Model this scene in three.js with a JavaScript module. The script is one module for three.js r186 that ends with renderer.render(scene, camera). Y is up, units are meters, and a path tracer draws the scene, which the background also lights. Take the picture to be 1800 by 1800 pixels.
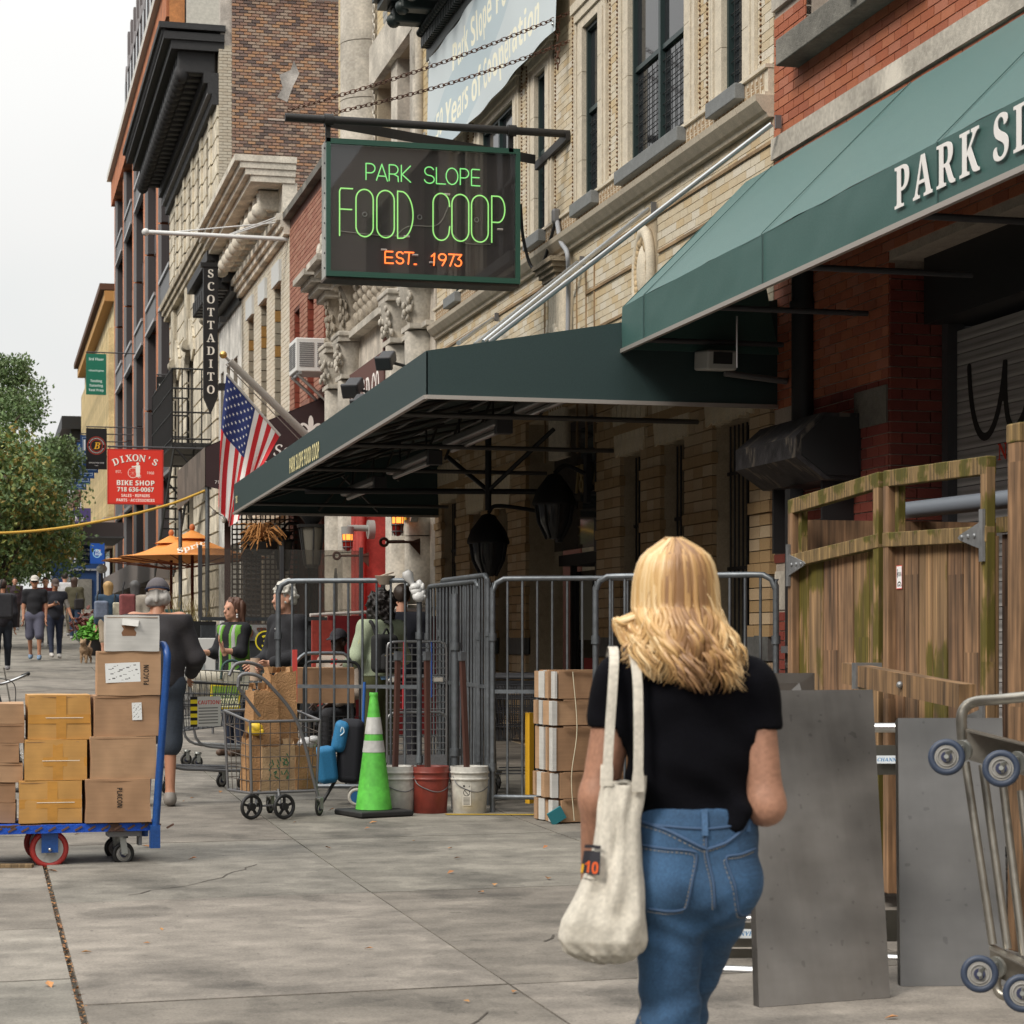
import*as THREE from'three';
import{mergeGeometries,toCreasedNormals}from'three/addons/utils/BufferGeometryUtils.js';
import{RoundedBoxGeometry}from'three/addons/geometries/RoundedBoxGeometry.js';
import{FontLoader}from'three/addons/loaders/FontLoader.js';
import{TextGeometry}from'three/addons/geometries/TextGeometry.js';
// ---------- camera, sky, sun, exposure ----------
const scene=new THREE.Scene();
const EYE=1.4,TH=Math.atan2(925,3700),SN=Math.sin(TH),CS=Math.cos(TH);
const camera=new THREE.PerspectiveCamera(2*Math.atan(900/3700)*180/Math.PI,1,0.1,1500);
camera.position.set(0,EYE,0);
camera.lookAt(SN,EYE,-CS);
camera.setViewOffset(1024,1024,0,-128,1024,1024);
camera.focus=17;camera.userData.fStop=9;
const renderer=new THREE.WebGLRenderer({antialias:true});
renderer.toneMapping=THREE.LinearToneMapping;
renderer.toneMappingExposure=1.75;
renderer.shadowMap.enabled=true;renderer.shadowMap.type=THREE.PCFSoftShadowMap;
renderer.setSize(1024,1024);
let seed=7;
function rnd(){seed=(seed*1664525+1013904223)>>>0;return seed/4294967296;}
const rr=(a,b)=>a+(b-a)*rnd();
const pick=(a)=>a[Math.floor(rnd()*a.length)%a.length];
const V=(x,y,z)=>new THREE.Vector3(x,y,z);
const clamp=(x,a=0,b=1)=>Math.min(b,Math.max(a,x));
const mix=(a,b,t)=>a+(b-a)*t;
const sstep=(a,b,x)=>{const t=clamp((x-a)/(b-a));return t*t*(3-2*t);};
function hash3(x,y,z){let h=(x*374761393+y*668265263+z*2147483647)|0;h=Math.imul(h^(h>>>13),1274126177);h^=h>>>16;return(h>>>0)/4294967296;}
// periodic value noise
function vnoise(x,y,per,sd=0){
const xi=Math.floor(x),yi=Math.floor(y),fx=x-xi,fy=y-yi,u=fx*fx*(3-2*fx),v=fy*fy*(3-2*fy);
const m=(a)=>((a%per)+per)%per,h=(a,b)=>hash3(m(a),m(b),sd);
return mix(mix(h(xi,yi),h(xi+1,yi),u),mix(h(xi,yi+1),h(xi+1,yi+1),u),v);
}
function fbm(x,y,per,oct=4,sd=0){let s=0,a=0.5,n=0;for(let i=0;i<oct;i++){s+=a*vnoise(x,y,per,sd+i);n+=a;a*=0.5;x*=2;y*=2;per*=2;}return s/n;}
function noise3(x,y,z){
const xi=Math.floor(x),yi=Math.floor(y),zi=Math.floor(z),fx=x-xi,fy=y-yi,fz=z-zi;
const u=fx*fx*(3-2*fx),v=fy*fy*(3-2*fy),w=fz*fz*(3-2*fz),h=(a,b,c)=>hash3(xi+a,yi+b,zi+c);
return mix(mix(mix(h(0,0,0),h(1,0,0),u),mix(h(0,1,0),h(1,1,0),u),v),mix(mix(h(0,0,1),h(1,0,1),u),mix(h(0,1,1),h(1,1,1),u),v),w)*2-1;
}
{
const W=512,H=256,data=new Float32Array(W*H*4);
for(let y=0;y<H;y++)for(let x=0;x<W;x++){
const el=((y+0.5)/H-0.5)*Math.PI,up=Math.sin(el),k=Math.max(up,0.06);
const az=x/W*Math.PI*2,px=Math.cos(az)*Math.cos(el)/(k+0.25),pz=Math.sin(az)*Math.cos(el)/(k+0.25);
const n=fbm(px*1.6+20,pz*1.6+20,512,5,3)-0.5,o=(y*W+x)*4;
let L=0.455+0.1*Math.max(0,up)+1.0*up*up+n*0.11;
if(up<0)L=0.2;
const b=clamp(-n*1.1+0.06,0,0.5);
data[o]=L*(1-0.16*b);data[o+1]=L*(1.0+0.0*b);data[o+2]=L*(0.985+0.06*b);data[o+3]=1;
}
const t=new THREE.DataTexture(data,W,H,THREE.RGBAFormat,THREE.FloatType);
t.mapping=THREE.EquirectangularReflectionMapping;t.magFilter=t.minFilter=THREE.LinearFilter;t.wrapS=THREE.RepeatWrapping;t.needsUpdate=true;
scene.background=t;scene.environment=t;
}
const sun=new THREE.DirectionalLight(new THREE.Color(1,0.93,0.83),1.5);
sun.position.set(-32,36,3);sun.target.position.set(3,0,-16);scene.add(sun,sun.target);
sun.castShadow=true;sun.shadow.radius=34;sun.shadow.mapSize.set(2048,2048);
Object.assign(sun.shadow.camera,{left:-40,right:40,top:40,bottom:-40,near:1,far:140});
// ---------- places: S is metres along the street away from the camera, world z = -S ----------
const gy=(s)=>0.034*3*Math.log1p(Math.exp((Math.min(s,140)-18)/3));
const at=(px,py,d)=>{const xc=(px-900)/3700;return V(d*(xc*CS+SN),EYE-d*(py-1125)/3700,-d*(CS-xc*SN));};
const sOn=(px,X=6)=>{const xc=(px-900)/3700;return(X*CS-xc*X*SN)/(SN+xc*CS);};
const dOf=(X,S)=>X*SN+S*CS;
const yOf=(py,d)=>EYE-d*(py-1125)/3700;
// ---------- materials ----------
function tex(w,h,f,srgb=true,meters=1){
const d=new Uint8Array(w*h*4);
for(let y=0;y<h;y++)for(let x=0;x<w;x++){
const c=f(x/w,y/h,x,y),o=(y*w+x)*4;
if(typeof c==='number')d[o]=d[o+1]=d[o+2]=clamp(c)*255;else{d[o]=clamp(c[0])*255;d[o+1]=clamp(c[1])*255;d[o+2]=clamp(c[2])*255;}
d[o+3]=255;
}
const t=new THREE.DataTexture(d,w,h,THREE.RGBAFormat);
t.wrapS=t.wrapT=THREE.RepeatWrapping;t.magFilter=THREE.LinearFilter;t.minFilter=THREE.LinearMipmapLinearFilter;t.generateMipmaps=true;
if(srgb)t.colorSpace=THREE.SRGBColorSpace;
t.repeat.set(1/meters,1/meters);t.needsUpdate=true;
return t;
}
const again=(t,mx,my=mx)=>{const c=t.clone();c.repeat.set(1/mx,1/my);c.needsUpdate=true;return c;};
const T={};
T.grain=tex(256,256,(u,v)=>0.86+0.14*(fbm(u*64,v*64,64,3,1)*0.6+fbm(u*8,v*8,8,3,9)*0.4-0.5)*2,true,0.5);
T.blotch=tex(512,512,(u,v)=>{const n=fbm(u*6,v*6,6,6,21),m=fbm(u*90,v*90,90,2,31);return 0.86+(n-0.5)*0.5+(m-0.5)*0.16;},true,2.4);
T.bump=tex(256,256,(u,v)=>fbm(u*40,v*40,40,4,5),false,0.35);
T.weave=tex(256,256,(u,v,x,y)=>0.5+0.25*Math.sin(x*Math.PI/2)*Math.sin(y*Math.PI/2)+0.5*(fbm(u*90,v*90,90,2,2)-0.5),false,0.16);
T.cloth=tex(256,256,(u,v,x,y)=>0.88+0.05*Math.sin(x*Math.PI/2)*Math.sin(y*Math.PI/2)+0.22*(fbm(u*60,v*60,60,3,12)-0.5),true,0.2);
T.wood=tex(512,512,(u,v)=>{
const w=fbm(u*5,v*1,5,4,40),n=fbm(u*90,v*3,90,3,41),f=fbm(u*22+w*3,v*2,22,4,43),s=fbm(u*7,v*5,7,4,45);
const k=0.62+0.5*(f-0.5)+0.35*(n-0.5)+0.3*(s-0.5);return[k*1.06,k*0.98,k*0.9];
},true,1.1);
T.moss=tex(512,512,(u,v)=>{const n=fbm(u*4,v*4,4,6,61)+0.25*(fbm(u*60,v*14,60,3,66)-0.5);const m=sstep(0.50,0.66,n),f=fbm(u*90,v*3,90,3,41),g=fbm(u*22,v*2,22,4,43),k=0.66+0.5*(f-0.5)+0.45*(g-0.5);
return[mix(k*1.05,0.46*(0.6+k*0.6),m),mix(k*0.97,0.48*(0.6+k*0.6),m),mix(k*0.86,0.17*(0.6+k*0.6),m)];},true,1.3);
T.card=tex(256,256,(u,v)=>0.92+0.07*(fbm(u*2,v*70,70,3,71)-0.5)+0.16*(fbm(u*5,v*5,5,4,72)-0.5),true,0.5);
T.steel=tex(512,512,(u,v)=>{const s=fbm(u*120,v*2.0,120,2,81),b=fbm(u*4,v*4,4,6,82),p=fbm(u*50,v*50,50,2,83);return 0.8+0.015*(s-0.5)+0.36*(b-0.5)+0.12*(fbm(u*3,v*14,14,4,88)-0.5)+(p>0.86?-0.08:0);},true,1.3);
T.steelR=tex(512,512,(u,v)=>0.5+0.4*(fbm(u*5,v*5,5,6,84)-0.5)+0.05*(fbm(u*100,v*3,100,2,85)-0.5),false,1.3);
T.conc=tex(1024,1024,(u,v)=>{
const big=fbm(u*3,v*3,3,5,101),mid=fbm(u*24,v*24,24,4,102),fine=vnoise(u*512,v*512,512,103),sp=vnoise(u*340,v*340,340,104),gum=fbm(u*30,v*30,30,2,109),streak=fbm(u*3,v*22,22,4,107);
let k=0.80+0.30*(big-0.5)+0.26*(mid-0.5)+0.12*(fine-0.5)+0.16*(streak-0.5);
if(sp>0.9)k-=0.1;if(sp<0.07)k+=0.08;if(gum>0.82)k-=0.06;const st=fbm(u*5,v*5,5,6,113);k-=0.075*sstep(0.56,0.6,st)+0.05*sstep(0.64,0.66,st);if(vnoise(u*90,v*90,90,117)>0.965)k-=0.14;
return[k*1.01,k*0.995,k*0.965];
},true,3.4);
T.denim=tex(512,512,(u,v,x,y)=>{const tw=Math.sin((x+y)*Math.PI/2.0)*0.05,n=fbm(u*200,v*130,600,2,121),b=fbm(u*5,v*5,5,4,122);const k=0.78+tw+0.24*(n-0.5)+0.34*(b-0.5);return[k*0.92,k,k*1.06];},true,0.4);
T.asph=tex(512,512,(u,v)=>0.7+0.6*(vnoise(u*256,v*256,256,131)-0.5)+0.3*(fbm(u*5,v*5,5,4,132)-0.5),true,1.5);
T.hood=tex(256,256,(u,v)=>{const n=fbm(u*6,v*3,6,5,151),m=sstep(0.52,0.64,n+0.25*(fbm(u*40,v*12,40,3,152)-0.5)),k=0.2+0.25*fbm(u*12,v*12,12,4,153);return[mix(k,0.62,m),mix(k*0.98,0.58,m),mix(k*1.02,0.53,m)];},true,0.8);
T.rust=tex(512,512,(u,v)=>{const n=fbm(u*5,v*5,5,6,141),m=sstep(0.5,0.58,n+0.3*(fbm(u*40,v*40,40,3,142)-0.5));return[mix(0.05,0.30,m),mix(0.30,0.20,m),mix(0.72,0.16,m)];},true,0.9);
const mats=new Map();
function M(hex,o={}){
const key=JSON.stringify([hex,o.rough,o.metal,o.map?.uuid,o.bump?.uuid,o.bs,o.key]);
if(mats.has(key))return mats.get(key);
const P=o.phys?THREE.MeshPhysicalMaterial:THREE.MeshStandardMaterial,m=new P({roughness:o.rough??0.8,metalness:o.metal??0});
if(Array.isArray(hex))m.color.setRGB(...hex);else m.color.set(hex);
if(o.map)m.map=o.map;if(o.bump){m.bumpMap=o.bump;m.bumpScale=o.bs??0.003;}if(o.rmap)m.roughnessMap=o.rmap;
if(o.phys)Object.assign(m,o.phys);if(o.vc)m.vertexColors=true;if(o.two)m.side=THREE.DoubleSide;
mats.set(key,m);return m;
}
const rough3=(g,a,fr=7,sd=0)=>{const p=g.attributes.position;for(let i=0;i<p.count;i++){const x=p.getX(i),y=p.getY(i),z=p.getZ(i);p.setXYZ(i,x+a*noise3(x*fr+sd,y*fr,z*fr+5),y+a*0.6*noise3(x*fr+9,y*fr+sd,z*fr),z+a*noise3(x*fr,y*fr+4,z*fr+sd));}return toCreasedNormals(g,0.6);};
const glow=(rgb,k)=>{const m=new THREE.MeshStandardMaterial({color:0x000000,roughness:0.5});m.emissive.setRGB(...rgb);m.emissiveIntensity=k;return m;};
const C={
black:M([0.012,0.012,0.013],{rough:0.55}),matte:M([0.02,0.02,0.021],{rough:0.9,map:T.cloth}),rubber:M([0.015,0.015,0.015],{rough:0.7}),
white:M([0.72,0.71,0.69],{rough:0.6,map:T.grain}),glass:M([0.02,0.022,0.025],{rough:0.06}),galv:M([0.22,0.24,0.26],{rough:0.5,metal:0.7,map:T.blotch}),chrome:M([0.6,0.6,0.6],{rough:0.28,metal:1}),
steel:M([0.36,0.345,0.33],{rough:0.85,metal:0.75,map:T.steel,rmap:T.steelR}),dark:M([0.05,0.05,0.055],{rough:0.6}),greyp:M([0.16,0.16,0.165],{rough:0.45,metal:0.3}),
};
// ---------- geometry helpers ----------
function fit(g){
if(g.index)g=g.toNonIndexed();
if(!g.attributes.normal)g.computeVertexNormals();
const p=g.attributes.position,uv=new Float32Array(p.count*2),a=V(),b=V(),c=V(),n=V();
for(let i=0;i<p.count;i+=3){
a.fromBufferAttribute(p,i);b.fromBufferAttribute(p,i+1);c.fromBufferAttribute(p,i+2);
n.copy(b).sub(a).cross(c.clone().sub(a));const ax=Math.abs(n.x),ay=Math.abs(n.y),az=Math.abs(n.z);
[a,b,c].forEach((q,k)=>{const o=(i+k)*2;if(ay>=ax&&ay>=az){uv[o]=q.x;uv[o+1]=q.z;}else if(ax>=az){uv[o]=q.z;uv[o+1]=q.y;}else{uv[o]=q.x;uv[o+1]=q.y;}});
}
const r=new THREE.BufferGeometry();r.setAttribute('position',p);r.setAttribute('normal',g.attributes.normal);r.setAttribute('uv',new THREE.BufferAttribute(uv,2));return r;
}
const XF=(g,x,y,z,rx=0,ry=0,rz=0)=>g.applyMatrix4(new THREE.Matrix4().makeRotationFromEuler(new THREE.Euler(rx,ry,rz)).setPosition(x,y,z));
function cylBetween(a,b,r0,r1=r0,seg=10){
const d=b.clone().sub(a),L=d.length(),g=new THREE.CylinderGeometry(r1,r0,L,seg);
return g.applyMatrix4(new THREE.Matrix4().compose(a.clone().add(b).multiplyScalar(0.5),new THREE.Quaternion().setFromUnitVectors(V(0,1,0),d.normalize()),V(1,1,1)));
}
const curve=(pts,t=0.5)=>new THREE.CatmullRomCurve3(pts,false,'catmullrom',t);
class MB{
constructor(){this.g=[];}
add(g){this.g.push(fit(g));return this;}
box(w,h,d,x,y,z,rx=0,ry=0,rz=0){return this.add(XF(new THREE.BoxGeometry(w,h,d),x,y,z,rx,ry,rz));}
rbox(w,h,d,r,x,y,z,rx=0,ry=0,rz=0,n=2){return this.add(XF(new RoundedBoxGeometry(w,h,d,n,r),x,y,z,rx,ry,rz));}
cyl(r0,r1,h,x,y,z,rx=0,ry=0,rz=0,seg=16){return this.add(XF(new THREE.CylinderGeometry(r1,r0,h,seg),x,y,z,rx,ry,rz));}
sph(r,x,y,z,sx=1,sy=1,sz=1,n=14){return this.add(new THREE.SphereGeometry(r,n,Math.max(6,n*0.7|0)).scale(sx,sy,sz).translate(x,y,z));}
bar(a,b,r,r1=r,seg=8){return this.add(cylBetween(a,b,r,r1,seg));}
beam(a,b,w,h){const d=b.clone().sub(a),L=d.length();const m=new THREE.Matrix4().lookAt(a,b,Math.abs(d.y)/L>0.99?V(1,0,0):V(0,1,0));m.setPosition(a.clone().add(b).multiplyScalar(0.5));return this.add(new THREE.BoxGeometry(w,h,L).applyMatrix4(m));}
tube(pts,r,seg=24,rad=8,t=0.5){return this.add(new THREE.TubeGeometry(curve(pts,t),seg,r,rad));}
tor(R,r,x,y,z,rx=0,ry=0,rz=0,a=10,b=28){return this.add(XF(new THREE.TorusGeometry(R,r,a,b),x,y,z,rx,ry,rz));}
ext(pts,depth,x=0,y=0,z=0,rx=0,ry=0,rz=0,bev=0){const s=new THREE.Shape(pts.map((p)=>new THREE.Vector2(p[0],p[1])));return this.add(XF(new THREE.ExtrudeGeometry(s,{depth,bevelEnabled:bev>0,bevelSize:bev,bevelThickness:bev,bevelSegments:1,curveSegments:8}),x,y,z,rx,ry,rz));}
lathe(pts,x,y,z,seg=24,rx=0,ry=0,rz=0){return this.add(XF(new THREE.LatheGeometry(pts.map((p)=>new THREE.Vector2(p[0],p[1])),seg),x,y,z,rx,ry,rz));}
quad(a,b,c,d){const g=new THREE.BufferGeometry();g.setAttribute('position',new THREE.BufferAttribute(new Float32Array([...a.toArray(),...b.toArray(),...c.toArray(),...a.toArray(),...c.toArray(),...d.toArray()]),3));g.computeVertexNormals();return this.add(g);}
build(name,mat,parent=scene){if(!this.g.length)return null;return mesh(name,this.g.length>1?mergeGeometries(this.g):this.g[0],mat,parent);}
}
const used=new Map();
function numbered(name){const n=used.get(name)??0;used.set(name,n+1);return n?`${name}_${String(n).padStart(3, '0')}`:name;}
function mesh(name,geo,mat,parent=scene){const m=new THREE.Mesh(geo,mat);m.name=parent===scene?numbered(name):name;m.castShadow=m.receiveShadow=true;parent.add(m);return m;}
function tag(o,label,category,group,kind){if(label)o.userData.label=label;if(category)o.userData.category=category;if(group)o.userData.group=group;if(kind)o.userData.kind=kind;return o;}
function thing(name,label,category,pos=V(0,0,0),ry=0,group,kind){const g=new THREE.Group();g.name=numbered(name);g.position.copy(pos);g.rotation.y=ry;scene.add(g);return tag(g,label,category,group,kind);}
function copyOf(o,label,pos,ry){const c=o.clone();c.name=numbered(o.name.replace(/_\d{3}$/,''));scene.add(c);if(pos)c.position.copy(pos);if(ry!==undefined)c.rotation.y=ry;c.userData={...o.userData,label};return c;}
const sub=(name,parent,pos=V(0,0,0),ry=0)=>{const g=new THREE.Group();g.name=name;g.position.copy(pos);g.rotation.y=ry;parent.add(g);return g;};
// a facade group: local x runs towards the camera along the street (x = -S), y up, z out over the pavement
const FACE=6;
function facade(name,label,category,X=FACE){return thing(name,label,category,V(X,0,0),-Math.PI/2);}
// pieces: the ones that show largest are meshes of their own, the rest one instanced part
function pieces(name,parent,geo,matsArr,list,most=300,restName=name,near=null){
if(near)list.sort((a,b)=>near(a)-near(b));
list.slice(0,most).forEach((q)=>{const m=new THREE.Mesh(q.g??geo,matsArr[q.m%matsArr.length]);m.name=name;m.position.set(q.x,q.y,q.z);if(q.s)m.scale.set(...q.s);if(q.r)m.rotation.set(...q.r);m.castShadow=m.receiveShadow=true;parent.add(m);});
const rest=list.slice(most);if(!rest.length)return;
const im=new THREE.InstancedMesh(geo,matsArr.inst??matsArr[0],rest.length),mt=new THREE.Matrix4(),e=new THREE.Euler(),q4=new THREE.Quaternion(),col=new THREE.Color();
rest.forEach((q,i)=>{e.set(...(q.r??[0,0,0]));mt.compose(V(q.x,q.y,q.z),q4.setFromEuler(e),V(...(q.s??[1,1,1])));im.setMatrixAt(i,mt);const c=matsArr[q.m%matsArr.length].color;col.copy(c);im.setColorAt(i,col);});
im.name=restName;im.userData.kind='stuff';im.castShadow=im.receiveShadow=true;parent.add(im);
}
// bricks laid between x0..x1 and y0..y1 of a facade, leaving the holes [x0,x1,y0,y1] out; proud of the backing wall at z
function bricks(parent,{x0,x1,y0,y1,L=0.203,h=0.07,joint=0.009,z=0,holes=[],mats,most=300,deep=0.05,bond=0.5,near,name='brick',axis='z',jit=0.0015,wob=0}){
const list=[],geo=fit(new THREE.BoxGeometry(1,1,1));let row=0;
for(let y=y0;y<y1-0.02;y+=h,row++){
const hh=Math.min(h,y1-y)-joint;
for(let x=x0-(row%2?L*bond:0);x<x1;x+=L){
let parts=[[Math.max(x,x0),Math.min(x+L-joint,x1)]];
for(const[a,b,c,d]of holes){if(y+hh<c+0.004||y>d-0.004)continue;parts=parts.flatMap(([p,q])=>q<=a||p>=b?[[p,q]]:[[p,Math.min(q,a)],[Math.max(p,b),q]].filter(([m,n])=>n>m));}
for(const[p,q]of parts){if(q-p<0.02)continue;const px=(p+q)/2,o=rr(-jit,jit);list.push(axis==='z'?{x:px,y:y+hh/2,z:z+deep/2-0.04+o,s:[q-p,hh,deep],m:Math.floor(rnd()*mats.length),r:wob?[0,0,rr(-wob,wob)]:undefined}:{x:z-deep/2+0.04+o,y:y+hh/2,z:px,s:[deep,hh,q-p],m:Math.floor(rnd()*mats.length)});}
}
}
pieces(name,parent,geo,mats,list,most,name+'work',near);
}
const near2=(px,py)=>(q)=>(q.x-px)**2+(q.y-py)**2;
function wallWithHoles(x0,x1,y0,y1,holes,depth){
const s=new THREE.Shape([[x0,y0],[x1,y0],[x1,y1],[x0,y1]].map((p)=>new THREE.Vector2(...p)));
for(const[a,b,c,d]of holes)s.holes.push(new THREE.Path([[a,c],[a,d],[b,d],[b,c]].map((p)=>new THREE.Vector2(...p))));
return new THREE.ExtrudeGeometry(s,{depth,bevelEnabled:false}).translate(0,0,-depth);
}
// canvas print
function print(w,h,draw,wear=0){
const c=document.createElement('canvas');c.width=w;c.height=h;const x=c.getContext('2d');draw(x,w,h);
const t=new THREE.CanvasTexture(c);t.colorSpace=THREE.SRGBColorSpace;t.magFilter=THREE.LinearFilter;t.anisotropy=4;return t;
}
function printed(name,w,h,map,parent,x,y,z,o={}){
const g=new THREE.PlaneGeometry(w,h),m=new THREE.MeshStandardMaterial({map,roughness:o.rough??0.7,transparent:!!o.alpha,alphaTest:o.alpha?0.4:0,side:o.two?THREE.DoubleSide:THREE.FrontSide});
const s=mesh(name,g,m,parent);s.position.set(x,y,z);s.rotation.set(o.rx??0,o.ry??0,o.rz??0);return s;
}
const fontB=await new FontLoader().loadAsync('fonts/droid/droid_sans_bold.typeface.json');
const fontSB=await new FontLoader().loadAsync('fonts/droid/droid_serif_bold.typeface.json');
function letters(str,size,depth,font,mat,parent,name='letter',sx=1,gap=0){
let x=0;const out=[];
for(const ch of str){
if(ch===' '){x+=size*0.42*sx;continue;}
const g=new TextGeometry(ch,{font,size,depth,curveSegments:5,bevelEnabled:false});g.computeBoundingBox();
const b=g.boundingBox;g.translate(-b.min.x,0,0).scale(sx,1,1);
const m=mesh(name,g,mat,parent);m.position.x=x;out.push(m);x+=(b.max.x-b.min.x)*sx+size*0.09+gap;
}
return{w:x,list:out};
}
// ---------- ground ----------
function strip(x0,x1,s0,s1,dy,n,nx=1){
const g=new THREE.PlaneGeometry(1,1,nx,n),p=g.attributes.position,uv=g.attributes.uv;
for(let i=0;i<p.count;i++){const x=mix(x0,x1,p.getX(i)+0.5),s=mix(s0,s1,p.getY(i)+0.5);p.setXYZ(i,x,gy(s)+dy,-s);uv.setXY(i,x,s);}
g.computeVertexNormals();return g;
}
tag(mesh('ground',strip(-400,400,-60,900,-0.16,240),M([0.06,0.06,0.058],{map:T.asph,rough:0.95})),null,null,null,'structure');
tag(mesh('road',strip(-12.4,-0.78,-40,600,-0.13,160),M([0.055,0.055,0.056],{map:T.asph,rough:0.95,key:'road'})),null,null,null,'structure');
{const k=new MB();for(let s=-40;s<160;s+=2){const a=V(-0.69,gy(s)-0.08,-s),b=V(-0.69,gy(s+2)-0.08,-s-1.99);k.beam(a,b,0.18,0.16);}tag(k.build('kerb',M([0.3,0.29,0.27],{map:T.conc,rough:0.9})),null,null,null,'structure');}
{
const walk=new THREE.Group();walk.name='pavement';scene.add(walk);tag(walk,null,null,null,'structure');
mesh('joint_bed',strip(-0.6,6.4,-30,43,-0.022,80),M([0.14,0.12,0.09],{map:T.asph,rough:1}),walk);
mesh('far_paving',strip(-0.6,6.4,43.004,300,0,120),M([0.305,0.29,0.265],{map:again(T.conc,3.4),rough:0.95,key:'far'}),walk);
tag(walk.children[1],null,null,null,'structure');
const tones=[0.30,0.28,0.32,0.29,0.31,0.262].map((t,i)=>M([t*(1+0.02*(i%3)),t*0.955,t*(0.875-0.012*(i%2))],{map:T.conc,bump:T.bump,bs:0.0016,rough:0.93,key:'slab'+i}));
const slab=(x0,x1,s0,s1,gx0,gx1)=>{
const k=0.05,dy=rr(-0.0022,0.0022),g=0.009,P=(x,s,low)=>V(x,gy(s)+dy-(low?0.09:0),-(s+k*(x-0.35)));
const[a,b,c,d]=[P(x0+gx0,s0+g),P(x1-gx1,s0+g),P(x1-gx1,s1-g),P(x0+gx0,s1-g)],[e,f,h,i]=[P(x0+gx0,s0+g,1),P(x1-gx1,s0+g,1),P(x1-gx1,s1-g,1),P(x0+gx0,s1-g,1)];
const m=new MB();m.quad(a,b,c,d);m.quad(e,f,b,a);m.quad(i,e,a,d);m.quad(f,h,c,b);m.quad(h,i,d,c);
m.build('paving_slab',pick(tones),walk);
};
let s=-2.2;const rows=[-2.2,0.4,3.2,5.25,8.2,11.35,14.35,17.4,20.4,23.4,26.4,29.4,32.4,35.4,38.4,41.2,43];
for(let i=0;i+1<rows.length;i++)for(const[x0,x1,g0,g1]of[[0.35,2.06,0.013,0.006],[2.06,3.95,0.006,0.006],[3.95,6.3,0.006,0.006]])slab(x0,x1,rows[i],rows[i+1],g0,g1);
for(s=-2;s<43;s+=1.55)slab(-0.6,0.35,s,Math.min(43,s+1.55),0,0.013);
// crumbs of leaf and grit in the open joint, loose leaves over the slabs
const leafG=new THREE.BufferGeometry();leafG.setAttribute('position',new THREE.BufferAttribute(new Float32Array([-0.5,0,0,0,0.12,0.3,0.5,0.05,0,-0.5,0,0,0.5,0.05,0,0.1,0.18,-0.28]),3));leafG.computeVertexNormals();
const litter=(name,n,f,label)=>{const im=new THREE.InstancedMesh(leafG,M([1,1,1],{rough:0.85,two:1,key:'leaf'+name}),n),m4=new THREE.Matrix4(),q=new THREE.Quaternion(),col=new THREE.Color(),e=new THREE.Euler();for(let i=0;i<n;i++){const[x,st,k,y]=f(i);e.set(rr(-0.3,0.3),rr(0,6.28),rr(-0.3,0.3));m4.compose(V(x,gy(st)+y,-st),q.setFromEuler(e),V(k,k,k*rr(0.6,1.2)));im.setMatrixAt(i,m4);const t=rnd();col.setRGB(mix(0.2,0.5,t),mix(0.10,0.27,t*rr(0.6,1)),mix(0.04,0.09,t));im.setColorAt(i,col);}im.name=name;im.castShadow=im.receiveShadow=true;scene.add(im);tag(im,label,'fallen leaves',null,'stuff');};
litter('leaf_litter',900,()=>{const st=6+16*rnd()**1.2;const cl=fbm(st*2.2,3,99,3,77);return[0.35+rr(-0.022,0.022)+0.05*(st-10)*0,st,rr(0.008,0.03)*(0.5+cl),-0.008+0.006*rnd()];},'leaf crumbs and grit packed into the open paving joint');
litter('fallen_leaves',150,()=>{const st=5.5+24*rnd()**1.3;return[rr(0.0,5.2),st,rr(0.02,0.075),0.007];},'dry yellow leaves scattered over the concrete paving');
for(const[x,st,n,dx,ds]of[[1.35,5.6,15,0.03,0.13],[2.5,9.4,12,0.07,0.08],[0.75,11.6,14,0.06,0.1],[4.2,12,10,0.05,0.09]]){let cx=x,cs=st;const m=new MB();for(let i=0;i<n;i++){const nx=cx+dx+rr(-0.06,0.06),ns=cs+ds+rr(-0.04,0.04),w=0.0035+0.003*rnd(),P=(a,b,o)=>V(a+o,gy(b)+0.003,-b);m.quad(P(cx,cs,-w),P(cx,cs,w),P(nx,ns,w),P(nx,ns,-w));cx=nx;cs=ns;}m.build('crack',M([0.07,0.06,0.05],{rough:1,two:1}),walk);}
}
// painted yellow line under the barrier and the pale chalk stroke near the kerb
{const g=strip(0,1,0,1,0.004,1),p=g.attributes.position;const a=at(786,1421,16.3),b=at(945,1417,16.3);[[a.x,-a.z],[b.x,-b.z],[a.x,-a.z+0.1],[b.x,-b.z+0.1]].forEach(([x,s],i)=>p.setXYZ(i,x,gy(s)+0.005,-s));g.computeVertexNormals();const m=mesh('pavement_marking',g,M([0.55,0.36,0.04],{map:T.blotch,two:1}));tag(m,null,null,null,'structure');}
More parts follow.
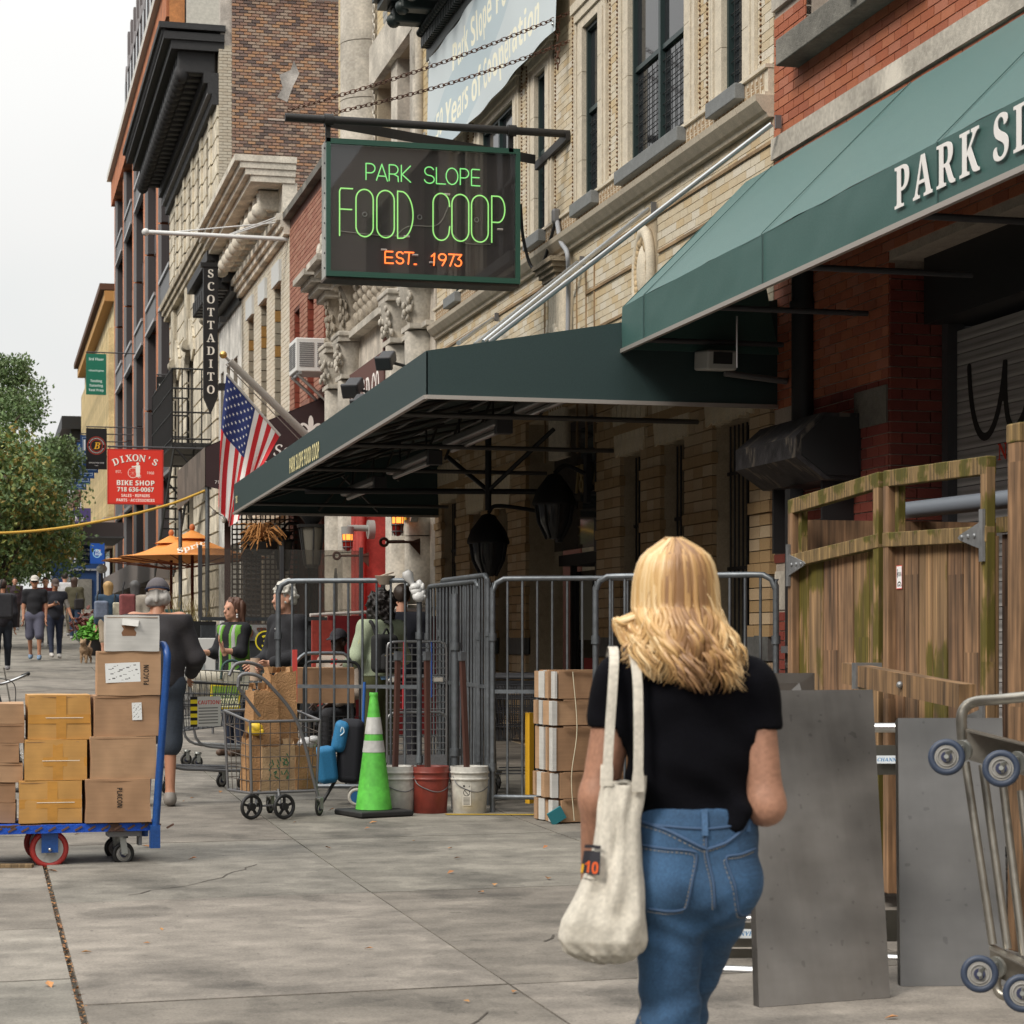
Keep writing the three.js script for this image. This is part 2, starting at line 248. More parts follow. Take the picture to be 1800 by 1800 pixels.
// ---------- the far side of the street, out of the picture: added brick rows that keep the low sky off the shop fronts ----------
{
const wallM=[M([0.20,0.09,0.06],{map:T.blotch,key:'o1'}),M([0.26,0.2,0.15],{map:T.blotch,key:'o2'}),M([0.14,0.08,0.06],{map:T.blotch,key:'o3'})];
let s=-30,i=0;
const labels=['red brick row house','tan brick row house','dark brown brick row house'],order=['first','second','third','fourth','fifth','sixth','seventh','eighth','ninth','tenth','eleventh','twelfth','thirteenth','fourteenth','fifteenth','sixteenth'];
while(s<110){
const w=8+(i%3)*1.2,h=13+(i*7%4)*0.9,g=thing('added_row_house',`${labels[i % 3]} added unseen across the road to block low sky, ${order[i]} along its row`,'building',V(-17.5,gy(s),-s),Math.PI/2),holes=[];
for(let f=0;f<4;f++)for(let c=0;c<3;c++)holes.push([0.9+c*2.5,2.0+c*2.5,1+f*2.9,2.9+f*2.9]);
mesh('wall',wallWithHoles(0,w-0.05,-1,h,holes.map((q)=>q),0.3),wallM[i%3],g);
const win=new MB();holes.forEach(([a,b,c,d])=>{const k=new MB();k.box(b-a,d-c,0.04,(a+b)/2,(c+d)/2,-0.2);k.build('window',C.glass,g);});
new MB().box(w-0.06,h+1,9,w/2,h/2-0.55,-4.9).build('body',wallM[i%3],g);
new MB().box(w,0.6,0.7,w/2,h,0.2).build('cornice',C.dark,g);
s+=w;i++;
}
}
// ---------- near buildings ----------
const brickM=(list,o={})=>{const a=list.map((c,i)=>M(c,{rough:0.85,map:T.grain,bump:T.bump,bs:0.001,key:'bk'+i,...o}));a.inst=M([1,1,1],{rough:0.85,map:T.grain,key:'bkI'});return a;};
const redB=brickM([[0.52,0.165,0.075],[0.48,0.14,0.065],[0.56,0.19,0.095],[0.44,0.13,0.065],[0.53,0.19,0.11]]);
const creamB=brickM([[0.77,0.66,0.48],[0.8,0.71,0.55],[0.72,0.59,0.4],[0.82,0.74,0.6],[0.76,0.64,0.45],[0.72,0.56,0.34]]);
const stoneM=M([0.62,0.57,0.49],{map:T.blotch,bump:T.bump,bs:0.002,rough:0.9}),terraM=M([0.8,0.71,0.56],{map:T.grain,rough:0.7}),sootM=M([0.2,0.19,0.165],{map:T.blotch,bump:T.bump,bs:0.004,rough:0.95});
const greenF=M([0.018,0.035,0.035],{rough:0.45}),mortarW=M([0.5,0.46,0.4],{map:T.grain}),mortarD=M([0.5,0.4,0.27],{map:T.grain}),beadShadowBrown=M([0.36,0.24,0.13],{map:T.blotch});  // the last brown colours the beads and the painted shadow lines
// a sash window filling the opening x0..x1, y0..y1 of a facade; frame, panes, rails
function sash(parent,x0,x1,y0,y1,z,fm,{lights=1,rail=0.5,name='window',glass=C.glass,fw=0.05,grid=0}={}){
const w=sub(name,parent),f=new MB(),W=x1-x0,H=y1-y0,cx=(x0+x1)/2,cy=(y0+y1)/2;
f.box(fw,H,0.07,x0+fw/2,cy,z);f.box(fw,H,0.07,x1-fw/2,cy,z);f.box(W-2*fw,fw,0.068,cx,y1-fw/2,z);f.box(W-2*fw,fw,0.068,cx,y0+fw/2,z);
for(let i=1;i<lights;i++)f.box(0.06,H-2*fw,0.075,x0+W*i/lights,cy,z);
f.build('frame',fm,w);
for(let i=0;i<lights;i++){const a=x0+fw+(W-2*fw)*i/lights+(i?0.03:0),b=x0+fw+(W-2*fw)*(i+1)/lights-(i<lights-1?0.03:0),ym=y0+H*rail;
if(rail){new MB().box(b-a,0.045,0.05,(a+b)/2,ym,z-0.005).build('meeting_rail',fm,w);new MB().box(b-a,y1-fw-ym-0.0225,0.012,(a+b)/2,(y1-fw+ym+0.0225)/2,z-0.012).build('pane',glass,w);new MB().box(b-a,ym-0.0225-y0-fw,0.012,(a+b)/2,(ym-0.0225+y0+fw)/2,z-0.02).build('pane',glass,w);}
else new MB().box(b-a,H-2*fw,0.012,(a+b)/2,cy,z-0.012).build('pane',glass,w);
if(grid){const gB=new MB();for(let y=y0+0.12;y<y0+H*0.48;y+=0.1)gB.box(b-a,0.006,0.006,(a+b)/2,y,z+0.01);for(let x=a+0.1;x<b;x+=0.14)gB.box(0.006,H*0.45,0.006,x,y0+H*0.25,z+0.016);gB.build('guard',C.black,w);}}
return w;
}
const N=(s)=>-s;
// --- red brick building beside the camera ---
const redBld=facade('brick_building','red brick building with stone bands behind the large green awning','building');
{
const win=[-14.85,-12.75,5.95,8.2],open=[-13.35,-8.6,-0.1,4.0],win2=[-11.3,-9.2,5.95,8.2];
mesh('wall',wallWithHoles(-15.5,12,-0.4,9.5,[win,open,win2],0.4),M([0.5,0.43,0.36],{map:T.grain}),redBld);
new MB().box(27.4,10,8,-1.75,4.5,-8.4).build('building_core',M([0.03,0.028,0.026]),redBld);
bricks(redBld,{x0:-15.496,x1:-7.2,y0:5.325,y1:6.6,h:0.072,L:0.205,holes:[[win[0],win[1],win[2],9],[win2[0],win2[1],win2[2],9],[-15.6,-14.92,6.3,9]],mats:redB,near:near2(-13.8,5.8),most:300,jit:0.001});
new MB().box(8.3,0.165,0.075,-11.35,5.235,-0.002+0.0).build('stone_band',stoneM,redBld);
new MB().box(0.58,0.3,0.07,-15.2,6.46,0.0).build('stone_band',stoneM,redBld);
bricks(redBld,{x0:-15.496,x1:-8,y0:3.2,y1:5.15,h:0.072,L:0.205,mats:redB,most:0,holes:[open]});
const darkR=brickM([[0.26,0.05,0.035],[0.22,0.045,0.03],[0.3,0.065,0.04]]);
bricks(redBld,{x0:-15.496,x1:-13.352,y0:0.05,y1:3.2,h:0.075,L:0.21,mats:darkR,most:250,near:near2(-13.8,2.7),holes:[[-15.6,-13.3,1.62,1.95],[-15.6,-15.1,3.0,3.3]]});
new MB().box(2.13,0.3,0.02,-14.42,1.785,0.0).build('stone_band',stoneM,redBld);
new MB().box(0.55,0.26,0.022,-13.63,3.02,0.012).build('stone_block',sootM,redBld);
// recess with the roller shutter
mesh('recess_side',XF(new THREE.BoxGeometry(0.08,4.1,0.6),-13.392,1.95,-0.72),C.black,redBld);
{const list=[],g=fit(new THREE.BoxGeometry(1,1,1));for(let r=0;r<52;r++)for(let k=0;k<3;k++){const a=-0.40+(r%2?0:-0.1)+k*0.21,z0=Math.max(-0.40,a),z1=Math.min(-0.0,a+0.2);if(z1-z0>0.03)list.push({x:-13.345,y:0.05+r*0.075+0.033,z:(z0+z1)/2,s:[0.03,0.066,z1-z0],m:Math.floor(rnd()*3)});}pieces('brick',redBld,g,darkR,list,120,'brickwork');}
sash(redBld,...win,-0.2,M([0.32,0.26,0.22]),{lights:2,rail:0,fw:0.12});sash(redBld,...win2,-0.2,M([0.32,0.26,0.22]),{lights:2,rail:0,fw:0.12});
{const s=sub('window_sill',redBld);new MB().rbox(2.35,0.2,0.34,0.012,-13.83,5.85,0.02).build('slab',sootM,s);new MB().rbox(2.35,0.2,0.34,0.012,-10.2,5.85,0.02).build('slab',sootM,s);}
}
{
const t=thing('roller_shutter','grey roller shutter with black spray paint and red lettering','shutter',V(6.42,0,0),-Math.PI/2),list=[],g=fit(new THREE.BoxGeometry(1,1,1));
const gm=[M([0.4,0.385,0.38],{map:T.blotch,rough:0.6,key:'sh'}),M([0.42,0.41,0.4],{map:T.blotch,rough:0.6,key:'sh2'})];
for(let i=0;i<42;i++)list.push({x:-10.98,y:0.1+i*0.082,z:0,s:[4.4,0.076,0.02],m:i});
pieces('slat',t,g,gm,list,60);
for(const x of[-13.2,-8.75])new MB().box(0.09,3.7,0.12,x,1.8,0.02).build('guide_rail',C.dark,t);
new MB().box(4.5,0.5,0.4,-10.98,3.8,0.02).build('shutter_box',C.black,t);
const p=print(1024,512,(x,w,h)=>{x.clearRect(0,0,w,h);x.strokeStyle='#0b0b0c';x.lineWidth=26;x.lineCap='round';x.shadowColor='#0b0b0c';x.shadowBlur=12;x.beginPath();x.moveTo(60,120);x.bezierCurveTo(80,470,250,470,300,130);x.bezierCurveTo(290,380,350,420,420,330);x.bezierCurveTo(460,260,480,160,500,60);x.stroke();x.beginPath();x.moveTo(620,90);x.bezierCurveTo(760,50,700,260,640,300);x.bezierCurveTo(800,280,840,380,700,430);x.stroke();});
printed('graffiti',2.2,0.95,p,t,-12.0,2.98,0.0125,{alpha:1});
const q=print(1024,128,(x,w,h)=>{x.clearRect(0,0,w,h);x.fillStyle='#c2321c';x.font='bold 96px serif';x.fillText('No Entry on Foot',20,95);});
printed('lettering',1.9,0.2,q,t,-11.65,2.62,0.0128,{alpha:1});
}
{
const t=thing('exhaust_hood','soot stained steel exhaust hood on the red brick wall','exhaust hood',V(6,0,0),-Math.PI/2),y0=2.53,y1=3.0,pr=[[0,y0],[0.28,y0],[0.5,y0+0.15],[0.5,y1-0.17],[0.3,y1],[0,y1]];
const hoodM=M([0.4,0.39,0.38],{map:T.hood,rough:0.55,metal:0.3,key:'hood',bump:T.bump,bs:0.002});
new MB().ext(pr.map(([z,y])=>[-z,y]),1.22,-15.03,0,0,0,Math.PI/2,0).build('hood',hoodM,t);
new MB().ext([[0.03,y0+0.03],[0.27,y0+0.03],[0.46,y0+0.17],[0.46,y1-0.19],[0.29,y1-0.03],[0.03,y1-0.03]].map(([z,y])=>[-z,y]),0.012,-13.81,0,0,0,Math.PI/2,0).build('end_cap',C.black,t);
new MB().box(0.03,0.5,0.3,-14.9,2.3,0.1).build('bracket',C.black,t);new MB().box(0.03,0.5,0.3,-13.95,2.3,0.1).build('bracket',C.black,t);
}
{const t=thing('drain_pipe','black drain pipe on the dark brick beside the shutter recess','pipe',V(5.93,0,-14.75));new MB().bar(V(0,2.99,0),V(0,4.9,0),0.085,0.085,16).build('pipe',C.black,t);new MB().cyl(0.1,0.1,0.06,0,3.9,0).cyl(0.1,0.1,0.06,0,4.5,0).build('collar',C.black,t);}
{const t=thing('steel_gate_post','black steel post at the corner beside the wooden enclosure','post',V(5.72,0,-14.4));new MB().box(0.1,2.5,0.1,0,1.25,0).build('post',C.black,t);new MB().box(0.11,0.05,0.14,-0.03,1.33,0.03).build('latch',C.greyp,t);new MB().cyl(0.025,0.025,0.05,-0.06,1.22,0.06,Math.PI/2).build('lock',C.chrome,t);}
{const t=thing('round_sticker','round black and white sticker on the red brick pier','sticker',V(5.985,0,0),-Math.PI/2);const p=print(128,128,(x)=>{x.fillStyle='#ddd';x.beginPath();x.arc(64,64,62,0,7);x.fill();x.strokeStyle='#161616';for(let i=0;i<16;i++){x.lineWidth=6;x.beginPath();x.moveTo(64+22*Math.cos(i*0.393),64+22*Math.sin(i*0.393));x.lineTo(64+50*Math.cos(i*0.393),64+50*Math.sin(i*0.393));x.stroke();}x.lineWidth=4;x.beginPath();x.arc(64,64,58,0,7);x.stroke();});const m=mesh('disc',new THREE.CircleGeometry(0.11,24),new THREE.MeshStandardMaterial({map:p,roughness:0.7}),t);m.position.set(-15.28,2.25,0.012);}
{const t=thing('security_camera','white dome camera under the large green awning','camera',V(5.55,4.12,-14.9));new MB().cyl(0.11,0.12,0.09,0,0,0).build('housing',M([0.5,0.5,0.48]),t);new MB().sph(0.075,0,-0.05,0,1,0.8,1).build('dome',C.glass,t);new MB().bar(V(0,0.04,0),V(0.45,0.12,0),0.02).build('arm',C.black,t);}
{const t=thing('security_camera','white box camera on a wall arm below the dome camera','camera',V(5.4,3.53,-15.2));new MB().rbox(0.24,0.15,0.32,0.02,0,0,0,0.1).build('housing',M([0.45,0.45,0.43]),t);new MB().box(0.15,0.09,0.01,0.0,0.0,0.165,0.1).build('lens_window',C.black,t);new MB().bar(V(0.08,-0.09,-0.02),V(0.58,-0.14,0),0.025).build('arm',C.greyp,t);}
{const t=thing('wall_floodlight','small grey floodlight fixed to the red brick wall under the sill','lamp',V(5.9,5.98,-13.55));new MB().sph(0.09,-0.06,-0.05,0,1,1.1,0.8).build('head',C.greyp,t);new MB().box(0.05,0.12,0.1,-0.13,-0.08,0.06).build('sensor',C.white,t);new MB().bar(V(0,0,0),V(0.12,0.16,-0.3),0.03).build('conduit',sootM,t);}
// --- cream brick food shop, 15.5 to 28.2 m along ---
const coop=facade('brick_building','two storey cream brick building with green windows and key pattern band','building');
{
const up=[[-16.65,-16.15,1],[-19.3,-17.62,2],[-20.9,-20.32,1],[-22.85,-22.38,1],[-25.55,-23.85,2],[-27.1,-26.62,1]].map(([a,b,l])=>[a,b,5.9,7.72,l]);
const dn=[[-27.76,-26.85,0.5,3.25],[-26.06,-25.37,0.5,3.0],[-24.68,-24.06,0.5,2.98],[-23.2,-20.34,-0.1,3.85],[-19.52,-18.87,0.4,3.18],[-18.27,-17.6,0.4,3.18],[-16.86,-15.97,-0.1,3.22]];
mesh('wall',wallWithHoles(-28.2,-15.504,-0.4,9.9,[...up,...dn].map((q)=>q.slice(0,4)),0.4),mortarD,coop);
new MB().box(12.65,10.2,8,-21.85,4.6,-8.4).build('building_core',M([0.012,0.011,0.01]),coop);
for(const[a,b,y1]of[[-28.2,-15.504,0]])new MB().box(12.6,0.1,4,-21.85,3.95,-2.5).build('floor_slab',C.black,coop);
const grown=up.map(([a,b,c,d,l])=>[a-0.34,b+0.30,c-0.12,d+0.30]);
bricks(coop,{x0:-28.19,x1:-15.51,y0:5.93,y1:9.3,L:0.21,h:0.072,holes:[...grown,[-28,-21.2,7.95,9.3]],mats:creamB,most:300,near:near2(-17.5,6.9),joint:0.006});
bricks(coop,{x0:-28.19,x1:-15.51,y0:3.2,y1:5.5,L:0.21,h:0.072,holes:[...dn,[-22.35,-21.3,3,6],[-28.2,-19,3,4.0],[-19.1,-18.45,4.35,5.25]],mats:creamB,most:300,near:near2(-18,4.9),joint:0.006});
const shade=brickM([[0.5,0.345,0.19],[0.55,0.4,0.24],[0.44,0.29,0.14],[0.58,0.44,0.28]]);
const quo=[];let row=0;
for(let y=0.25;y<3.95;y+=0.098,row++){
const cuts=[-28.19,-15.51],spans=[];let open=dn.filter((q)=>y+0.09>q[2]&&y<q[3]).sort((a,b)=>a[0]-b[0]),x=-28.19;for(const q of open){spans.push([x,q[0]]);x=q[1];}spans.push([x,-15.51]);
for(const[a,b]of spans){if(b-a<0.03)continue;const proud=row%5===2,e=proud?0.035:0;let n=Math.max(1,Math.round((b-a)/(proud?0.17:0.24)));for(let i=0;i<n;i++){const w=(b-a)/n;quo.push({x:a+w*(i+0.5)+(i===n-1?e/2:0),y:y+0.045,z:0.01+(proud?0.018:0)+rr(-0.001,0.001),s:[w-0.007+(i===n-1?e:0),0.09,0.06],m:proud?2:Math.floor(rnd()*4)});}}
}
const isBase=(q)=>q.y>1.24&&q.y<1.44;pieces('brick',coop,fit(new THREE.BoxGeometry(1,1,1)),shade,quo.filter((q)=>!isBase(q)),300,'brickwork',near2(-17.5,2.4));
{const b=[...dn].sort((p,q)=>p[0]-q[0]);let x=-28.19;for(const q of b){if(q[0]-x>0.05)new MB().box(q[0]-x,0.2,0.075,(q[0]+x)/2,1.335,0.02).build('stone_block',M([0.12,0.12,0.115],{map:T.blotch}),coop);x=q[1];}new MB().box(-15.51-x,0.2,0.075,(x-15.51)/2,1.335,0.02).build('stone_block',M([0.12,0.12,0.115],{map:T.blotch}),coop);}
// flat arches over the lower windows
for(const[a,b,c,d]of dn){if(d>3.5)continue;const n=7,wd=b-a+0.36;for(let i=0;i<n;i++){const u=(i-(n-1)/2)/n,m=new MB();m.box(wd/n-0.012,0.5,0.09,0,0,0,0,0,-u*0.5);const o=m.build('voussoir',creamB[i%2?0:4],coop);o.position.set((a+b)/2+u*wd,d+0.25,0.012);}}
// upper windows with terracotta surrounds and grey sills
for(const[a,b,c,d,l]of up){
sash(coop,a,b,c,d,-0.05,greenF,{lights:l,rail:0.52,fw:0.045,grid:1});
const tr=sub('window_surround',coop);
for(const[x,sg]of[[a,-1],[b,1]]){
for(let y=c;y<d-0.01;y+=0.455){new MB().box(0.17,0.449,0.30,x+sg*0.082,y+0.228,-0.115).build('terracotta_block',terraM,tr);}
const r=new MB();r.box(0.03,d-c,0.03,x+sg*0.19,(c+d)/2,0.035).box(0.05,d-c+0.2,0.025,x+sg*0.235,(c+d)/2+0.1,0.025).box(0.03,d-c,0.04,x+sg*0.28,(c+d)/2,0.02);r.build('moulding',terraM,tr);
}
const w=b-a;for(let k=0;k<3;k++)new MB().box(w+0.34+k*0.14,0.1,0.06+k*0.02,(a+b)/2,d+0.052+k*0.1,0.0+k*0.012).build('lintel_moulding',terraM,tr);
{const s=new MB();s.rbox(w+0.22,0.13,0.36,0.01,(a+b)/2,c-0.065,-0.04);s.build('window_sill',M([0.24,0.25,0.25],{map:T.grain,rough:0.8}),coop);}
}
{
const list=[];for(const[a,b]of up)for(const x of[a-0.41,b+0.37])for(let y=6.0;y<8.0;y+=0.042)list.push({x,y,z:0.012,m:0});pieces('bead',coop,fit(new THREE.SphereGeometry(0.014,6,4)),[beadShadowBrown],list,0,'bead_string');
}
// key pattern band and cornice moulding
new MB().box(12.66,0.2,0.1,-21.85,5.79,0.0).build('band_course',terraM,coop);
{const hole=(x,y,w,h)=>fit(new THREE.BoxGeometry(w,h,0.012).translate(x,y,0.002)),both=mergeGeometries([hole(0.03,0.115,0.03,0.03),hole(0.06,0.05,0.03,0.03),hole(0.03,0.032,0.012,0.07),hole(0.06,0.125,0.012,0.07),hole(0.045,0.082,0.05,0.01),hole(0.09,0.08,0.006,0.16)]),list=[];for(let x=-28.1;x<-15.6;x+=0.1)list.push({x,y:5.71,z:0.045,m:0});pieces('key',coop,both,[M([0.3,0.2,0.11],{rough:0.9})],list,260);}
new MB().box(12.67,0.03,0.13,-21.85,5.905,0.01).build('moulding',terraM,coop);
new MB().box(12.67,0.03,0.14,-21.85,5.685,0.01).build('moulding',terraM,coop);
const prof=[[0,0],[0.06,0],[0.07,0.03],[0.10,0.05],[0.155,0.12],[0.165,0.17],[0,0.17]];const pg=fit(new THREE.ExtrudeGeometry(new THREE.Shape(prof.map((p)=>new THREE.Vector2(...p))),{depth:0.445,bevelEnabled:false}).rotateY(-Math.PI/2)),pm=[0.62,0.66,0.58].map((v,i)=>M([v,v*0.87,v*0.68],{map:T.grain,key:'mould'+i}));
for(let x=-28.15;x<-15.9;x+=0.452){const m=mesh('moulding_block',pg,pick(pm),coop);m.rotation.y=0;m.position.set(x+0.445,5.5,0.0);m.scale.set(1,1,1);}
for(const[y,a,b]of[[5.31,-21.1,-15.52],[5.31,-28.1,-22.5],[4.96,-20.8,-19.2],[4.96,-18.4,-15.8],[4.55,-20.5,-19.2],[4.6,-27,-22.6]])new MB().box(b-a,0.028,0.03,(a+b)/2,y,0.012).build('painted_shadow_line',beadShadowBrown,coop);  // brown strips paint in the shadow line of a projecting belt
for(const x of[-20.8,-20.5,-21.15,-22.45])new MB().box(0.02,1.9,0.02,x,4.3,0.012).build('painted_shadow_line',beadShadowBrown,coop);  // upright strips of the same painted shadow line
// pilaster with capital
{const p=sub('pilaster',coop);const f=new MB();for(let i=0;i<6;i++)f.cyl(0.055,0.055,1.9,-22.1+i*0.1,4.3,0.01,0,0,0,8);f.build('shaft',terraM,p);const c=new MB();for(let k=0;k<6;k++)c.box(0.42+k*0.07,0.05,0.1+k*0.035,-21.86,5.18+k*0.052,0.02+k*0.012);c.build('capital',M([0.36,0.29,0.2],{map:T.blotch,bump:T.bump,bs:0.01,key:'cap'}),p);const o=new MB();for(let k=0;k<12;k++)o.sph(0.05+0.02*Math.sin(k*2.1),-21.86+0.06*Math.sin(k*1.9),4.75-k*0.07,0.06,1,1.2,0.6,8);o.build('carving',terraM,p);}
// oval cartouche
{const p=sub('cartouche',coop),o=new MB();new MB().add(XF(new THREE.TorusGeometry(0.3,0.05,8,30).scale(0.75,1.35,1),-18.77,4.8,0.04)).build('rim',terraM,p);for(let k=0;k<40;k++){const a=k*0.1571,r=0.9+0.06*Math.sin(k*5);o.sph(0.045,-18.77+0.21*r*Math.cos(a),4.8+0.37*r*Math.sin(a),0.05,1,1.1,0.7,7);}o.build('carving',M([0.56,0.42,0.25],{map:T.blotch}),p);new MB().sph(0.17,-18.77,4.83,0.02,0.75,1.7,0.5).build('boss',terraM,p);}
// lower windows: black steel bars in front of dark glass
for(const[a,b,c,d]of dn){
if(d>3.5)continue;sash(coop,a,b,c,d,-0.3,C.black,{rail:0.45});
const g=sub('window_bars',coop),bm=new MB();for(let x=a+0.07;x<b;x+=0.1)bm.bar(V(x,c,-0.1),V(x,d-0.02,-0.1),0.009,0.009,6);for(let y=c+0.5;y<d;y+=0.8)bm.box(b-a,0.03,0.012,(a+b)/2,y,-0.1);bm.build('bar',C.black,g);
}
// door recess
{const a=-23.2,b=-20.34;new MB().box(b-a,0.12,0.5,(a+b)/2,2.3,-0.6).build('transom_beam',M([0.02,0.02,0.02]),coop);new MB().box(b-a-0.1,1.3,0.03,(a+b)/2,3.05,-0.3).build('transom_glass',C.glass,coop);
const d=sub('door',coop);new MB().box(0.08,2.25,0.06,-23.1,1.12,-0.5).box(0.08,2.25,0.06,-22.1,1.12,-0.5).box(0.08,2.25,0.06,-21.1,1.12,-0.5).build('frame',C.black,d);new MB().box(0.88,2.15,0.02,-22.6,1.1,-0.52).box(0.9,2.15,0.02,-21.6,1.1,-0.52).build('pane',M([0.015,0.015,0.016],{rough:0.04}),d);new MB().box(0.5,0.7,0.01,-22.55,1.75,-0.49).build('notice',M([0.22,0.23,0.2]),d);new MB().box(0.34,0.9,0.02,-22.4,0.75,-0.48).build('poster',M([0.28,0.03,0.03]),d);new MB().box(0.25,0.2,0.02,-22.3,0.35,-0.47).build('poster',M([0.4,0.38,0.33]),d);}
{const hn=letters('782',0.30,0.02,fontB,M([0.33,0.24,0.09],{rough:0.4,metal:0.5}),coop,'house_number',0.8,0.03);hn.list.forEach((m)=>m.position.add(V(-22.15,3.0,-0.26)));}
{const b=new MB();b.box(0.1,0.35,0.16,-21.1,2.5,-0.25).build('alarm_box',C.dark,coop);}
// cornice: dark green pressed metal
const cg=M([0.016,0.028,0.026],{rough:0.5,map:T.grain}),cor=sub('cornice',coop);
new MB().box(12.7,0.16,0.2,-21.85,9.38,0.06).build('moulding',cg,cor);{const d=new MB();for(let x=-28.1;x<-15.6;x+=0.1)d.box(0.055,0.14,0.1,x,9.53,0.2);d.build('dentil',cg,cor);}new MB().box(12.68,0.14,0.34,-21.85,9.54,0).build('frieze',cg,cor);{const l=new MB();for(let x=-28.1;x<-15.6;x+=0.115)l.sph(0.06,x,9.66,0.26,0.8,1,1,8);l.build('egg_moulding',cg,cor);}
for(let x=-27.95;x<-15.7;x+=0.62){const b=new MB();b.rbox(0.24,0.2,0.5,0.03,x,9.82,0.44).sph(0.1,x,9.76,0.66,1.1,1,1,8).box(0.3,0.05,0.56,x,9.94,0.44);b.build('modillion',cg,cor);}
new MB().box(12.8,0.1,0.86,-21.85,10.02,0.4).box(12.86,0.16,0.95,-21.85,10.15,0.42).build('soffit',cg,cor);new MB().box(12.95,0.14,1.05,-21.85,10.3,0.45).build('crown',cg,cor);
}
{
const t=thing('banner','pale blue anniversary banner stretched over the cream brick front','banner',V(5.87,0,0),-Math.PI/2),g=new THREE.PlaneGeometry(6.5,1.45,40,8),p=g.attributes.position;
for(let i=0;i<p.count;i++)p.setZ(i,0.02*Math.sin(p.getX(i)*1.3+p.getY(i)*2)+0.012*Math.sin(p.getX(i)*5));g.computeVertexNormals();
const map=print(2048,456,(x,w,h)=>{x.fillStyle='#c3cdd1';x.fillRect(0,0,w,h);x.fillStyle='#b3c2c9';x.beginPath();x.moveTo(900,0);x.lineTo(1900,0);x.lineTo(700,h);x.lineTo(0,h);x.lineTo(0,330);x.fill();x.fillStyle='#eae8d4';x.font='bold 150px sans-serif';x.fillText('Park Slope Food Coop',420,170);x.fillText('50 Years of Cooperation',140,385);});
const m=mesh('sheet',g,new THREE.MeshStandardMaterial({map,roughness:0.75,side:THREE.DoubleSide}),t);m.position.set(-24.65,8.55,0.05);
new MB().sph(0.02,-27.85,9.2,0.06).sph(0.02,-27.85,7.9,0.06).sph(0.02,-21.45,9.2,0.06).sph(0.02,-21.45,7.9,0.06).build('eyelet',C.chrome,t);
}
// four awning stay pipes on the cream wall and the loose cable with its grey conduit
{
const pm=M([0.55,0.57,0.58],{rough:0.35,metal:0.8}),st=(px0,py0,px1,py1,X1,label)=>{const s0=sOn(px0,5.9),a=V(5.9,yOf(py0,dOf(5.9,s0)),-s0),s1=sOn(px1,X1),b=V(X1,yOf(py1,dOf(X1,s1)),-s1),t=thing('awning_stay',label,'steel rod',a);const d=b.clone().sub(a);new MB().bar(V(0,0,0),d,0.022).build('rod',pm,t);new MB().box(0.05,0.1,0.02,0.05,0.02,0).build('wall_plate',C.greyp,t);};
st(1357,218,862,600,4.1,'longest bright steel rod from the cream wall down to the awning roof');st(1140,368,850,601,4.1,'second steel rod, next under the longest one on the cream wall');st(1015,462,835,606,4.1,'steel rod fixed beside the carved pilaster, sloping to the awning roof');st(866,560,806,603,4.1,'short steel rod by the stone corner of the firehouse');
}
{
const t=thing('cable_loop','black cable looping from the neon sign to the wall','cable'),p=(px,py,X)=>{const s=sOn(px,X);return V(X,yOf(py,dOf(X,s)),-s);};
new MB().tube([p(915,360,5.6),p(920,420,5.7),p(935,470,5.8),p(955,460,5.85),p(968,420,5.88),p(978,385,5.9)],0.018,40,6).build('cable',C.black,t);
const u=thing('wall_conduit','grey conduit with a bent head running down the cream wall','conduit');new MB().tube([p(978,375,5.93),p(981,400,5.9),p(986,425,5.88),p(997,445,5.82),p(999,480,5.86),p(999,520,5.93),p(998,590,5.94)],0.026,40,8).build('pipe',M([0.3,0.31,0.33],{rough:0.6}),u);new MB().rbox(0.09,0.16,0.08,0.03,p(977,380,5.9).x,p(977,380,5.9).y,p(977,380,5.9).z).build('service_head',C.greyp,u);
}
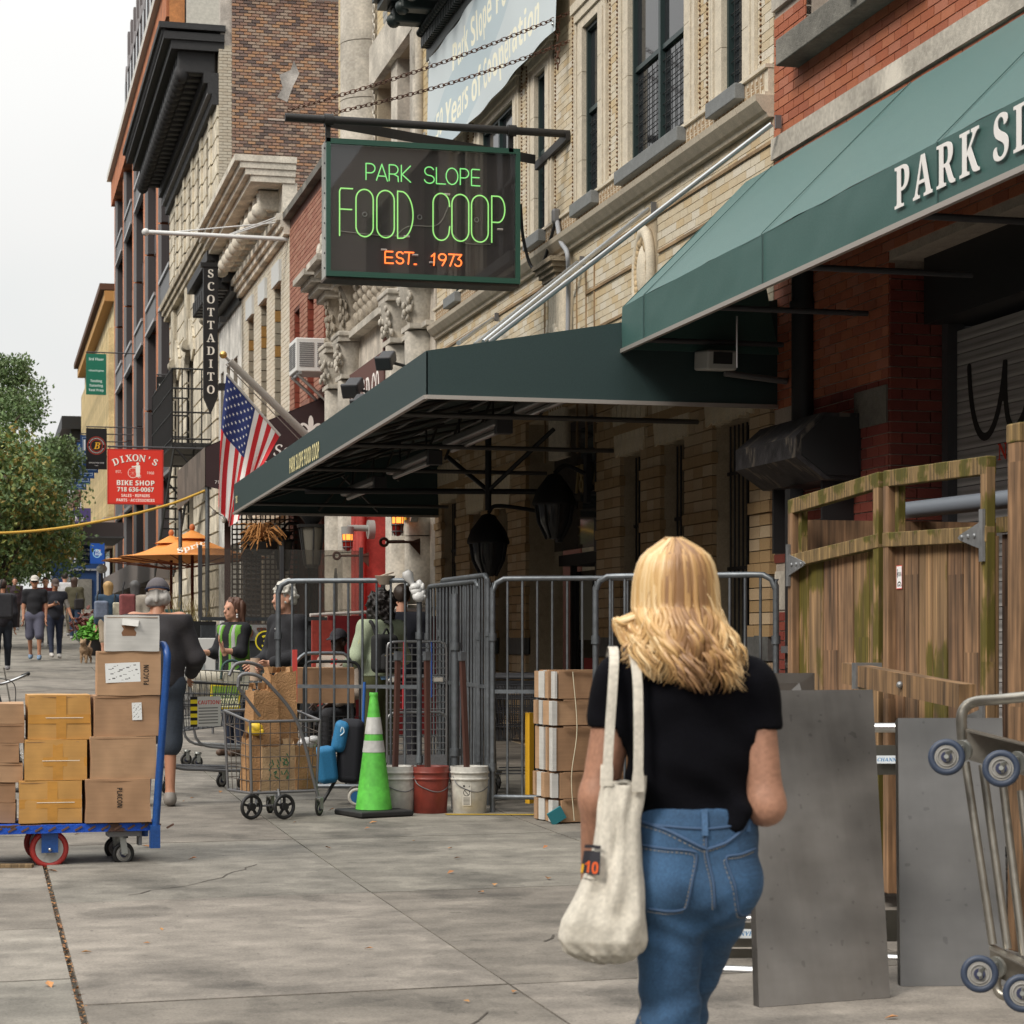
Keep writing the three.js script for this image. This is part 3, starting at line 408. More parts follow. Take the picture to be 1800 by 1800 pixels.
// ---------- buildings further along ----------
{
const fh=facade('firehouse','firehouse with carved limestone base and yellow brick upper storeys','building');
const winU=[-32.7,-29.6,7.2,10.1],winU2=[-36.0,-34.9,6.6,9.6],door=[-33.4,-30.6,-0.1,4.3];
mesh('wall',wallWithHoles(-36.5,-28.206,-0.4,14,[winU,door],0.4),M([0.5,0.42,0.3],{map:T.grain,key:'fhm'}),fh);
new MB().box(8.2,14.2,8,-32.3,6.8,-8.4).build('building_core',M([0.4,0.33,0.22],{map:T.blotch}),fh);
const yb=brickM([[0.76,0.6,0.35],[0.78,0.63,0.39],[0.73,0.56,0.31],[0.8,0.66,0.43]]);
bricks(fh,{x0:-36.49,x1:-28.21,y0:7.1,y1:13.5,L:0.3,h:0.1,joint:0.008,holes:[winU,[-34.95,-32.7,7,14],[-32.75,-29.3,7,10.75]],mats:yb,most:260,near:near2(-29,9.5)});
// grey diamond headers
{const l=[],dm=[M([0.42,0.42,0.4],{map:T.grain})];for(const[x,y]of[[-29.0,10.4],[-28.6,9.3],[-29.05,8.3],[-28.6,7.5],[-28.7,11],[-35.6,11.6],[-36,10.6],[-35.4,10],[-36.1,9],[-35.5,8.4],[-31,11.3],[-32,11.1],[-29.9,11.4],[-35.7,12.6]])for(const[dx,dy]of[[0,-0.2],[-0.08,-0.1],[0.08,-0.1],[-0.13,0],[0.13,0],[0,0],[-0.08,0.1],[0.08,0.1],[0,0.2]])l.push({x:x+dx,y:y+dy,z:-0.002,s:[0.15,0.09,0.04],m:0});pieces('brick',fh,fit(new THREE.BoxGeometry(1,1,1)),dm,l,200);}
// tall round shaft and its flat neighbour, drum by drum
{const p=sub('engaged_column',fh);for(let y=7.3;y<13.4;y+=0.92)new MB().cyl(0.42,0.42,0.905,-33.5,y+0.455,0.05,0,0,0,20).build('drum',stoneM,p);for(let y=7.3;y<13.4;y+=0.92)new MB().box(0.42,0.905,0.25,-34.5,y+0.455,0).build('drum',stoneM,p);const o=new MB();for(let y=7.4;y<13.4;y+=0.16)o.tor(0.07,0.018,-32.86,y,0.04,0,0,0,5,10);o.build('carving',stoneM,p);}
// window with stone surround
{const w=sub('window_surround',fh),[a,b,c,d]=winU;new MB().box(3.4,0.65,0.2,-31.15,d+0.33,0.02).build('lintel',stoneM,w);new MB().box(0.36,d-c,0.62,-29.42,(c+d)/2,-0.2).build('jamb',stoneM,w);new MB().box(0.5,d-c,0.5,-31.2,(c+d)/2,-0.22).build('mullion',stoneM,w);new MB().box(b-a,0.36,0.42,(a+b)/2,8.35,-0.18).build('transom',stoneM,w);new MB().cyl(0.09,0.09,d-c+0.6,-29.2,(c+d)/2+0.2,0.06).build('roll',stoneM,w);
const rf=M([0.33,0.075,0.04],{rough:0.6});for(const[x0,x1]of[[a,-31.45],[-30.95,b]]){const s=sub('window',fh);new MB().box(x1-x0,d-8.53,0.02,(x0+x1)/2,(d+8.53)/2,-0.45).box(x1-x0,1,0.02,(x0+x1)/2,7.67,-0.45).build('pane',C.glass,s);const f=new MB();for(const x of[x0+0.08,(x0+x1)/2,x1-0.08,x1-0.24])f.box(0.09,d-8.53,0.1,x,(d+8.53)/2,-0.4);f.box(x1-x0,0.09,0.1,(x0+x1)/2,9.4,-0.4);f.build('frame',rf,s);}}
// limestone base: columns, capitals, ledges, carved frieze
const cols=[-28.8,-30.25,-34.55,-35.95];
const base=sub('limestone_base',fh);
new MB().box(8.28,3.2,0.3,-32.35,5.85,-0.12).build('ashlar',M([0.68,0.61,0.52],{map:again(T.blotch,1.6),rough:0.85,key:'ash'}),base);
new MB().box(2.3,4.4,0.3,-29.36,2.1,-0.12).box(3.05,4.4,0.3,-34.95,2.1,-0.12).build('ashlar',M([0.68,0.61,0.52],{map:again(T.blotch,1.6),rough:0.85,key:'ash'}),base);
for(const x of cols){
const c=sub('column',base);for(let y=0;y<5.7;y+=0.95)new MB().cyl(0.24,0.24,0.935,x,y+0.47,0.1,0,0,0,18).build('drum',stoneM,c);
new MB().box(0.62,0.07,0.42,x,5.74,0.12).build('necking',stoneM,c);
const k=new MB();k.lathe([[0.2,5.78],[0.24,5.9],[0.3,6.15],[0.33,6.3]],x,0,0.1,14);for(let i=0;i<34;i++)k.sph(0.045,x+rr(-0.24,0.24),rr(5.86,6.25),0.1+rr(0.16,0.3),1,1.2,0.7,7);k.build('capital',stoneM,c);new MB().box(0.74,0.08,0.5,x,6.35,0.13).rbox(0.8,0.09,0.54,0.03,x,6.43,0.13).build('abacus',stoneM,c);
const f=new MB();f.lathe([[0.2,6.5],[0.22,6.6],[0.14,6.75],[0.17,7.0],[0.24,7.25]],x,0,0.1,12);for(let i=0;i<30;i++)f.sph(0.042,x+rr(-0.17,0.17),rr(6.55,7.2),0.1+rr(0.1,0.22),1,1.6,0.7,7);f.build('figure_carving',M([0.45,0.39,0.31],{map:T.blotch,bump:T.bump,bs:0.01,key:'fig'}),c);
}
for(const[y,h,z]of[[5.75,0.07,0.14],[6.4,0.1,0.2],[6.5,0.05,0.13]])new MB().box(8.26,h,z+0.08,-32.35,y,z/2-0.02).build('ledge',stoneM,base);
for(let i=0;i<9;i++){const x=-33.9+i*0.42,t=new MB();t.add(new THREE.TubeGeometry(curve(Array.from({length:13},(_,k)=>V(x+0.03*Math.cos(k*1.9),6.62+k*0.05,0.12+0.03*Math.sin(k*1.9)))),26,0.055,6));t.sph(0.08,x,6.62,0.12,1,1.5,0.8,7);t.build('twisted_corbel',M([0.45,0.39,0.31],{map:T.blotch,bump:T.bump,bs:0.01,key:'fig'}),base);}
for(let k=0;k<5;k++)for(let x=-36.3;x<-28.6;x+=0.78)new MB().box(0.765,0.1,0.2+k*0.09,x+0.385,7.27+k*0.105,0.06+k*0.03).build('cornice_block',stoneM,base);
for(const[x,w]of[[-36.0,1.25],[-34.5,1.1]]){const b=new MB();for(let k=0;k<4;k++)b.box(w-0.3+k*0.12,0.1,0.4+k*0.14,x,7.3+k*0.11,0.2+k*0.06);b.build('corner_cornice',stoneM,base);const o=new MB();for(let i=0;i<18;i++)o.sph(0.1,x+rr(-0.3,0.3),rr(7.8,8.3),0.25+rr(0,0.2),1,1.4,0.8,7);o.build('finial_carving',stoneM,base);}
// bronze relief panels between the paired columns
for(const x of[-29.53,-35.25]){const p=sub('bronze_panel',fh),bm=M([0.05,0.075,0.07],{rough:0.55,metal:0.4,map:T.blotch});new MB().box(0.86,1.75,0.06,x,4.75,0.06).build('plate',bm,p);const o=new MB();for(let i=0;i<46;i++)o.sph(rr(0.03,0.08),x+rr(-0.34,0.34),4.75+rr(-0.75,0.75),0.1,1,rr(0.8,2),0.6,7);o.build('relief',bm,p);}
// red door and surround
const redP=M([0.60,0.018,0.02],{rough:0.5,map:T.grain});
{const d=sub('garage_door',fh);new MB().box(2.8,4.3,0.08,-32.0,2.1,-0.3).build('leaf',redP,d);new MB().box(0.1,4.2,0.12,-31.05,2.1,-0.24).box(0.07,4.2,0.1,-30.8,2.1,-0.24).build('stile',M([0.66,0.06,0.04],{rough:0.5}),d);}
{const j=new MB();j.box(0.34,4.4,0.5,-33.55,2.1,-0.05).cyl(0.06,0.06,4.4,-33.36,2.1,0.14).cyl(0.06,0.06,4.4,-33.7,2.1,0.2);j.build('door_jamb',M([0.55,0.075,0.06],{rough:0.6,map:T.blotch}),fh);}
{const g=sub('downpipe',fh),bp=C.black;new MB().bar(V(-30.42,2.55,0.18),V(-30.42,6.0,0.18),0.1,0.1,14).build('pipe',bp,g);new MB().tube([V(-30.42,2.58,0.18),V(-30.42,2.4,0.18),V(-30.6,2.26,0.18),V(-30.82,2.24,0.18),V(-31,2.1,0.18),V(-31,1.2,0.18)],0.1,40,12).build('elbow',bp,g);}
{const s=sub('notice',fh);new MB().box(0.3,0.28,0.012,-28.7,3.2,0.36).build('plate',M([0.7,0.53,0.03]),s);const s2=sub('notice',fh),p=print(64,256,(x)=>{x.fillStyle='#dfe6e8';x.fillRect(0,0,64,256);x.fillStyle='#7fb6c4';x.beginPath();x.ellipse(32,128,17,70,0,0,7);x.fill();});printed('sheet',0.32,0.95,p,s2,-28.66,1.85,0.36);}
// brown name board and the floodlights
{const b=thing('name_board','brown squad company name board on the firehouse stone','sign',V(5.8,0,0),-Math.PI/2);const map=print(1024,256,(x,w,h)=>{x.fillStyle='#5d3c35';x.fillRect(0,0,w,h);x.fillStyle='#e8e2dc';x.strokeStyle='#d8d2cc';x.font='bold 200px serif';x.save();x.scale(0.72,1);x.lineWidth=5;x.fillText('SQUAD CO. 1',60,205);x.restore();});const bm=M([0.13,0.05,0.04],{map:T.grain});new MB().box(3.4,0.95,0.07,-32.3,5.25,0).build('board',bm,b);printed('lettering',3.36,0.92,map,b,-32.3,5.25,0.037);new MB().box(0.09,1.2,0.16,-30.6,5.3,0.03).build('edge_post',bm,b);}
for(const[px,py,lab,sc]of[[680,632,'black floodlight shining down on the brown name board',1],[622,680,'upper of two black floodlights on the firehouse columns',1.15],[634,706,'lower of two black floodlights on the firehouse columns',0.95]]){const X=5.35,S=sOn(px,X),t=thing('floodlight',lab,'lamp',V(X,yOf(py,dOf(X,S)),-S),-0.5);const h=new MB();h.rbox(0.2*sc,0.16*sc,0.3*sc,0.03,0,0,0,0.5).rbox(0.24*sc,0.2*sc,0.06,0.02,0,-0.07*sc,0.14*sc,0.5);h.build('housing',C.dark,t);new MB().box(0.2*sc,0.15*sc,0.012,0,-0.085*sc,0.172*sc,0.5).build('lens',C.glass,t);new MB().bar(V(0,-0.02,-0.05),V(0.3,-0.1,-0.2),0.022).build('arm',C.black,t);}
// caged lamps and hose hooks by the door
for(const[px,py,lab]of[[611,945,'caged lamp lit orange on the pale stone by the red door'],[699,915,'caged lamp lit orange in front of the red door']]){const X=5.5,S=sOn(px,X),t=thing('caged_lamp',lab,'lamp',V(X,yOf(py,dOf(X,S)),-S));const d=px===699?0.2:0.35;new MB().cyl(0.1,0.1,0.12,0,0.11,0).bar(V(0,0.15,0),V(d,0.15,0),0.05).cyl(0.15,0.15,0.1,d+0.02,0.13,0,0,0,Math.PI/2).build('cap',M([0.3,0.3,0.28],{rough:0.6}),t);new MB().lathe([[0.075,0.05],[0.075,-0.14],[0.05,-0.2],[0,-0.22]],0,0,0,14).build('globe',M([0.25,0.012,0.008],{rough:0.15}),t);new MB().cyl(0.077,0.077,0.09,0,0.005,0).build('bulb',glow([1,0.25,0.04],1.6),t);const c=new MB();for(let k=0;k<6;k++)c.bar(V(0.085*Math.cos(k*1.047),0.05,0.085*Math.sin(k*1.047)),V(0.07*Math.cos(k*1.047),-0.21,0.07*Math.sin(k*1.047)),0.007,0.007,5);c.tor(0.087,0.007,0,-0.06,0,Math.PI/2,0,0,5,16).tor(0.08,0.007,0,-0.15,0,Math.PI/2,0,0,5,16);c.build('cage',C.greyp,t);}
for(const[px,py,lab]of[[592,977,'rusty ring bracket on the pale stone beside the red door'],[675,953,'rusty ring bracket in front of the red door']]){const X=5.25,S=sOn(px,X),t=thing('wall_bracket',lab,'bracket',V(X,yOf(py,dOf(X,S)),-S)),rm=M([0.09,0.035,0.022],{rough:0.9,map:T.blotch});new MB().tor(0.05,0.02,0,0,0).build('ring',rm,t);new MB().bar(V(0.05,0,0),V(0.5,0.01,0),0.018).build('arm',rm,t);new MB().ext([[0.34,0],[0.5,0.06],[0.5,-0.17]],0.02,0,0,-0.01).build('gusset',rm,t);}
{const t=thing('wall_plaque','dark shield shaped plaque on the pale stone beside the red door','plaque',V(5.8,0,0),-Math.PI/2);new MB().ext([[-0.14,0],[0.14,0],[0.14,0.95],[0,1.12],[-0.14,0.95]],0.03,-35.4,1.5,0.02).build('plate',M([0.07,0.065,0.06],{rough:0.5,bump:T.bump,bs:0.006}),t);}
}
{
const b=facade('brick_building','narrow red brick building with tall windows and an air conditioner','building');
const ws=[[-38.15,-37.2],[-40.2,-39.35],[-41.95,-41.2]].map(([x0,x1])=>[x0,x1,5.95,7.95]),lo=[[-41.9,-38.8,0,4],[-38.4,-36.9,0.2,4]];
mesh('wall',wallWithHoles(-42.6,-36.506,-0.4,10.0,[...ws,...lo],0.4),M([0.16,0.06,0.04],{map:T.grain}),b);
new MB().box(6.05,10,8,-39.55,4.8,-8.4).build('building_core',M([0.25,0.1,0.07]),b);
const rb=brickM([[0.46,0.21,0.14],[0.43,0.19,0.125],[0.48,0.235,0.16],[0.4,0.165,0.11]]);
bricks(b,{x0:-42.59,x1:-36.51,y0:4.0,y1:9.75,L:0.4,h:0.098,joint:0.014,holes:ws,mats:rb,most:240,near:near2(-39,8.5)});
bricks(b,{x0:-42.59,x1:-36.51,y0:0.3,y1:4.0,L:0.4,h:0.1,joint:0.014,holes:lo,mats:brickM([[0.3,0.09,0.05],[0.27,0.08,0.05]]),most:0});
new MB().box(6.15,0.14,0.5,-39.56,10.0,-0.1).build('coping',sootM,b);
for(const[x0,x1,y0,y1]of ws){sash(b,x0,x1,y0,y1,-0.28,C.black,{rail:0.45});for(let y=y0;y<y1-0.05;y+=0.2)new MB().box(0.1,0.188,0.27,x0+0.0-0.04,y+0.1,-0.14).build('jamb_brick',M([0.33,0.06,0.03],{map:T.grain}),b);new MB().box(x1-x0+0.2,0.14,0.22,(x0+x1)/2,y0-0.07,0.0).build('window_sill',M([0.3,0.13,0.09],{map:T.blotch}),b);}
sash(b,...lo[0],-0.3,C.black,{lights:3,rail:0});sash(b,...lo[1],-0.3,C.black,{rail:0});
{const t=thing('air_conditioner','white window air conditioner on the narrow red brick building','air conditioner',V(5.72,6.38,-37.65),-Math.PI/2);new MB().rbox(0.85,0.6,0.75,0.02,0,0.1,0).build('case',M([0.7,0.7,0.68],{rough:0.5}),t);const g=new MB();for(let k=0;k<12;k++)g.box(0.36,0.02,0.012,-0.2,-0.1+k*0.037,0.378).box(0.36,0.02,0.012,0.2,-0.1+k*0.037,0.378);g.build('grille',M([0.2,0.2,0.2]),t);const sg=new MB();for(let k=0;k<12;k++)sg.box(0.012,0.02,0.26,0.428,-0.1+k*0.037,0.18).box(0.012,0.02,0.26,0.428,-0.1+k*0.037,-0.14);sg.build('side_grille',M([0.2,0.2,0.2]),t);new MB().bar(V(-0.3,-0.22,0.35),V(-0.3,-0.75,-0.25),0.03).bar(V(0.3,-0.22,0.35),V(0.3,-0.75,-0.25),0.03).box(0.9,0.05,0.06,0,-0.23,0.3).build('support',C.chrome,t);}
// lower front: trellis, lanterns, hanging planter
for(const[px,py,sc,lab]of[[548,945,1.0,'large glass wall lantern on the narrow red brick front'],[498,965,0.8,'smaller black wall lantern beside the trellis']]){const X=5.5,S=sOn(px,X),t=thing('wall_lantern',lab,'lantern',V(X,yOf(py,dOf(X,S)),-S)),k=sc;new MB().cyl(0.1*k,0.27*k,0.2*k,0,0.32*k,0,0,0,0,6).cyl(0.27*k,0.29*k,0.05*k,0,0.2*k,0,0,0,0,6).sph(0.07*k,0,0.45*k,0).cyl(0.12*k,0.14*k,0.06*k,0,-0.5*k,0,0,0,0,6).build('cap',C.black,t);new MB().cyl(0.13*k,0.22*k,0.66*k,0,-0.16*k,0,0,0,0,6).build('glass',M([0.13,0.12,0.1],{rough:0.15}),t);const f=new MB();for(let i=0;i<6;i++){const a=i*1.047+0.52;f.bar(V(0.235*k*Math.cos(a),0.18*k,0.235*k*Math.sin(a)),V(0.14*k*Math.cos(a),-0.48*k,0.14*k*Math.sin(a)),0.014);}f.build('frame',C.black,t);new MB().tube([V(0,0.45*k,0),V(0.1,0.62*k,0),V(0.32,0.55*k,0),V(0.45,0.2*k,0)],0.025).build('arm',C.black,t);}
{const t=thing('trellis','dark square lattice screen beside the restaurant door','trellis',V(5.3,gy(41),-41),-0.15),l=new MB();for(let i=0;i<15;i++)l.box(0.03,2.9,0.02,-0.65+i*0.092,1.6,0);for(let i=0;i<30;i++)l.box(1.32,0.03,0.02,0,0.25+i*0.097,0.015);l.build('lattice',M([0.06,0.045,0.038]),t);new MB().box(0.12,3.0,0.1,-0.74,1.55,0).box(0.1,3,0.1,0.72,1.55,0).build('post',M([0.075,0.035,0.03]),t);}
{const t=thing('hanging_planter','dark hanging basket of dry orange fern','plant',at(462,955,38));new MB().lathe([[0.02,-0.22],[0.16,-0.2],[0.3,0.02],[0.28,0.02]],0,0,0,16).build('basket',C.black,t);new MB().bar(V(0,0,0),V(0,1.2,0),0.01).build('chain',C.black,t);const m=new MB();for(let i=0;i<120;i++){const a=rr(0,6.28),r=rr(0.15,0.5),h=rr(0.05,0.38);m.tube([V(0,0,0),V(r*0.5*Math.cos(a),h,r*0.5*Math.sin(a)),V(r*Math.cos(a),h-rr(0,0.45)*r*1.6,r*Math.sin(a))],0.012,5,3);}m.build('foliage',M([0.36,0.16,0.045],{rough:0.9}),t);}
{const t=thing('shutter_post','grey louvred shutter standing by the restaurant entrance','shutter',V(5.2,gy(42.5),-42.4));new MB().box(0.36,2.7,0.08,0,1.4,0).build('frame',M([0.1,0.1,0.11]),t);const l=new MB();for(let i=0;i<24;i++)l.box(0.3,0.07,0.03,0,0.2+i*0.105,0.05,0.6);l.build('louvre',M([0.22,0.22,0.23]),t);}
}
{
const cb=facade('brick_building','cream brick building with a white bracketed cornice','building'),ws=[[-44.9,-43.9],[-47.2,-46.2],[-49.5,-48.5]].map(([a,b])=>[a,b,5.7,8.9]),paint=M([0.8,0.74,0.63],{map:T.blotch,rough:0.85});
mesh('wall',wallWithHoles(-50.9,-42.606,-0.4,10.2,[...ws,[-50,-43.2,0,4]],0.4),M([0.5,0.43,0.33],{map:T.grain}),cb);
new MB().box(8.2,11,6,-46.75,5,-7.4).build('building_core',M([0.4,0.36,0.3]),cb);
bricks(cb,{x0:-50.89,x1:-42.61,y0:4.2,y1:9.6,L:0.4,h:0.1,joint:0.01,holes:ws,mats:brickM([[0.8,0.73,0.59],[0.82,0.75,0.62],[0.77,0.69,0.55]]),most:120,near:near2(-43,8)});
for(const w of ws){sash(cb,...w,-0.3,C.black,{rail:0.45});new MB().box(1.2,0.45,0.1,(w[0]+w[1])/2,w[3]+0.23,0.02).build('lintel',M([0.55,0.57,0.57]),cb);for(let y=w[2];y<w[3];y+=0.25)new MB().box(0.06,0.23,0.28,w[0]-0.0,y+0.12,-0.14).build('jamb_brick',M(rnd()>0.86?[0.5,0.27,0.07]:[0.42,0.37,0.28],{map:T.grain}),cb);}
const cn=sub('cornice',cb);for(let k=0;k<3;k++)new MB().box(8.28,0.14,0.15+k*0.08,-46.75,9.72+k*0.14,0.05+k*0.03).build('moulding',paint,cn);for(let x=-50.6;x<-42.7;x+=0.72){const b=new MB();b.rbox(0.3,0.42,0.5,0.06,x,10.45,0.32).sph(0.17,x,10.25,0.52,1,1,1,8);b.build('bracket',paint,cn);}new MB().box(8.25,0.6,0.3,-46.75,10.4,0).build('frieze',paint,cn);for(let k=0;k<4;k++)new MB().box(8.3+k*0.05,0.13,0.9+k*0.12,-46.75,10.75+k*0.13,0.35+k*0.05).build('crown',paint,cn);
new MB().box(2.2,0.7,6,-43.7,10.6,-3.6).build('parapet',M([0.42,0.38,0.31],{map:T.blotch}),cb);
const wb=facade('brick_building','white painted building with a small black cornice','building'),wv=[[-52.6,-51.8],[-54.2,-53.4],[-55.6,-54.9]].map(([a,b])=>[a,b,5.5,8.4]),wp=M([0.82,0.8,0.75],{map:T.blotch,rough:0.8});
mesh('wall',wallWithHoles(-56.1,-50.906,-0.4,9.8,[...wv,[-55.5,-51.4,0,3.8]],0.4),wp,wb);new MB().box(5.1,10,6,-53.5,4.8,-7.4).build('building_core',M([0.5,0.48,0.44]),wb);
for(const w of wv){sash(wb,...w,-0.3,C.black,{rail:0.5});new MB().box(0.06,2.9,0.28,w[0],6.95,-0.14).build('jamb',M([0.4,0.36,0.3],{map:T.grain}),wb);}
const c2=sub('cornice',wb);for(let k=0;k<5;k++)new MB().box(5.2,0.24,0.15+k*0.2,-53.5,9.7+k*0.24,k*0.09).build('moulding',C.black,c2);for(let x=-55.9;x<-51;x+=0.5)new MB().rbox(0.22,0.4,0.5,0.04,x,10.1,0.45).build('bracket',C.black,c2);
}
{
const t=facade('apartment_building','tall cream brick apartment building with a heavy black cornice and bare brick side wall','building');
const holes=[];for(const[y0,y1]of[[13.2,15.3]])for(let i=0;i<5;i++)holes.push([-58.9-i*2.6,-58.0-i*2.6,y0,y1]);holes.push([-65,-62.6,3.6,10.3],[-69.6,-67.4,3.6,10.3]);
const cm=M([0.8,0.72,0.57],{map:T.blotch,rough:0.85});
mesh('wall',wallWithHoles(-71,-56.106,-0.4,17.2,holes,0.4),M([0.5,0.44,0.34],{map:T.grain}),t);
new MB().box(14.85,17.4,12,-63.55,8.3,-6.45).build('body',M([0.42,0.38,0.32],{map:T.grain}),t);
const dark=M([0.03,0.028,0.028],{rough:0.2});holes.forEach(([a,b,c,d])=>{const w=sub('window',t);new MB().box(b-a,d-c,0.04,(a+b)/2,(c+d)/2,-0.3).build('pane',dark,w);new MB().box(0.1,d-c,0.08,(a+b)/2,(c+d)/2,-0.25).build('frame',M([0.2,0.17,0.14]),w);});
for(let y=0.3,r=0;y<16;y+=0.5,r++){
let segs=[[-71,-56.11]];for(const[a,b,c,d]of holes)if(y+0.46>c&&y<d)segs=segs.flatMap(([p,q])=>q<=a||p>=b?[[p,q]]:[[p,a],[b,q]]);
for(const[p,q]of segs)if(q-p>0.1)new MB().box(q-p,0.44,0.1,(p+q)/2,y+0.22,0.0).build('brick_course',[cm,M([0.76,0.68,0.54],{map:T.blotch}),cm][r%3],t);
for(const x of[-57.6,-60.1,-62.7,-65.4,-68])if(y>12.6&&y<15.6)new MB().box(0.55,0.44,0.14,x,y+0.22,0.03).build('quoin',cm,t);
}
for(let k=0;k<3;k++)new MB().box(14.95,0.18,0.3+k*0.14,-63.55,12.1+k*0.18,0.08).build('belt_course',M([0.5,0.43,0.32],{map:T.blotch}),t);
for(const x of[-63.8,-68.5,-58.2]){const s=new MB();s.rbox(0.6,2.0,0.22,0.06,x,11.2,0.08).cyl(0.16,0.16,0.6,x,10.25,0.14,0,0,1.57);s.build('keystone',M([0.56,0.5,0.39],{map:T.blotch}),t);}
for(const[a,b]of[[-65,-62.6],[-69.6,-67.4]]){const cx=(a+b)/2;for(let k=-4;k<=4;k++){const an=k*0.3;new MB().box(0.36,0.75,0.16,cx+Math.sin(an)*1.5,9.55+Math.cos(an)*1.1,0.04,0,0,-an).build('voussoir',cm,t);}}
// cornice
const k1=M([0.014,0.013,0.014],{rough:0.6,bump:T.bump,bs:0.01,map:T.grain}),cn=sub('cornice',t);
for(let k=0;k<3;k++)new MB().box(15.0,0.28,0.2+k*0.12,-63.6,15.75+k*0.28,0.08+k*0.05).build('moulding',k1,cn);new MB().box(14.9,0.05,0.36,-63.6,15.9,0.12).build('fillet',M([0.2,0.2,0.21]),cn);
for(let x=-70.7;x<-56.3;x+=0.62){const b=new MB();b.rbox(0.34,0.62,1.0,0.06,x,16.75,0.55).sph(0.2,x,16.45,0.95,1,1.3,1,8);b.build('bracket',k1,cn);}
new MB().box(15.0,0.25,1.4,-63.6,17.15,0.55).box(15.1,0.2,1.6,-63.6,17.37,0.65).build('soffit',k1,cn);{const e=new MB();for(let x=-71;x<-56.2;x+=0.36)e.sph(0.16,x,17.5,1.42,1,1.1,0.6,7);e.build('leaf_edge',k1,cn);}new MB().box(15.2,0.16,1.75,-63.6,17.62,0.7).build('crown',k1,cn);
// side wall: common brick facing the camera
const sw=sub('side_wall',t,V(-56.09,0,0),Math.PI/2);
const pb=brickM([[0.40,0.235,0.165],[0.32,0.19,0.14],[0.48,0.26,0.15],[0.27,0.18,0.15],[0.43,0.3,0.22],[0.17,0.12,0.105],[0.46,0.34,0.26],[0.52,0.3,0.17]]);
new MB().box(12,19.6,0.3,6.05,9.2,-0.2).build('mortar',M([0.56,0.5,0.44],{map:T.blotch}),sw);
bricks(sw,{x0:0.35,x1:5.5,y0:10.3,y1:18.6,L:0.215,h:0.083,joint:0.024,mats:pb,most:300,near:near2(1.5,15.5),jit:0.004,z:0.0});
bricks(sw,{x0:0.0,x1:0.345,y0:6,y1:17.1,L:0.23,h:0.083,joint:0.012,mats:brickM([[0.6,0.53,0.42],[0.56,0.48,0.37]]),most:0,z:0.002});
new MB().box(5.3,0.16,0.5,2.95,19.05,0).build('coping',M([0.3,0.29,0.27]),sw);
{const st=new MB();const g=new THREE.ShapeGeometry(new THREE.Shape([[0,0],[0.25,0.35],[0.1,0.8],[0.6,1.0],[0.75,1.35],[1.0,0.9],[0.7,0.4],[0.45,-0.15]].map((p)=>new THREE.Vector2(...p))));st.add(g.scale(0.6,0.75,1).translate(1.55,15.9,0.0145));st.build('render_patch',M([0.5,0.46,0.42],{map:T.blotch}),sw);new MB().box(1.4,0.05,0.03,2.0,15.3,0.02).build('ledge',M([0.4,0.33,0.28]),sw);}
}
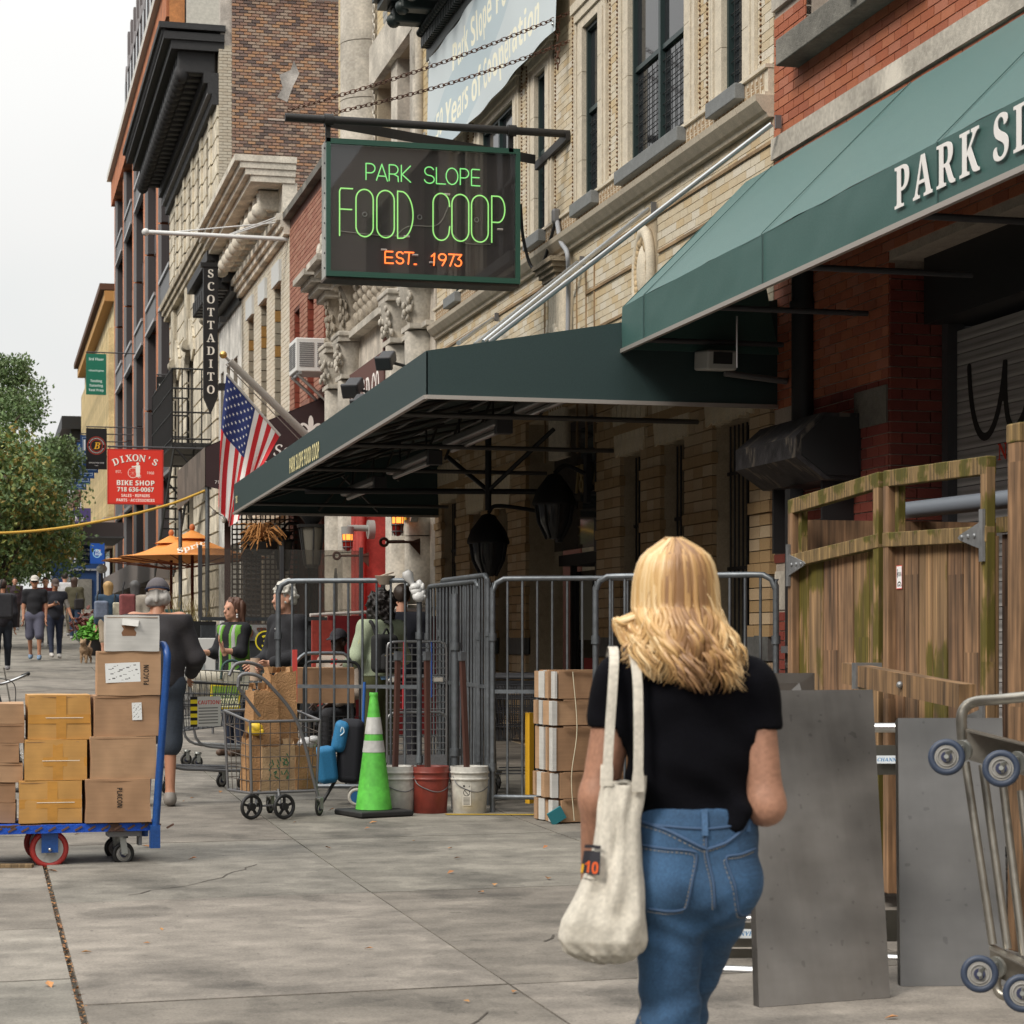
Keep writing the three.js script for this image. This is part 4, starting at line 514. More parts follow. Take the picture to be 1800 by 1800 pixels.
{
const o=facade('apartment_building','long orange brick apartment block with dark window bays and set back top floors','building'),ob=M([0.56,0.2,0.085],{map:again(T.blotch,3),rough:0.85,key:'ob'}),dk=M([0.055,0.045,0.046],{rough:0.6}),gl=M([0.05,0.055,0.06],{rough:0.1});
new MB().box(32,23.8,10,-87,11.6,-5.6).build('body',dk,o);new MB().box(32.1,0.3,0.7,-87,23.6,0.0).build('parapet_coping',M([0.5,0.48,0.44]),o);new MB().box(31.9,1.2,0.5,-87,22.85,-0.1).build('parapet',ob,o);
const bayW=6.4;for(let i=0;i<5;i++){const x=-71.1-i*bayW,trimM=M([0.34,0.34,0.35],{rough:0.4,metal:0.4});
for(let y=4.2;y<22.2;y+=3){new MB().box(1.8,2.97,0.5,x-5.4,y+1.5,-0.26).build('brick_pier',[ob,M([0.6,0.22,0.1],{map:again(T.blotch,3),rough:0.85,key:'ob2'})][(i+Math.round(y))%2],o);new MB().box(0.12,2.9,0.3,x-4.44,y+1.5,-0.2).build('metal_return',dk,o);new MB().box(0.05,2.94,0.12,x-4.47,y+1.5,0.0).build('metal_trim',trimM,o);}
for(let f=0;f<6;f++){const x0=x-4.4,x1=x-0.02,y0=4.2+f*3,w=sub('window',o),fr=new MB();new MB().box(x1-x0,1.9,0.06,(x0+x1)/2,y0+1.75,-0.45).build('pane',gl,w);for(let k=0;k<=3;k++)fr.box(0.12,2.0,0.25,x0+(x1-x0)*k/3,y0+1.75,-0.36);fr.build('frame',dk,w);new MB().box(x1-x0,0.8,0.1,(x0+x1)/2,y0+0.35,f%2?-0.05:-0.34).build('spandrel',M([0.085,0.085,0.09],{rough:0.5}),w);if(f%2)new MB().box(x1-x0,0.12,0.16,(x0+x1)/2,y0+0.82,-0.01).box(x1-x0,0.12,0.16,(x0+x1)/2,y0-0.12,-0.01).build('ledge',trimM,w);}}
const mz=sub('mansard',o);new MB().box(31.6,7.2,8,-87,27.2,-4.9).build('body',M([0.12,0.105,0.105],{rough:0.6}),mz);for(let i=0;i<16;i++){const x=-72-i*2;const d=new MB();d.box(0.5,6.6,0.35,x,27.1,-0.75).box(1.1,2.2,0.5,x-0.9,27.4,-0.8).cyl(0.55,0.55,0.5,x-0.9,28.5,-0.8,Math.PI/2,0,0,12);d.build('dormer',M([0.16,0.14,0.14],{rough:0.5}),mz);const p=new MB();p.box(0.7,1.8,0.05,x-0.9,27.3,-0.53);p.build('pane',gl,mz);}
// the pale rooftop flank with a window, seen over the black cornice
const fl=sub('flank',o,V(-70.98,0,0),Math.PI/2);new MB().box(0.5,24,0.1,0.2,11.6,0.02).build('brick_return',M([0.55,0.22,0.07],{map:T.blotch}),fl);new MB().box(5,24,0.08,3.0,11.6,0.0).build('render',M([0.62,0.59,0.52],{map:T.grain}),fl);const w=sub('window',o,V(-70.92,0,0),Math.PI/2);new MB().box(1.5,5,0.05,3.05,19.6,0.03).build('pane',M([0.45,0.5,0.5],{rough:0.1}),w);new MB().box(0.14,5,0.09,2.3,19.6,0.05).box(0.1,5,0.09,3.8,19.6,0.05).box(1.5,0.1,0.09,3.05,18.7,0.05).box(1.5,0.12,0.09,3.05,21.7,0.05).build('frame',M([0.13,0.09,0.085]),w);
new MB().box(32,0.9,0.9,-87,3.9,0.1).build('shop_fascia',M([0.14,0.12,0.11]),o);for(let i=0;i<8;i++){const s=sub('shop_window',o);new MB().box(3.2,2.9,0.05,-73-i*4,2.6,-0.3).build('pane',gl,s);new MB().box(0.35,3.2,0.4,-71.2-i*4,2.5,0).build('pilaster',M([0.32,0.27,0.23]),s);}
}
{
const y=facade('brick_building','yellow fronted building with a dark overhanging cornice','building'),ym=M([0.74,0.6,0.34],{map:again(T.blotch,4),rough:0.85,key:'ym'});
new MB().box(30.9,18.5,10,-118.6,9,-5).build('wall',ym,y);new MB().box(30.8,0.3,0.75,-118.6,18.45,0.3).build('cornice',M([0.1,0.05,0.03]),y);new MB().box(30.8,0.5,0.5,-118.6,18.0,0.2).build('soffit',M([0.45,0.25,0.08]),y);for(let i=0;i<40;i++)new MB().box(0.28,9,0.3,-103.6-i*0.76,12,0.1).build('rib',ym,y);new MB().box(31,0.25,0.6,-118.6,7.2,0.2).build('belt_course',M([0.55,0.5,0.42]),y);for(let i=0;i<6;i++){const s=sub('shop_window',y);new MB().box(3.6,3.2,0.2,-106-i*5,4.2,0.05).build('pane',C.glass,s);new MB().box(4.2,0.5,0.4,-106-i*5,6.1,0.1).build('awning_box',M([0.2,0.14,0.1]),s);}
const b=facade('brick_building','brown sandstone building with black cornice at the far end of the row','building'),bm=M([0.2,0.09,0.06],{map:T.blotch,key:'bs'});
new MB().box(34,15.5,10,-151.3,7,-4.9).build('wall',bm,b);new MB().box(34,0.8,1.6,-151.3,15,0.6).build('cornice',C.black,b);for(let i=0;i<22;i++)new MB().rbox(0.5,1.0,0.9,0.1,-135-i*1.5,14.3,0.4).build('bracket',C.black,b);for(let i=0;i<10;i++)for(let f=0;f<3;f++){const s=sub('window',b);new MB().box(1.2,2.2,0.1,-136.5-i*3.1,6+f*3.3,0.08).build('pane',C.glass,s);new MB().box(1.6,0.3,0.3,-136.5-i*3.1,7.3+f*3.3,0.15).build('lintel',bm,s);}
}
// ---------- awnings ----------
const greenShaded=M([0.030,0.062,0.062],{rough:0.55,bump:T.weave,bs:0.0006,map:T.cloth}),greenB=M([0.055,0.135,0.122],{rough:0.5,bump:T.weave,bs:0.0006,map:T.cloth}),trim=M([0.5,0.46,0.42],{rough:0.4,metal:0.6});  // first green is the awning cloth with shade put into its colour
function slabQuad(mb,a,b,c,d,th=0.012){const n=b.clone().sub(a).cross(d.clone().sub(a)).normalize().multiplyScalar(-th),q=[a,b,c,d].map((p)=>p.clone().add(n));mb.quad(a,b,c,d);mb.quad(q[3],q[2],q[1],q[0]);[[0,1],[1,2],[2,3],[3,0]].forEach(([i,j])=>{const P=[a,b,c,d];mb.quad(P[j],P[i],q[i],q[j]);});}
const A3=(x,y,s)=>V(x,y,-s);
{
const t=thing('awning','long green entrance awning, its cloth coloured darker for shade, with open frame over the food shop','awning'),xf=3.19,s0=15.4,s1=27.95,yb=3.23,yt=3.56,yw=4.05,yb1=3.09,yt1=3.46;
let m=new MB();slabQuad(m,A3(xf,yb1,s1),A3(xf,yb,s0),A3(xf,yt,s0),A3(xf,yt1,s1));m.build('front_valance',greenShaded,t);
m=new MB();slabQuad(m,A3(xf,yt1,s1),A3(xf,yt,s0),A3(5.98,yw,s0),A3(5.98,yw,s1));m.build('roof_cloth',greenShaded,t);
m=new MB();m.quad(A3(xf,yb,s0),A3(5.98,yb,s0),A3(5.98,yw,s0),A3(xf,yt,s0));m.quad(A3(xf,yb,s0+0.012),A3(xf,yt,s0+0.012),A3(5.98,yw,s0+0.012),A3(5.98,yb,s0+0.012));m.build('side_panel',greenShaded,t);
m=new MB();m.quad(A3(xf,yb1,s1),A3(5.98,yb1,s1),A3(5.98,yw,s1),A3(xf,yt1,s1));m.quad(A3(xf,yb1,s1+0.012),A3(xf,yt1,s1+0.012),A3(5.98,yw,s1+0.012),A3(5.98,yb1,s1+0.012));m.build('side_panel',greenShaded,t);
new MB().beam(A3(xf,yb-0.015,s0),A3(xf,yb1-0.015,s1),0.035,0.03).beam(A3(xf,yb-0.015,s0),A3(5.98,yb-0.015,s0),0.035,0.03).beam(A3(xf,yb1-0.015,s1),A3(5.98,yb1-0.015,s1),0.035,0.03).build('edge_rail',trim,t);
const fm=M([0.10,0.095,0.09],{rough:0.45,metal:0.5});
for(let s=s0+0.4,i=0;s<s1;s+=1.25,i++){const b=mix(yb,yb1,(s-s0)/(s1-s0)),tp=mix(yt,yt1,(s-s0)/(s1-s0))-0.04;const f=new MB();f.bar(A3(xf+0.05,tp,s),A3(5.95,yw-0.05,s),0.02);f.bar(A3(xf+0.05,b+0.03,s),A3(4.6,tp+0.16,s+0.5),0.014);if(i%2)f.bar(A3(xf+0.05,b+0.05,s),A3(5.9,b+0.05,s),0.022);f.bar(A3(4.5,b+0.05,s),A3(4.7,tp+0.2,s+0.1),0.014);f.build('rafter',fm,t);}
for(const x of[3.7,4.25,4.8,5.4]){const k=(x-xf)/(5.98-xf);new MB().bar(A3(x,mix(yt,yw,k)-0.06,s0+0.05),A3(x,mix(yt1,yw,k)-0.06,s1-0.05),0.017).build('purlin',fm,t);}
new MB().bar(A3(5.19,2.78,21.8),A3(5.19,3.75,21.8),0.035).bar(A3(3.3,2.99,22.3),A3(5.9,2.99,21.8),0.03).bar(A3(5.19,2.99,21.8),A3(5.75,3.6,21.2),0.025).bar(A3(5.19,2.99,21.8),A3(4.9,3.4,22.5),0.025).build('truss',C.black,t);
new MB().bar(A3(4.3,3.12,27.8),A3(4.7,3.6,27.8),0.016).bar(A3(5.1,3.12,27.8),A3(4.6,3.6,27.8),0.016).build('end_brace',fm,t);
const map=print(1024,128,(x,w,h)=>{x.clearRect(0,0,w,h);x.fillStyle='#d9cf9a';x.font='bold 108px sans-serif';const tw=x.measureText('PARK SLOPE FOOD COOP').width;x.save();x.scale(w*0.98/tw,1);x.fillText('PARK SLOPE FOOD COOP',4,105);x.restore();});
printed('lettering',2.15,0.27,map,t,xf-0.006,3.285,-21.6,{ry:-Math.PI/2,alpha:1,rz:0});
printed('lettering',0.3,0.2,print(128,96,(x,w,h)=>{x.clearRect(0,0,w,h);x.fillStyle='#d9cf9a';x.font='bold 60px sans-serif';x.fillText('782',8,70);}),t,xf-0.006,3.24,-27.6,{ry:-Math.PI/2,alpha:1});
}
for(const[i,lab]of['nearest tube heater under the long green awning','second tube heater under the long green awning','third tube heater under the long green awning','farthest tube heater under the long green awning'].entries()){
const s=16.6+i*2.55,t=thing('tube_heater',lab,'heater',V(4.52-i*0.085,3.36-i*0.07,-s));new MB().rbox(0.17,0.09,2.2,0.03,0,0.04,0).build('reflector',M([0.2,0.19,0.18],{rough:0.4,metal:0.6}),t);new MB().bar(V(0,-0.03,-1),V(0,-0.03,1),0.028).build('tube',M([0.35,0.33,0.31],{rough:0.3,metal:0.6}),t);new MB().box(0.14,0.14,0.12,0,0.0,1.1).build('end_box',C.dark,t);new MB().bar(V(0,0.08,0.7),V(0,0.32,0.7),0.01).bar(V(0,0.08,-0.7),V(0,0.32,-0.7),0.01).build('hanger',C.black,t);
}
{
for(const[x,y,s,lab]of[[5.19,2.45,21.8,'black lantern hanging from the awning truss'],[5.62,2.8,20.7,'black wall lantern beside the house number']]){const t=thing('lantern',lab,'lantern',A3(x,y,s));new MB().lathe([[0,0.3],[0.07,0.28],[0.19,0.12],[0.235,0.0],[0.23,-0.03]],0,0,0,8).build('cap',C.black,t);new MB().lathe([[0.2,-0.02],[0.17,-0.2],[0.09,-0.36],[0.0,-0.38]],0,0,0,8).build('glass',M([0.03,0.03,0.033],{rough:0.1}),t);const f=new MB();for(let i=0;i<8;i++){const a=i*0.785;f.bar(V(0.205*Math.cos(a),-0.02,0.205*Math.sin(a)),V(0.175*Math.cos(a),-0.2,0.175*Math.sin(a)),0.01).bar(V(0.175*Math.cos(a),-0.2,0.175*Math.sin(a)),V(0.09*Math.cos(a),-0.37,0.09*Math.sin(a)),0.01);}f.build('frame',C.black,t);new MB().tube([V(0,0.3,0),V(0.12,0.38,0),V(5.95-x,0.3,0)],0.022).box(0.05,0.5,0.12,5.97-x,0.25,0).build('arm',C.black,t);}
}
{
const t=thing('awning','large sloping green awning with white shop name across the red brick building','awning'),xf=4.72,xr=5.72,s0=3.5,s1=15.4,yb=3.62,yt=3.945,yw=4.95;
const g=new THREE.PlaneGeometry(1,1,60,12),p=g.attributes.position;for(let i=0;i<p.count;i++){const u=p.getX(i)+0.5,v=p.getY(i)+0.5;p.setXYZ(i,mix(xf,xr,v),mix(yt,yw,v)-0.012*Math.sin(v*Math.PI)*(0.6+0.4*Math.sin(u*40))+0.006*noise3(u*30,v*5,1),-mix(s1,s0,u));}g.computeVertexNormals();const top=fit(g);mesh('roof_cloth',top,M([0.075,0.175,0.165],{rough:0.42,bump:T.weave,bs:0.0006,map:T.cloth,two:1}),t);  // sky sheen put into the colour: roof cloth lighter than the valance
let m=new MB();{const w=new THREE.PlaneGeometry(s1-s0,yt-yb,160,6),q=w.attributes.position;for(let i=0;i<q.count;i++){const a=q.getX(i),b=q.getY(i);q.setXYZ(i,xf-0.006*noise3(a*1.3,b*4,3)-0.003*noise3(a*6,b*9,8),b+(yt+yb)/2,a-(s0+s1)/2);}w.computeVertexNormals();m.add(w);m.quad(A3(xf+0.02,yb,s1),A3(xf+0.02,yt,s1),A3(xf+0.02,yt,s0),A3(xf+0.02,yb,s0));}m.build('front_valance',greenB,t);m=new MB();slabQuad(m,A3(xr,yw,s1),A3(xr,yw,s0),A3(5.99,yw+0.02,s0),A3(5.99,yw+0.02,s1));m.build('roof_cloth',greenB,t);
m=new MB();slabQuad(m,A3(5.99,yb,s1),A3(xf,yb,s1),A3(xf,yt,s1),A3(xr,yw,s1));m.build('side_panel',greenB,t);
new MB().beam(A3(xf-0.004,yb-0.012,s0),A3(xf-0.004,yb-0.012,s1),0.03,0.03).build('edge_rail',trim,t);
for(const s of[14.85,12.4,9.9,7.4])new MB().beam(A3(xf-0.009,yb,s),A3(xf-0.009,yt,s),0.01,0.005).beam(A3(xf-0.004,yt+0.006,s),A3(xr,yw+0.006,s),0.01,0.005).build('seam',M([0.045,0.1,0.093]),t);
for(let s=s0+0.5;s<s1;s+=1.6)new MB().bar(A3(xf+0.05,yb+0.05,s),A3(5.95,yb+0.05,s),0.02).build('rafter',C.dark,t);
{const k=new MB();k.bar(A3(4.95,3.6,13.5),A3(4.95,3.25,13.5),0.007).build('pull_rod',C.chrome,t);}
{const hold=sub('name_lettering',t,V(xf-0.012,3.695,-10.4),-Math.PI/2);letters('PARK SLOPE FOOD COOP',0.222,0.003,fontSB,M([0.72,0.7,0.68],{rough:0.7}),hold,'letter',1.0,0.03);hold.children.forEach((m)=>{m.position.z=0.001;});}
}
// ---------- neon sign ----------
{
const X0=3.4,X1=5.46,y0=5.15,y1=6.57,S=21.5,cx=(X0+X1)/2,cy=(y0+y1)/2,W=X1-X0,H=y1-y0;
const t=thing('neon_sign','large double sided neon box sign with green and orange letters','sign',V(cx,cy,-S)),gm=M([0.018,0.075,0.052],{rough:0.4});
new MB().box(W,0.055,0.05,0,H/2-0.027,0).box(W,0.055,0.05,0,-H/2+0.027,0).box(0.045,H-0.11,0.05,-W/2+0.0225,0,0).box(0.045,H-0.11,0.05,W/2-0.0225,0,0).build('frame',gm,t);
new MB().box(W-0.09,H-0.11,0.02,0,0,-0.05).build('back_panel',M([0.022,0.017,0.017],{rough:0.45}),t);
new MB().box(W-0.01,H-0.01,0.26,0,0,-0.19).build('box_body',M([0.42,0.42,0.39],{map:T.blotch,rough:0.6}),t);
new MB().box(W,0.03,0.3,0,-H/2-0.012,-0.17).build('bottom_pan',M([0.12,0.09,0.075],{map:T.blotch}),t);
{const r=new MB();for(let i=0;i<9;i++)r.sph(0.012,-W/2+0.0,-H/2+0.1+i*0.155,-0.1,0.6,1,1,6);r.build('rivet',C.dark,t);}
const p=new THREE.MeshPhysicalMaterial({color:0xffffff,roughness:0.02,transmission:1,thickness:0,ior:1.45});new MB().box(W-0.09,H-0.11,0.006,0,0,0.012).build('glass_front',p,t);
const arc=(cx,cy,rx,ry,a0,a1,n=14)=>Array.from({length:n+1},(_,i)=>{const a=mix(a0,a1,i/n)*Math.PI/180;return[cx+rx*Math.cos(a),cy+ry*Math.sin(a)];});
const G={P:[[[0,0],[0,1],...arc(0.45,0.72,0.5,0.28,90,-90),[0,0.44]]],A:[[[0,0],[0.5,1],[1,0]],[[0.2,0.28],[0.8,0.28]]],R:[[[0,0],[0,1],...arc(0.45,0.72,0.5,0.28,90,-90),[0,0.44]],[[0.5,0.44],[0.95,0.3],[0.98,0]]],K:[[[0,0],[0,1]],[[1,1],[0.08,0.45],[1,0]]],S:[[...arc(0.5,0.74,0.45,0.26,20,270),...arc(0.5,0.24,0.48,0.24,90,-170)]],L:[[[0,1],[0,0],[1,0]]],O:[arc(0.5,0.5,0.5,0.5,90,450,30)],Q:[[...arc(0.5,0.79,0.5,0.21,180,0),...arc(0.5,0.21,0.5,0.21,0,-180),[0,0.79]]],E:[[[1,1],[0.1,1],[0,0.92],[0,0],[1,0]],[[0,0.5],[0.9,0.5]]],F:[[[1,1],[0.1,1],[0,0.94],[0,0]],[[0,0.56],[0.9,0.56]]],D:[[[0,0],[0,1],...arc(0.2,0.5,0.8,0.5,80,-80,18),[0,0]]],C:[[[1,0.72],...arc(0.5,0.79,0.47,0.21,10,180),...arc(0.5,0.21,0.47,0.21,180,345),[1,0.3]]],T:[[[0,1],[1,1]],[[0.55,1],[0.45,0]]],'.':[[[0,0],[1,0.0]]],1:[[[0,0.72],[0.7,1],[0.55,0]]],9:[[...arc(0.5,0.72,0.45,0.28,0,360,18),[0.9,0.5],[0.5,0]]],7:[[[0,1],[1,1],[0.3,0]]],3:[[[0.1,1],[0.95,1],[0.45,0.6],...arc(0.45,0.3,0.5,0.3,90,-150,12)]]};
const rows=[['P365-450 A458-558 R574-658 K684-768 S892-985 L1003-1085 O1092-1200 P1222-1303 E1325-1403',0.165,0.285,[0.3,1,0.28],0.0062],['F128-248 Q275-430 Q462-620 D650-790 C968-1125 Q1145-1300 Q1325-1480 P1512-1640',0.355,0.70,[0.42,1,0.26],0.0072],['E537-610 S637-705 T708-795 .797-820 1955-1000',0,0,0,0]];
rows[2]=['E537-610 S637-705 T708-795 .797-820',0.80,0.885,[1,0.17,0.03],0.008];rows.push(['1@955-1000 9@1020-1095 7@1112-1168 3@1172-1236',0.80,0.885,[1,0.17,0.03],0.008]);
for(const[str,v0,v1,col,r]of rows){const gm2=glow(col,col[0]>0.9?1.3:0.5);for(const w of str.split(' ')){const ch=w[0],[a,b]=w.slice(1).replace('@','').split('-').map(Number),xa=(a-5)/1765*W-W/2,xb=(b-5)/1765*W-W/2,ya=H/2-v1*H,yb=H/2-v0*H,m=new MB();for(const l of G[ch]){for(let i=0;i+1<l.length;i++){const A=V(mix(xa,xb,l[i][0]),mix(ya,yb,l[i][1]),-0.012),B=V(mix(xa,xb,l[i+1][0]),mix(ya,yb,l[i+1][1]),-0.012);if(A.distanceTo(B)>1e-4){m.bar(A,B,r,r,7);m.add(new THREE.SphereGeometry(r,7,5).translate(B.x,B.y,B.z));}}}m.build('neon_letter',gm2,t);}}
{const c=new MB();c.tube([V(-0.3,-0.26,-0.035),V(-0.15,-0.15,-0.035),V(0.15,-0.12,-0.035),V(0.28,0.1,-0.035)],0.006,30,5).tube([V(-0.88,-0.235,-0.03),V(-0.5,-0.26,-0.03),V(-0.18,-0.26,-0.03)],0.006,20,5).tube([V(0.3,-0.2,-0.03),V(0.45,-0.3,-0.03),V(0.72,-0.3,-0.03)],0.006,20,5);c.build('wire',M([0.16,0.15,0.14]),t);const s=new MB();for(const[x,y]of[[-0.18,-0.26],[0.82,-0.14],[0.25,0.2],[-0.42,-0.41],[-0.09,-0.45],[0.37,-0.43],[0.09,-0.52]])s.cyl(0.012,0.012,0.06,x,y,-0.02,0,0,1.57,8);s.build('electrode',M([0.45,0.4,0.38]),t);const k=new MB();for(const x of[-0.62,-0.04,0.57])k.tor(0.022,0.006,x,-0.05,-0.03,0,0,0,6,14);k.build('lamp_holder',C.greyp,t);}
// carrying pipe, struts, chains
const b=thing('sign_bracket','black steel pipe and strut carrying the neon sign','bracket'),bm=M([0.02,0.018,0.017],{rough:0.6,map:T.blotch});
new MB().bar(V(2.97,6.75,-21.45),V(6.0,6.75,-21.45),0.042,0.042,12).build('pipe',bm,b);new MB().beam(V(3.4,6.77,-21.62),V(5.9,6.72,-22.55),0.02,0.1).build('strut',bm,b);new MB().beam(V(5.96,6.72,-21.4),V(5.96,6.68,-22.7),0.05,0.09).build('wall_angle',bm,b);new MB().box(0.05,0.26,0.05,3.42,6.66,-21.5).box(0.05,0.26,0.05,5.36,6.66,-21.5).cyl(0.06,0.06,0.09,3.42,6.75,-21.45,0,0,1.57).cyl(0.06,0.06,0.09,5.36,6.75,-21.45,0,0,1.57).build('hanger',bm,b);
for(const[A,B,lab]of[[V(3.0,6.82,-21.45),V(6,8.04,-21.45),'upper rusty chain holding the neon sign pipe'],[V(3.5,6.85,-21.55),V(6,7.74,-21.45),'lower rusty chain holding the neon sign pipe']]){const c=thing('chain',lab,'chain'),d=B.clone().sub(A),L=d.length(),n=Math.round(L/0.058),q=new THREE.Quaternion().setFromUnitVectors(V(1,0,0),d.clone().normalize()),m=new MB();for(let i=0;i<n;i++){const p=A.clone().addScaledVector(d,(i+0.5)/n);p.y-=0.06*Math.sin(Math.PI*(i+0.5)/n);const g=new THREE.TorusGeometry(0.028,0.0055,5,12).scale(1.35,0.75,1).rotateX(i%2?1.3:-0.25);m.add(g.applyQuaternion(q).translate(p.x,p.y,p.z));}for(let i=0;i<4;i++)m.add(new THREE.TorusGeometry(0.028,0.0075,5,12).scale(0.8,1.35,1).rotateY(i%2?1.4:0).translate(5.86,B.y-0.1-i*0.06,-21.45));m.build('chain_links',M([0.13,0.055,0.03],{rough:0.8,map:T.blotch}),c);}
}
// ---------- hanging signs and banners further along (they face along the street) ----------
const rect=(px0,py0,px1,py1,d)=>{const a=at(px0,py0,d),b=at(px1,py1,d);return{x:(a.x+b.x)/2,y:(a.y+b.y)/2,z:(a.z+b.z)/2,w:Math.abs(b.x-a.x),h:Math.abs(a.y-b.y)};};
function hung(name,label,px0,py0,px1,py1,d,cw,ch,draw,{th=0.04,rim=[0.02,0.02,0.02],pole=true,cat='sign',part='panel'}={}){
const r=rect(px0,py0,px1,py1,d),t=thing(name,label,cat,V(r.x,r.y,r.z));new MB().box(r.w,r.h,th,0,0,0).build(part,M(rim,{rough:0.6}),t);printed('print',r.w-0.01,r.h-0.01,print(cw,ch,draw),t,0,0,th/2+0.004);
if(pole)new MB().bar(V(-r.w/2,r.h/2+0.06,0),V(Math.min(6.2-r.x,r.w/2+2),r.h/2+0.06,0),0.025).bar(V(-r.w/2+0.06,r.h/2+0.06,0),V(-r.w/2+0.06,r.h/2,0),0.012).bar(V(r.w/2-0.06,r.h/2+0.06,0),V(r.w/2-0.06,r.h/2,0),0.012).build('pole',C.dark,t);
return t;
}
const centre=(x,s,cx,y)=>x.fillText(s,cx-x.measureText(s).width/2,y);
const dx=hung('shop_sign','square red bike shop sign hanging over the pavement',188,790,288,887,54,512,496,(x,w,h)=>{
x.fillStyle='#d8301f';x.fillRect(0,0,w,h);x.strokeStyle='#b32216';x.lineWidth=8;x.strokeRect(6,6,w-12,h-12);x.font='bold 84px serif';
const s="DIXON'S";[...s].forEach((c,i)=>{const a=(i-3)*0.142;for(const[o,f]of[[4,'#2a100c'],[0,'#f2ede4']]){x.save();x.translate(256+Math.sin(a)*410+o,500-Math.cos(a)*395+o);x.rotate(a);x.fillStyle=f;x.fillText(c,-x.measureText(c).width/2,0);x.restore();}});
x.fillStyle='#f2ede4';x.font='32px sans-serif';x.fillText('EST.',72,215);x.fillText('1968',358,222);x.lineWidth=5;x.strokeStyle='#e9d9cf';x.beginPath();x.arc(232,212,44,0,7);x.stroke();for(let k=0;k<8;k++){x.lineWidth=1.5;x.beginPath();x.moveTo(232,212);x.lineTo(232+44*Math.cos(k*0.785),212+44*Math.sin(k*0.785));x.stroke();}x.lineWidth=4;x.beginPath();x.arc(290,242,15,0,7);x.stroke();x.beginPath();x.arc(276,128,13,0,7);x.fill();x.fillRect(258,142,40,66);x.fillRect(262,200,16,48);x.fillRect(280,200,16,48);x.fillRect(222,150,44,11);
for(const[o,f]of[[3,'#2a100c'],[0,'#f4f0e8']]){x.fillStyle=f;x.font='bold 62px sans-serif';x.save();x.translate(o,o);x.save();x.scale(1.13,1);centre(x,'BIKE SHOP',256/1.13,325);x.restore();x.font='bold 56px sans-serif';centre(x,'718 636-0067',256,382);x.restore();}x.font='bold 35px sans-serif';centre(x,'SALES \u00b7 REPAIRS',256,430);centre(x,'PARTS \u00b7 ACCESSORIES',256,472);
},{rim:[0.5,0.04,0.03],th:0.08});
hung('vertical_sign','tall black vertical restaurant sign with white letters and pointed foot',357,470,383,697,50,128,1100,(x,w,h)=>{x.fillStyle='#131215';x.fillRect(0,0,w,h);x.fillStyle='#e2ded6';x.font='bold 98px serif';[...'SCOTTADITO'].forEach((c,i)=>{x.save();x.translate(64,90+i*110);x.scale(1.05,1);x.fillText(c,-x.measureText(c).width/2,0);x.restore();});},{th:0.16,pole:false});
{const r=rect(357,470,383,697,50),t=scene.children.find((o)=>o.name==='vertical_sign');new MB().ext([[-r.w/2,0],[r.w/2,0],[r.w/2,-0.02],[0,-0.42],[-r.w/2,-0.02]],0.16,0,-r.h/2,-0.08).build('point',M([0.012,0.012,0.013]),t);new MB().box(r.w+0.14,0.1,0.2,0,r.h/2+0.05,0).box(0.16,0.14,0.2,r.w/2+0.12,0.3,0).box(0.2,0.16,0.2,r.w/2+0.12,-1.3,0).build('bracket',C.black,t);}
hung('banner','green tutoring banner high on the yellow building',151,622,187,694,86,160,320,(x,w,h)=>{x.fillStyle='#14735a';x.fillRect(0,0,w,h);x.fillStyle='#e8f0ea';x.font='bold 28px sans-serif';centre(x,'3rd Floor',80,52);x.font='bold 20px serif';centre(x,'\u2022Huntington',80,138);x.font='bold 27px sans-serif';centre(x,'Testing',80,222);centre(x,'Tutoring',80,258);centre(x,'Test Prep',80,294);},{cat:'banner',rim:[0.01,0.2,0.13]});
hung('banner','black banner with a round gold letter emblem',151,753,188,825,84,160,320,(x,w,h)=>{x.fillStyle='#0d0c0f';x.fillRect(0,0,w,h);x.strokeStyle='#c03a26';x.lineWidth=5;x.beginPath();x.arc(80,135,68,0,7);x.stroke();x.beginPath();x.arc(80,135,46,0,7);x.stroke();x.fillStyle='#ddd';for(let k=0;k<30;k++){if(k%15<2)continue;x.fillRect(76+57*Math.cos(k*0.209),131+57*Math.sin(k*0.209),7,7);}x.fillStyle='#f0b52a';x.font='italic bold 74px serif';centre(x,'B',80,162);x.fillStyle='#ddd';x.font='bold 15px sans-serif';centre(x,'BKNGSTON.COM',80,275);x.fillRect(66,290,28,3);},{cat:'banner'});
for(let i=0;i<4;i++)hung('banner',`${['first', 'second', 'third', 'fourth'][i]} of four dark blue gym banners, counted from the black banner`,141-i*6,765+i*13,173-i*7,831+i*10,88+i*4,128,256,(x,w,h)=>{x.fillStyle='#153f74';x.fillRect(0,0,w,h);x.strokeStyle='#b9c8d8';x.lineWidth=3;x.strokeRect(14,14,w-28,h-34);x.fillStyle='#e6ecf2';x.fillRect(22,30,14,76);x.font='bold 20px sans-serif';x.fillText("It's",22,140);x.font='13px sans-serif';x.fillText('www.slope.com',24,h-34);},{cat:'banner',rim:[0.012,0.05,0.15]});
hung('banner','small black vertical banner with white script by the fire escape',275,662,293,742,69,96,400,(x,w,h)=>{x.fillStyle='#0c0c0e';x.fillRect(0,0,w,h);x.fillStyle='#ece8e2';x.save();x.translate(22,60);x.rotate(Math.PI/2);x.font='italic bold 62px serif';x.fillText('narrow',0,0);x.restore();x.fillStyle='#d8702a';x.fillRect(74,60,8,190);},{cat:'banner'});
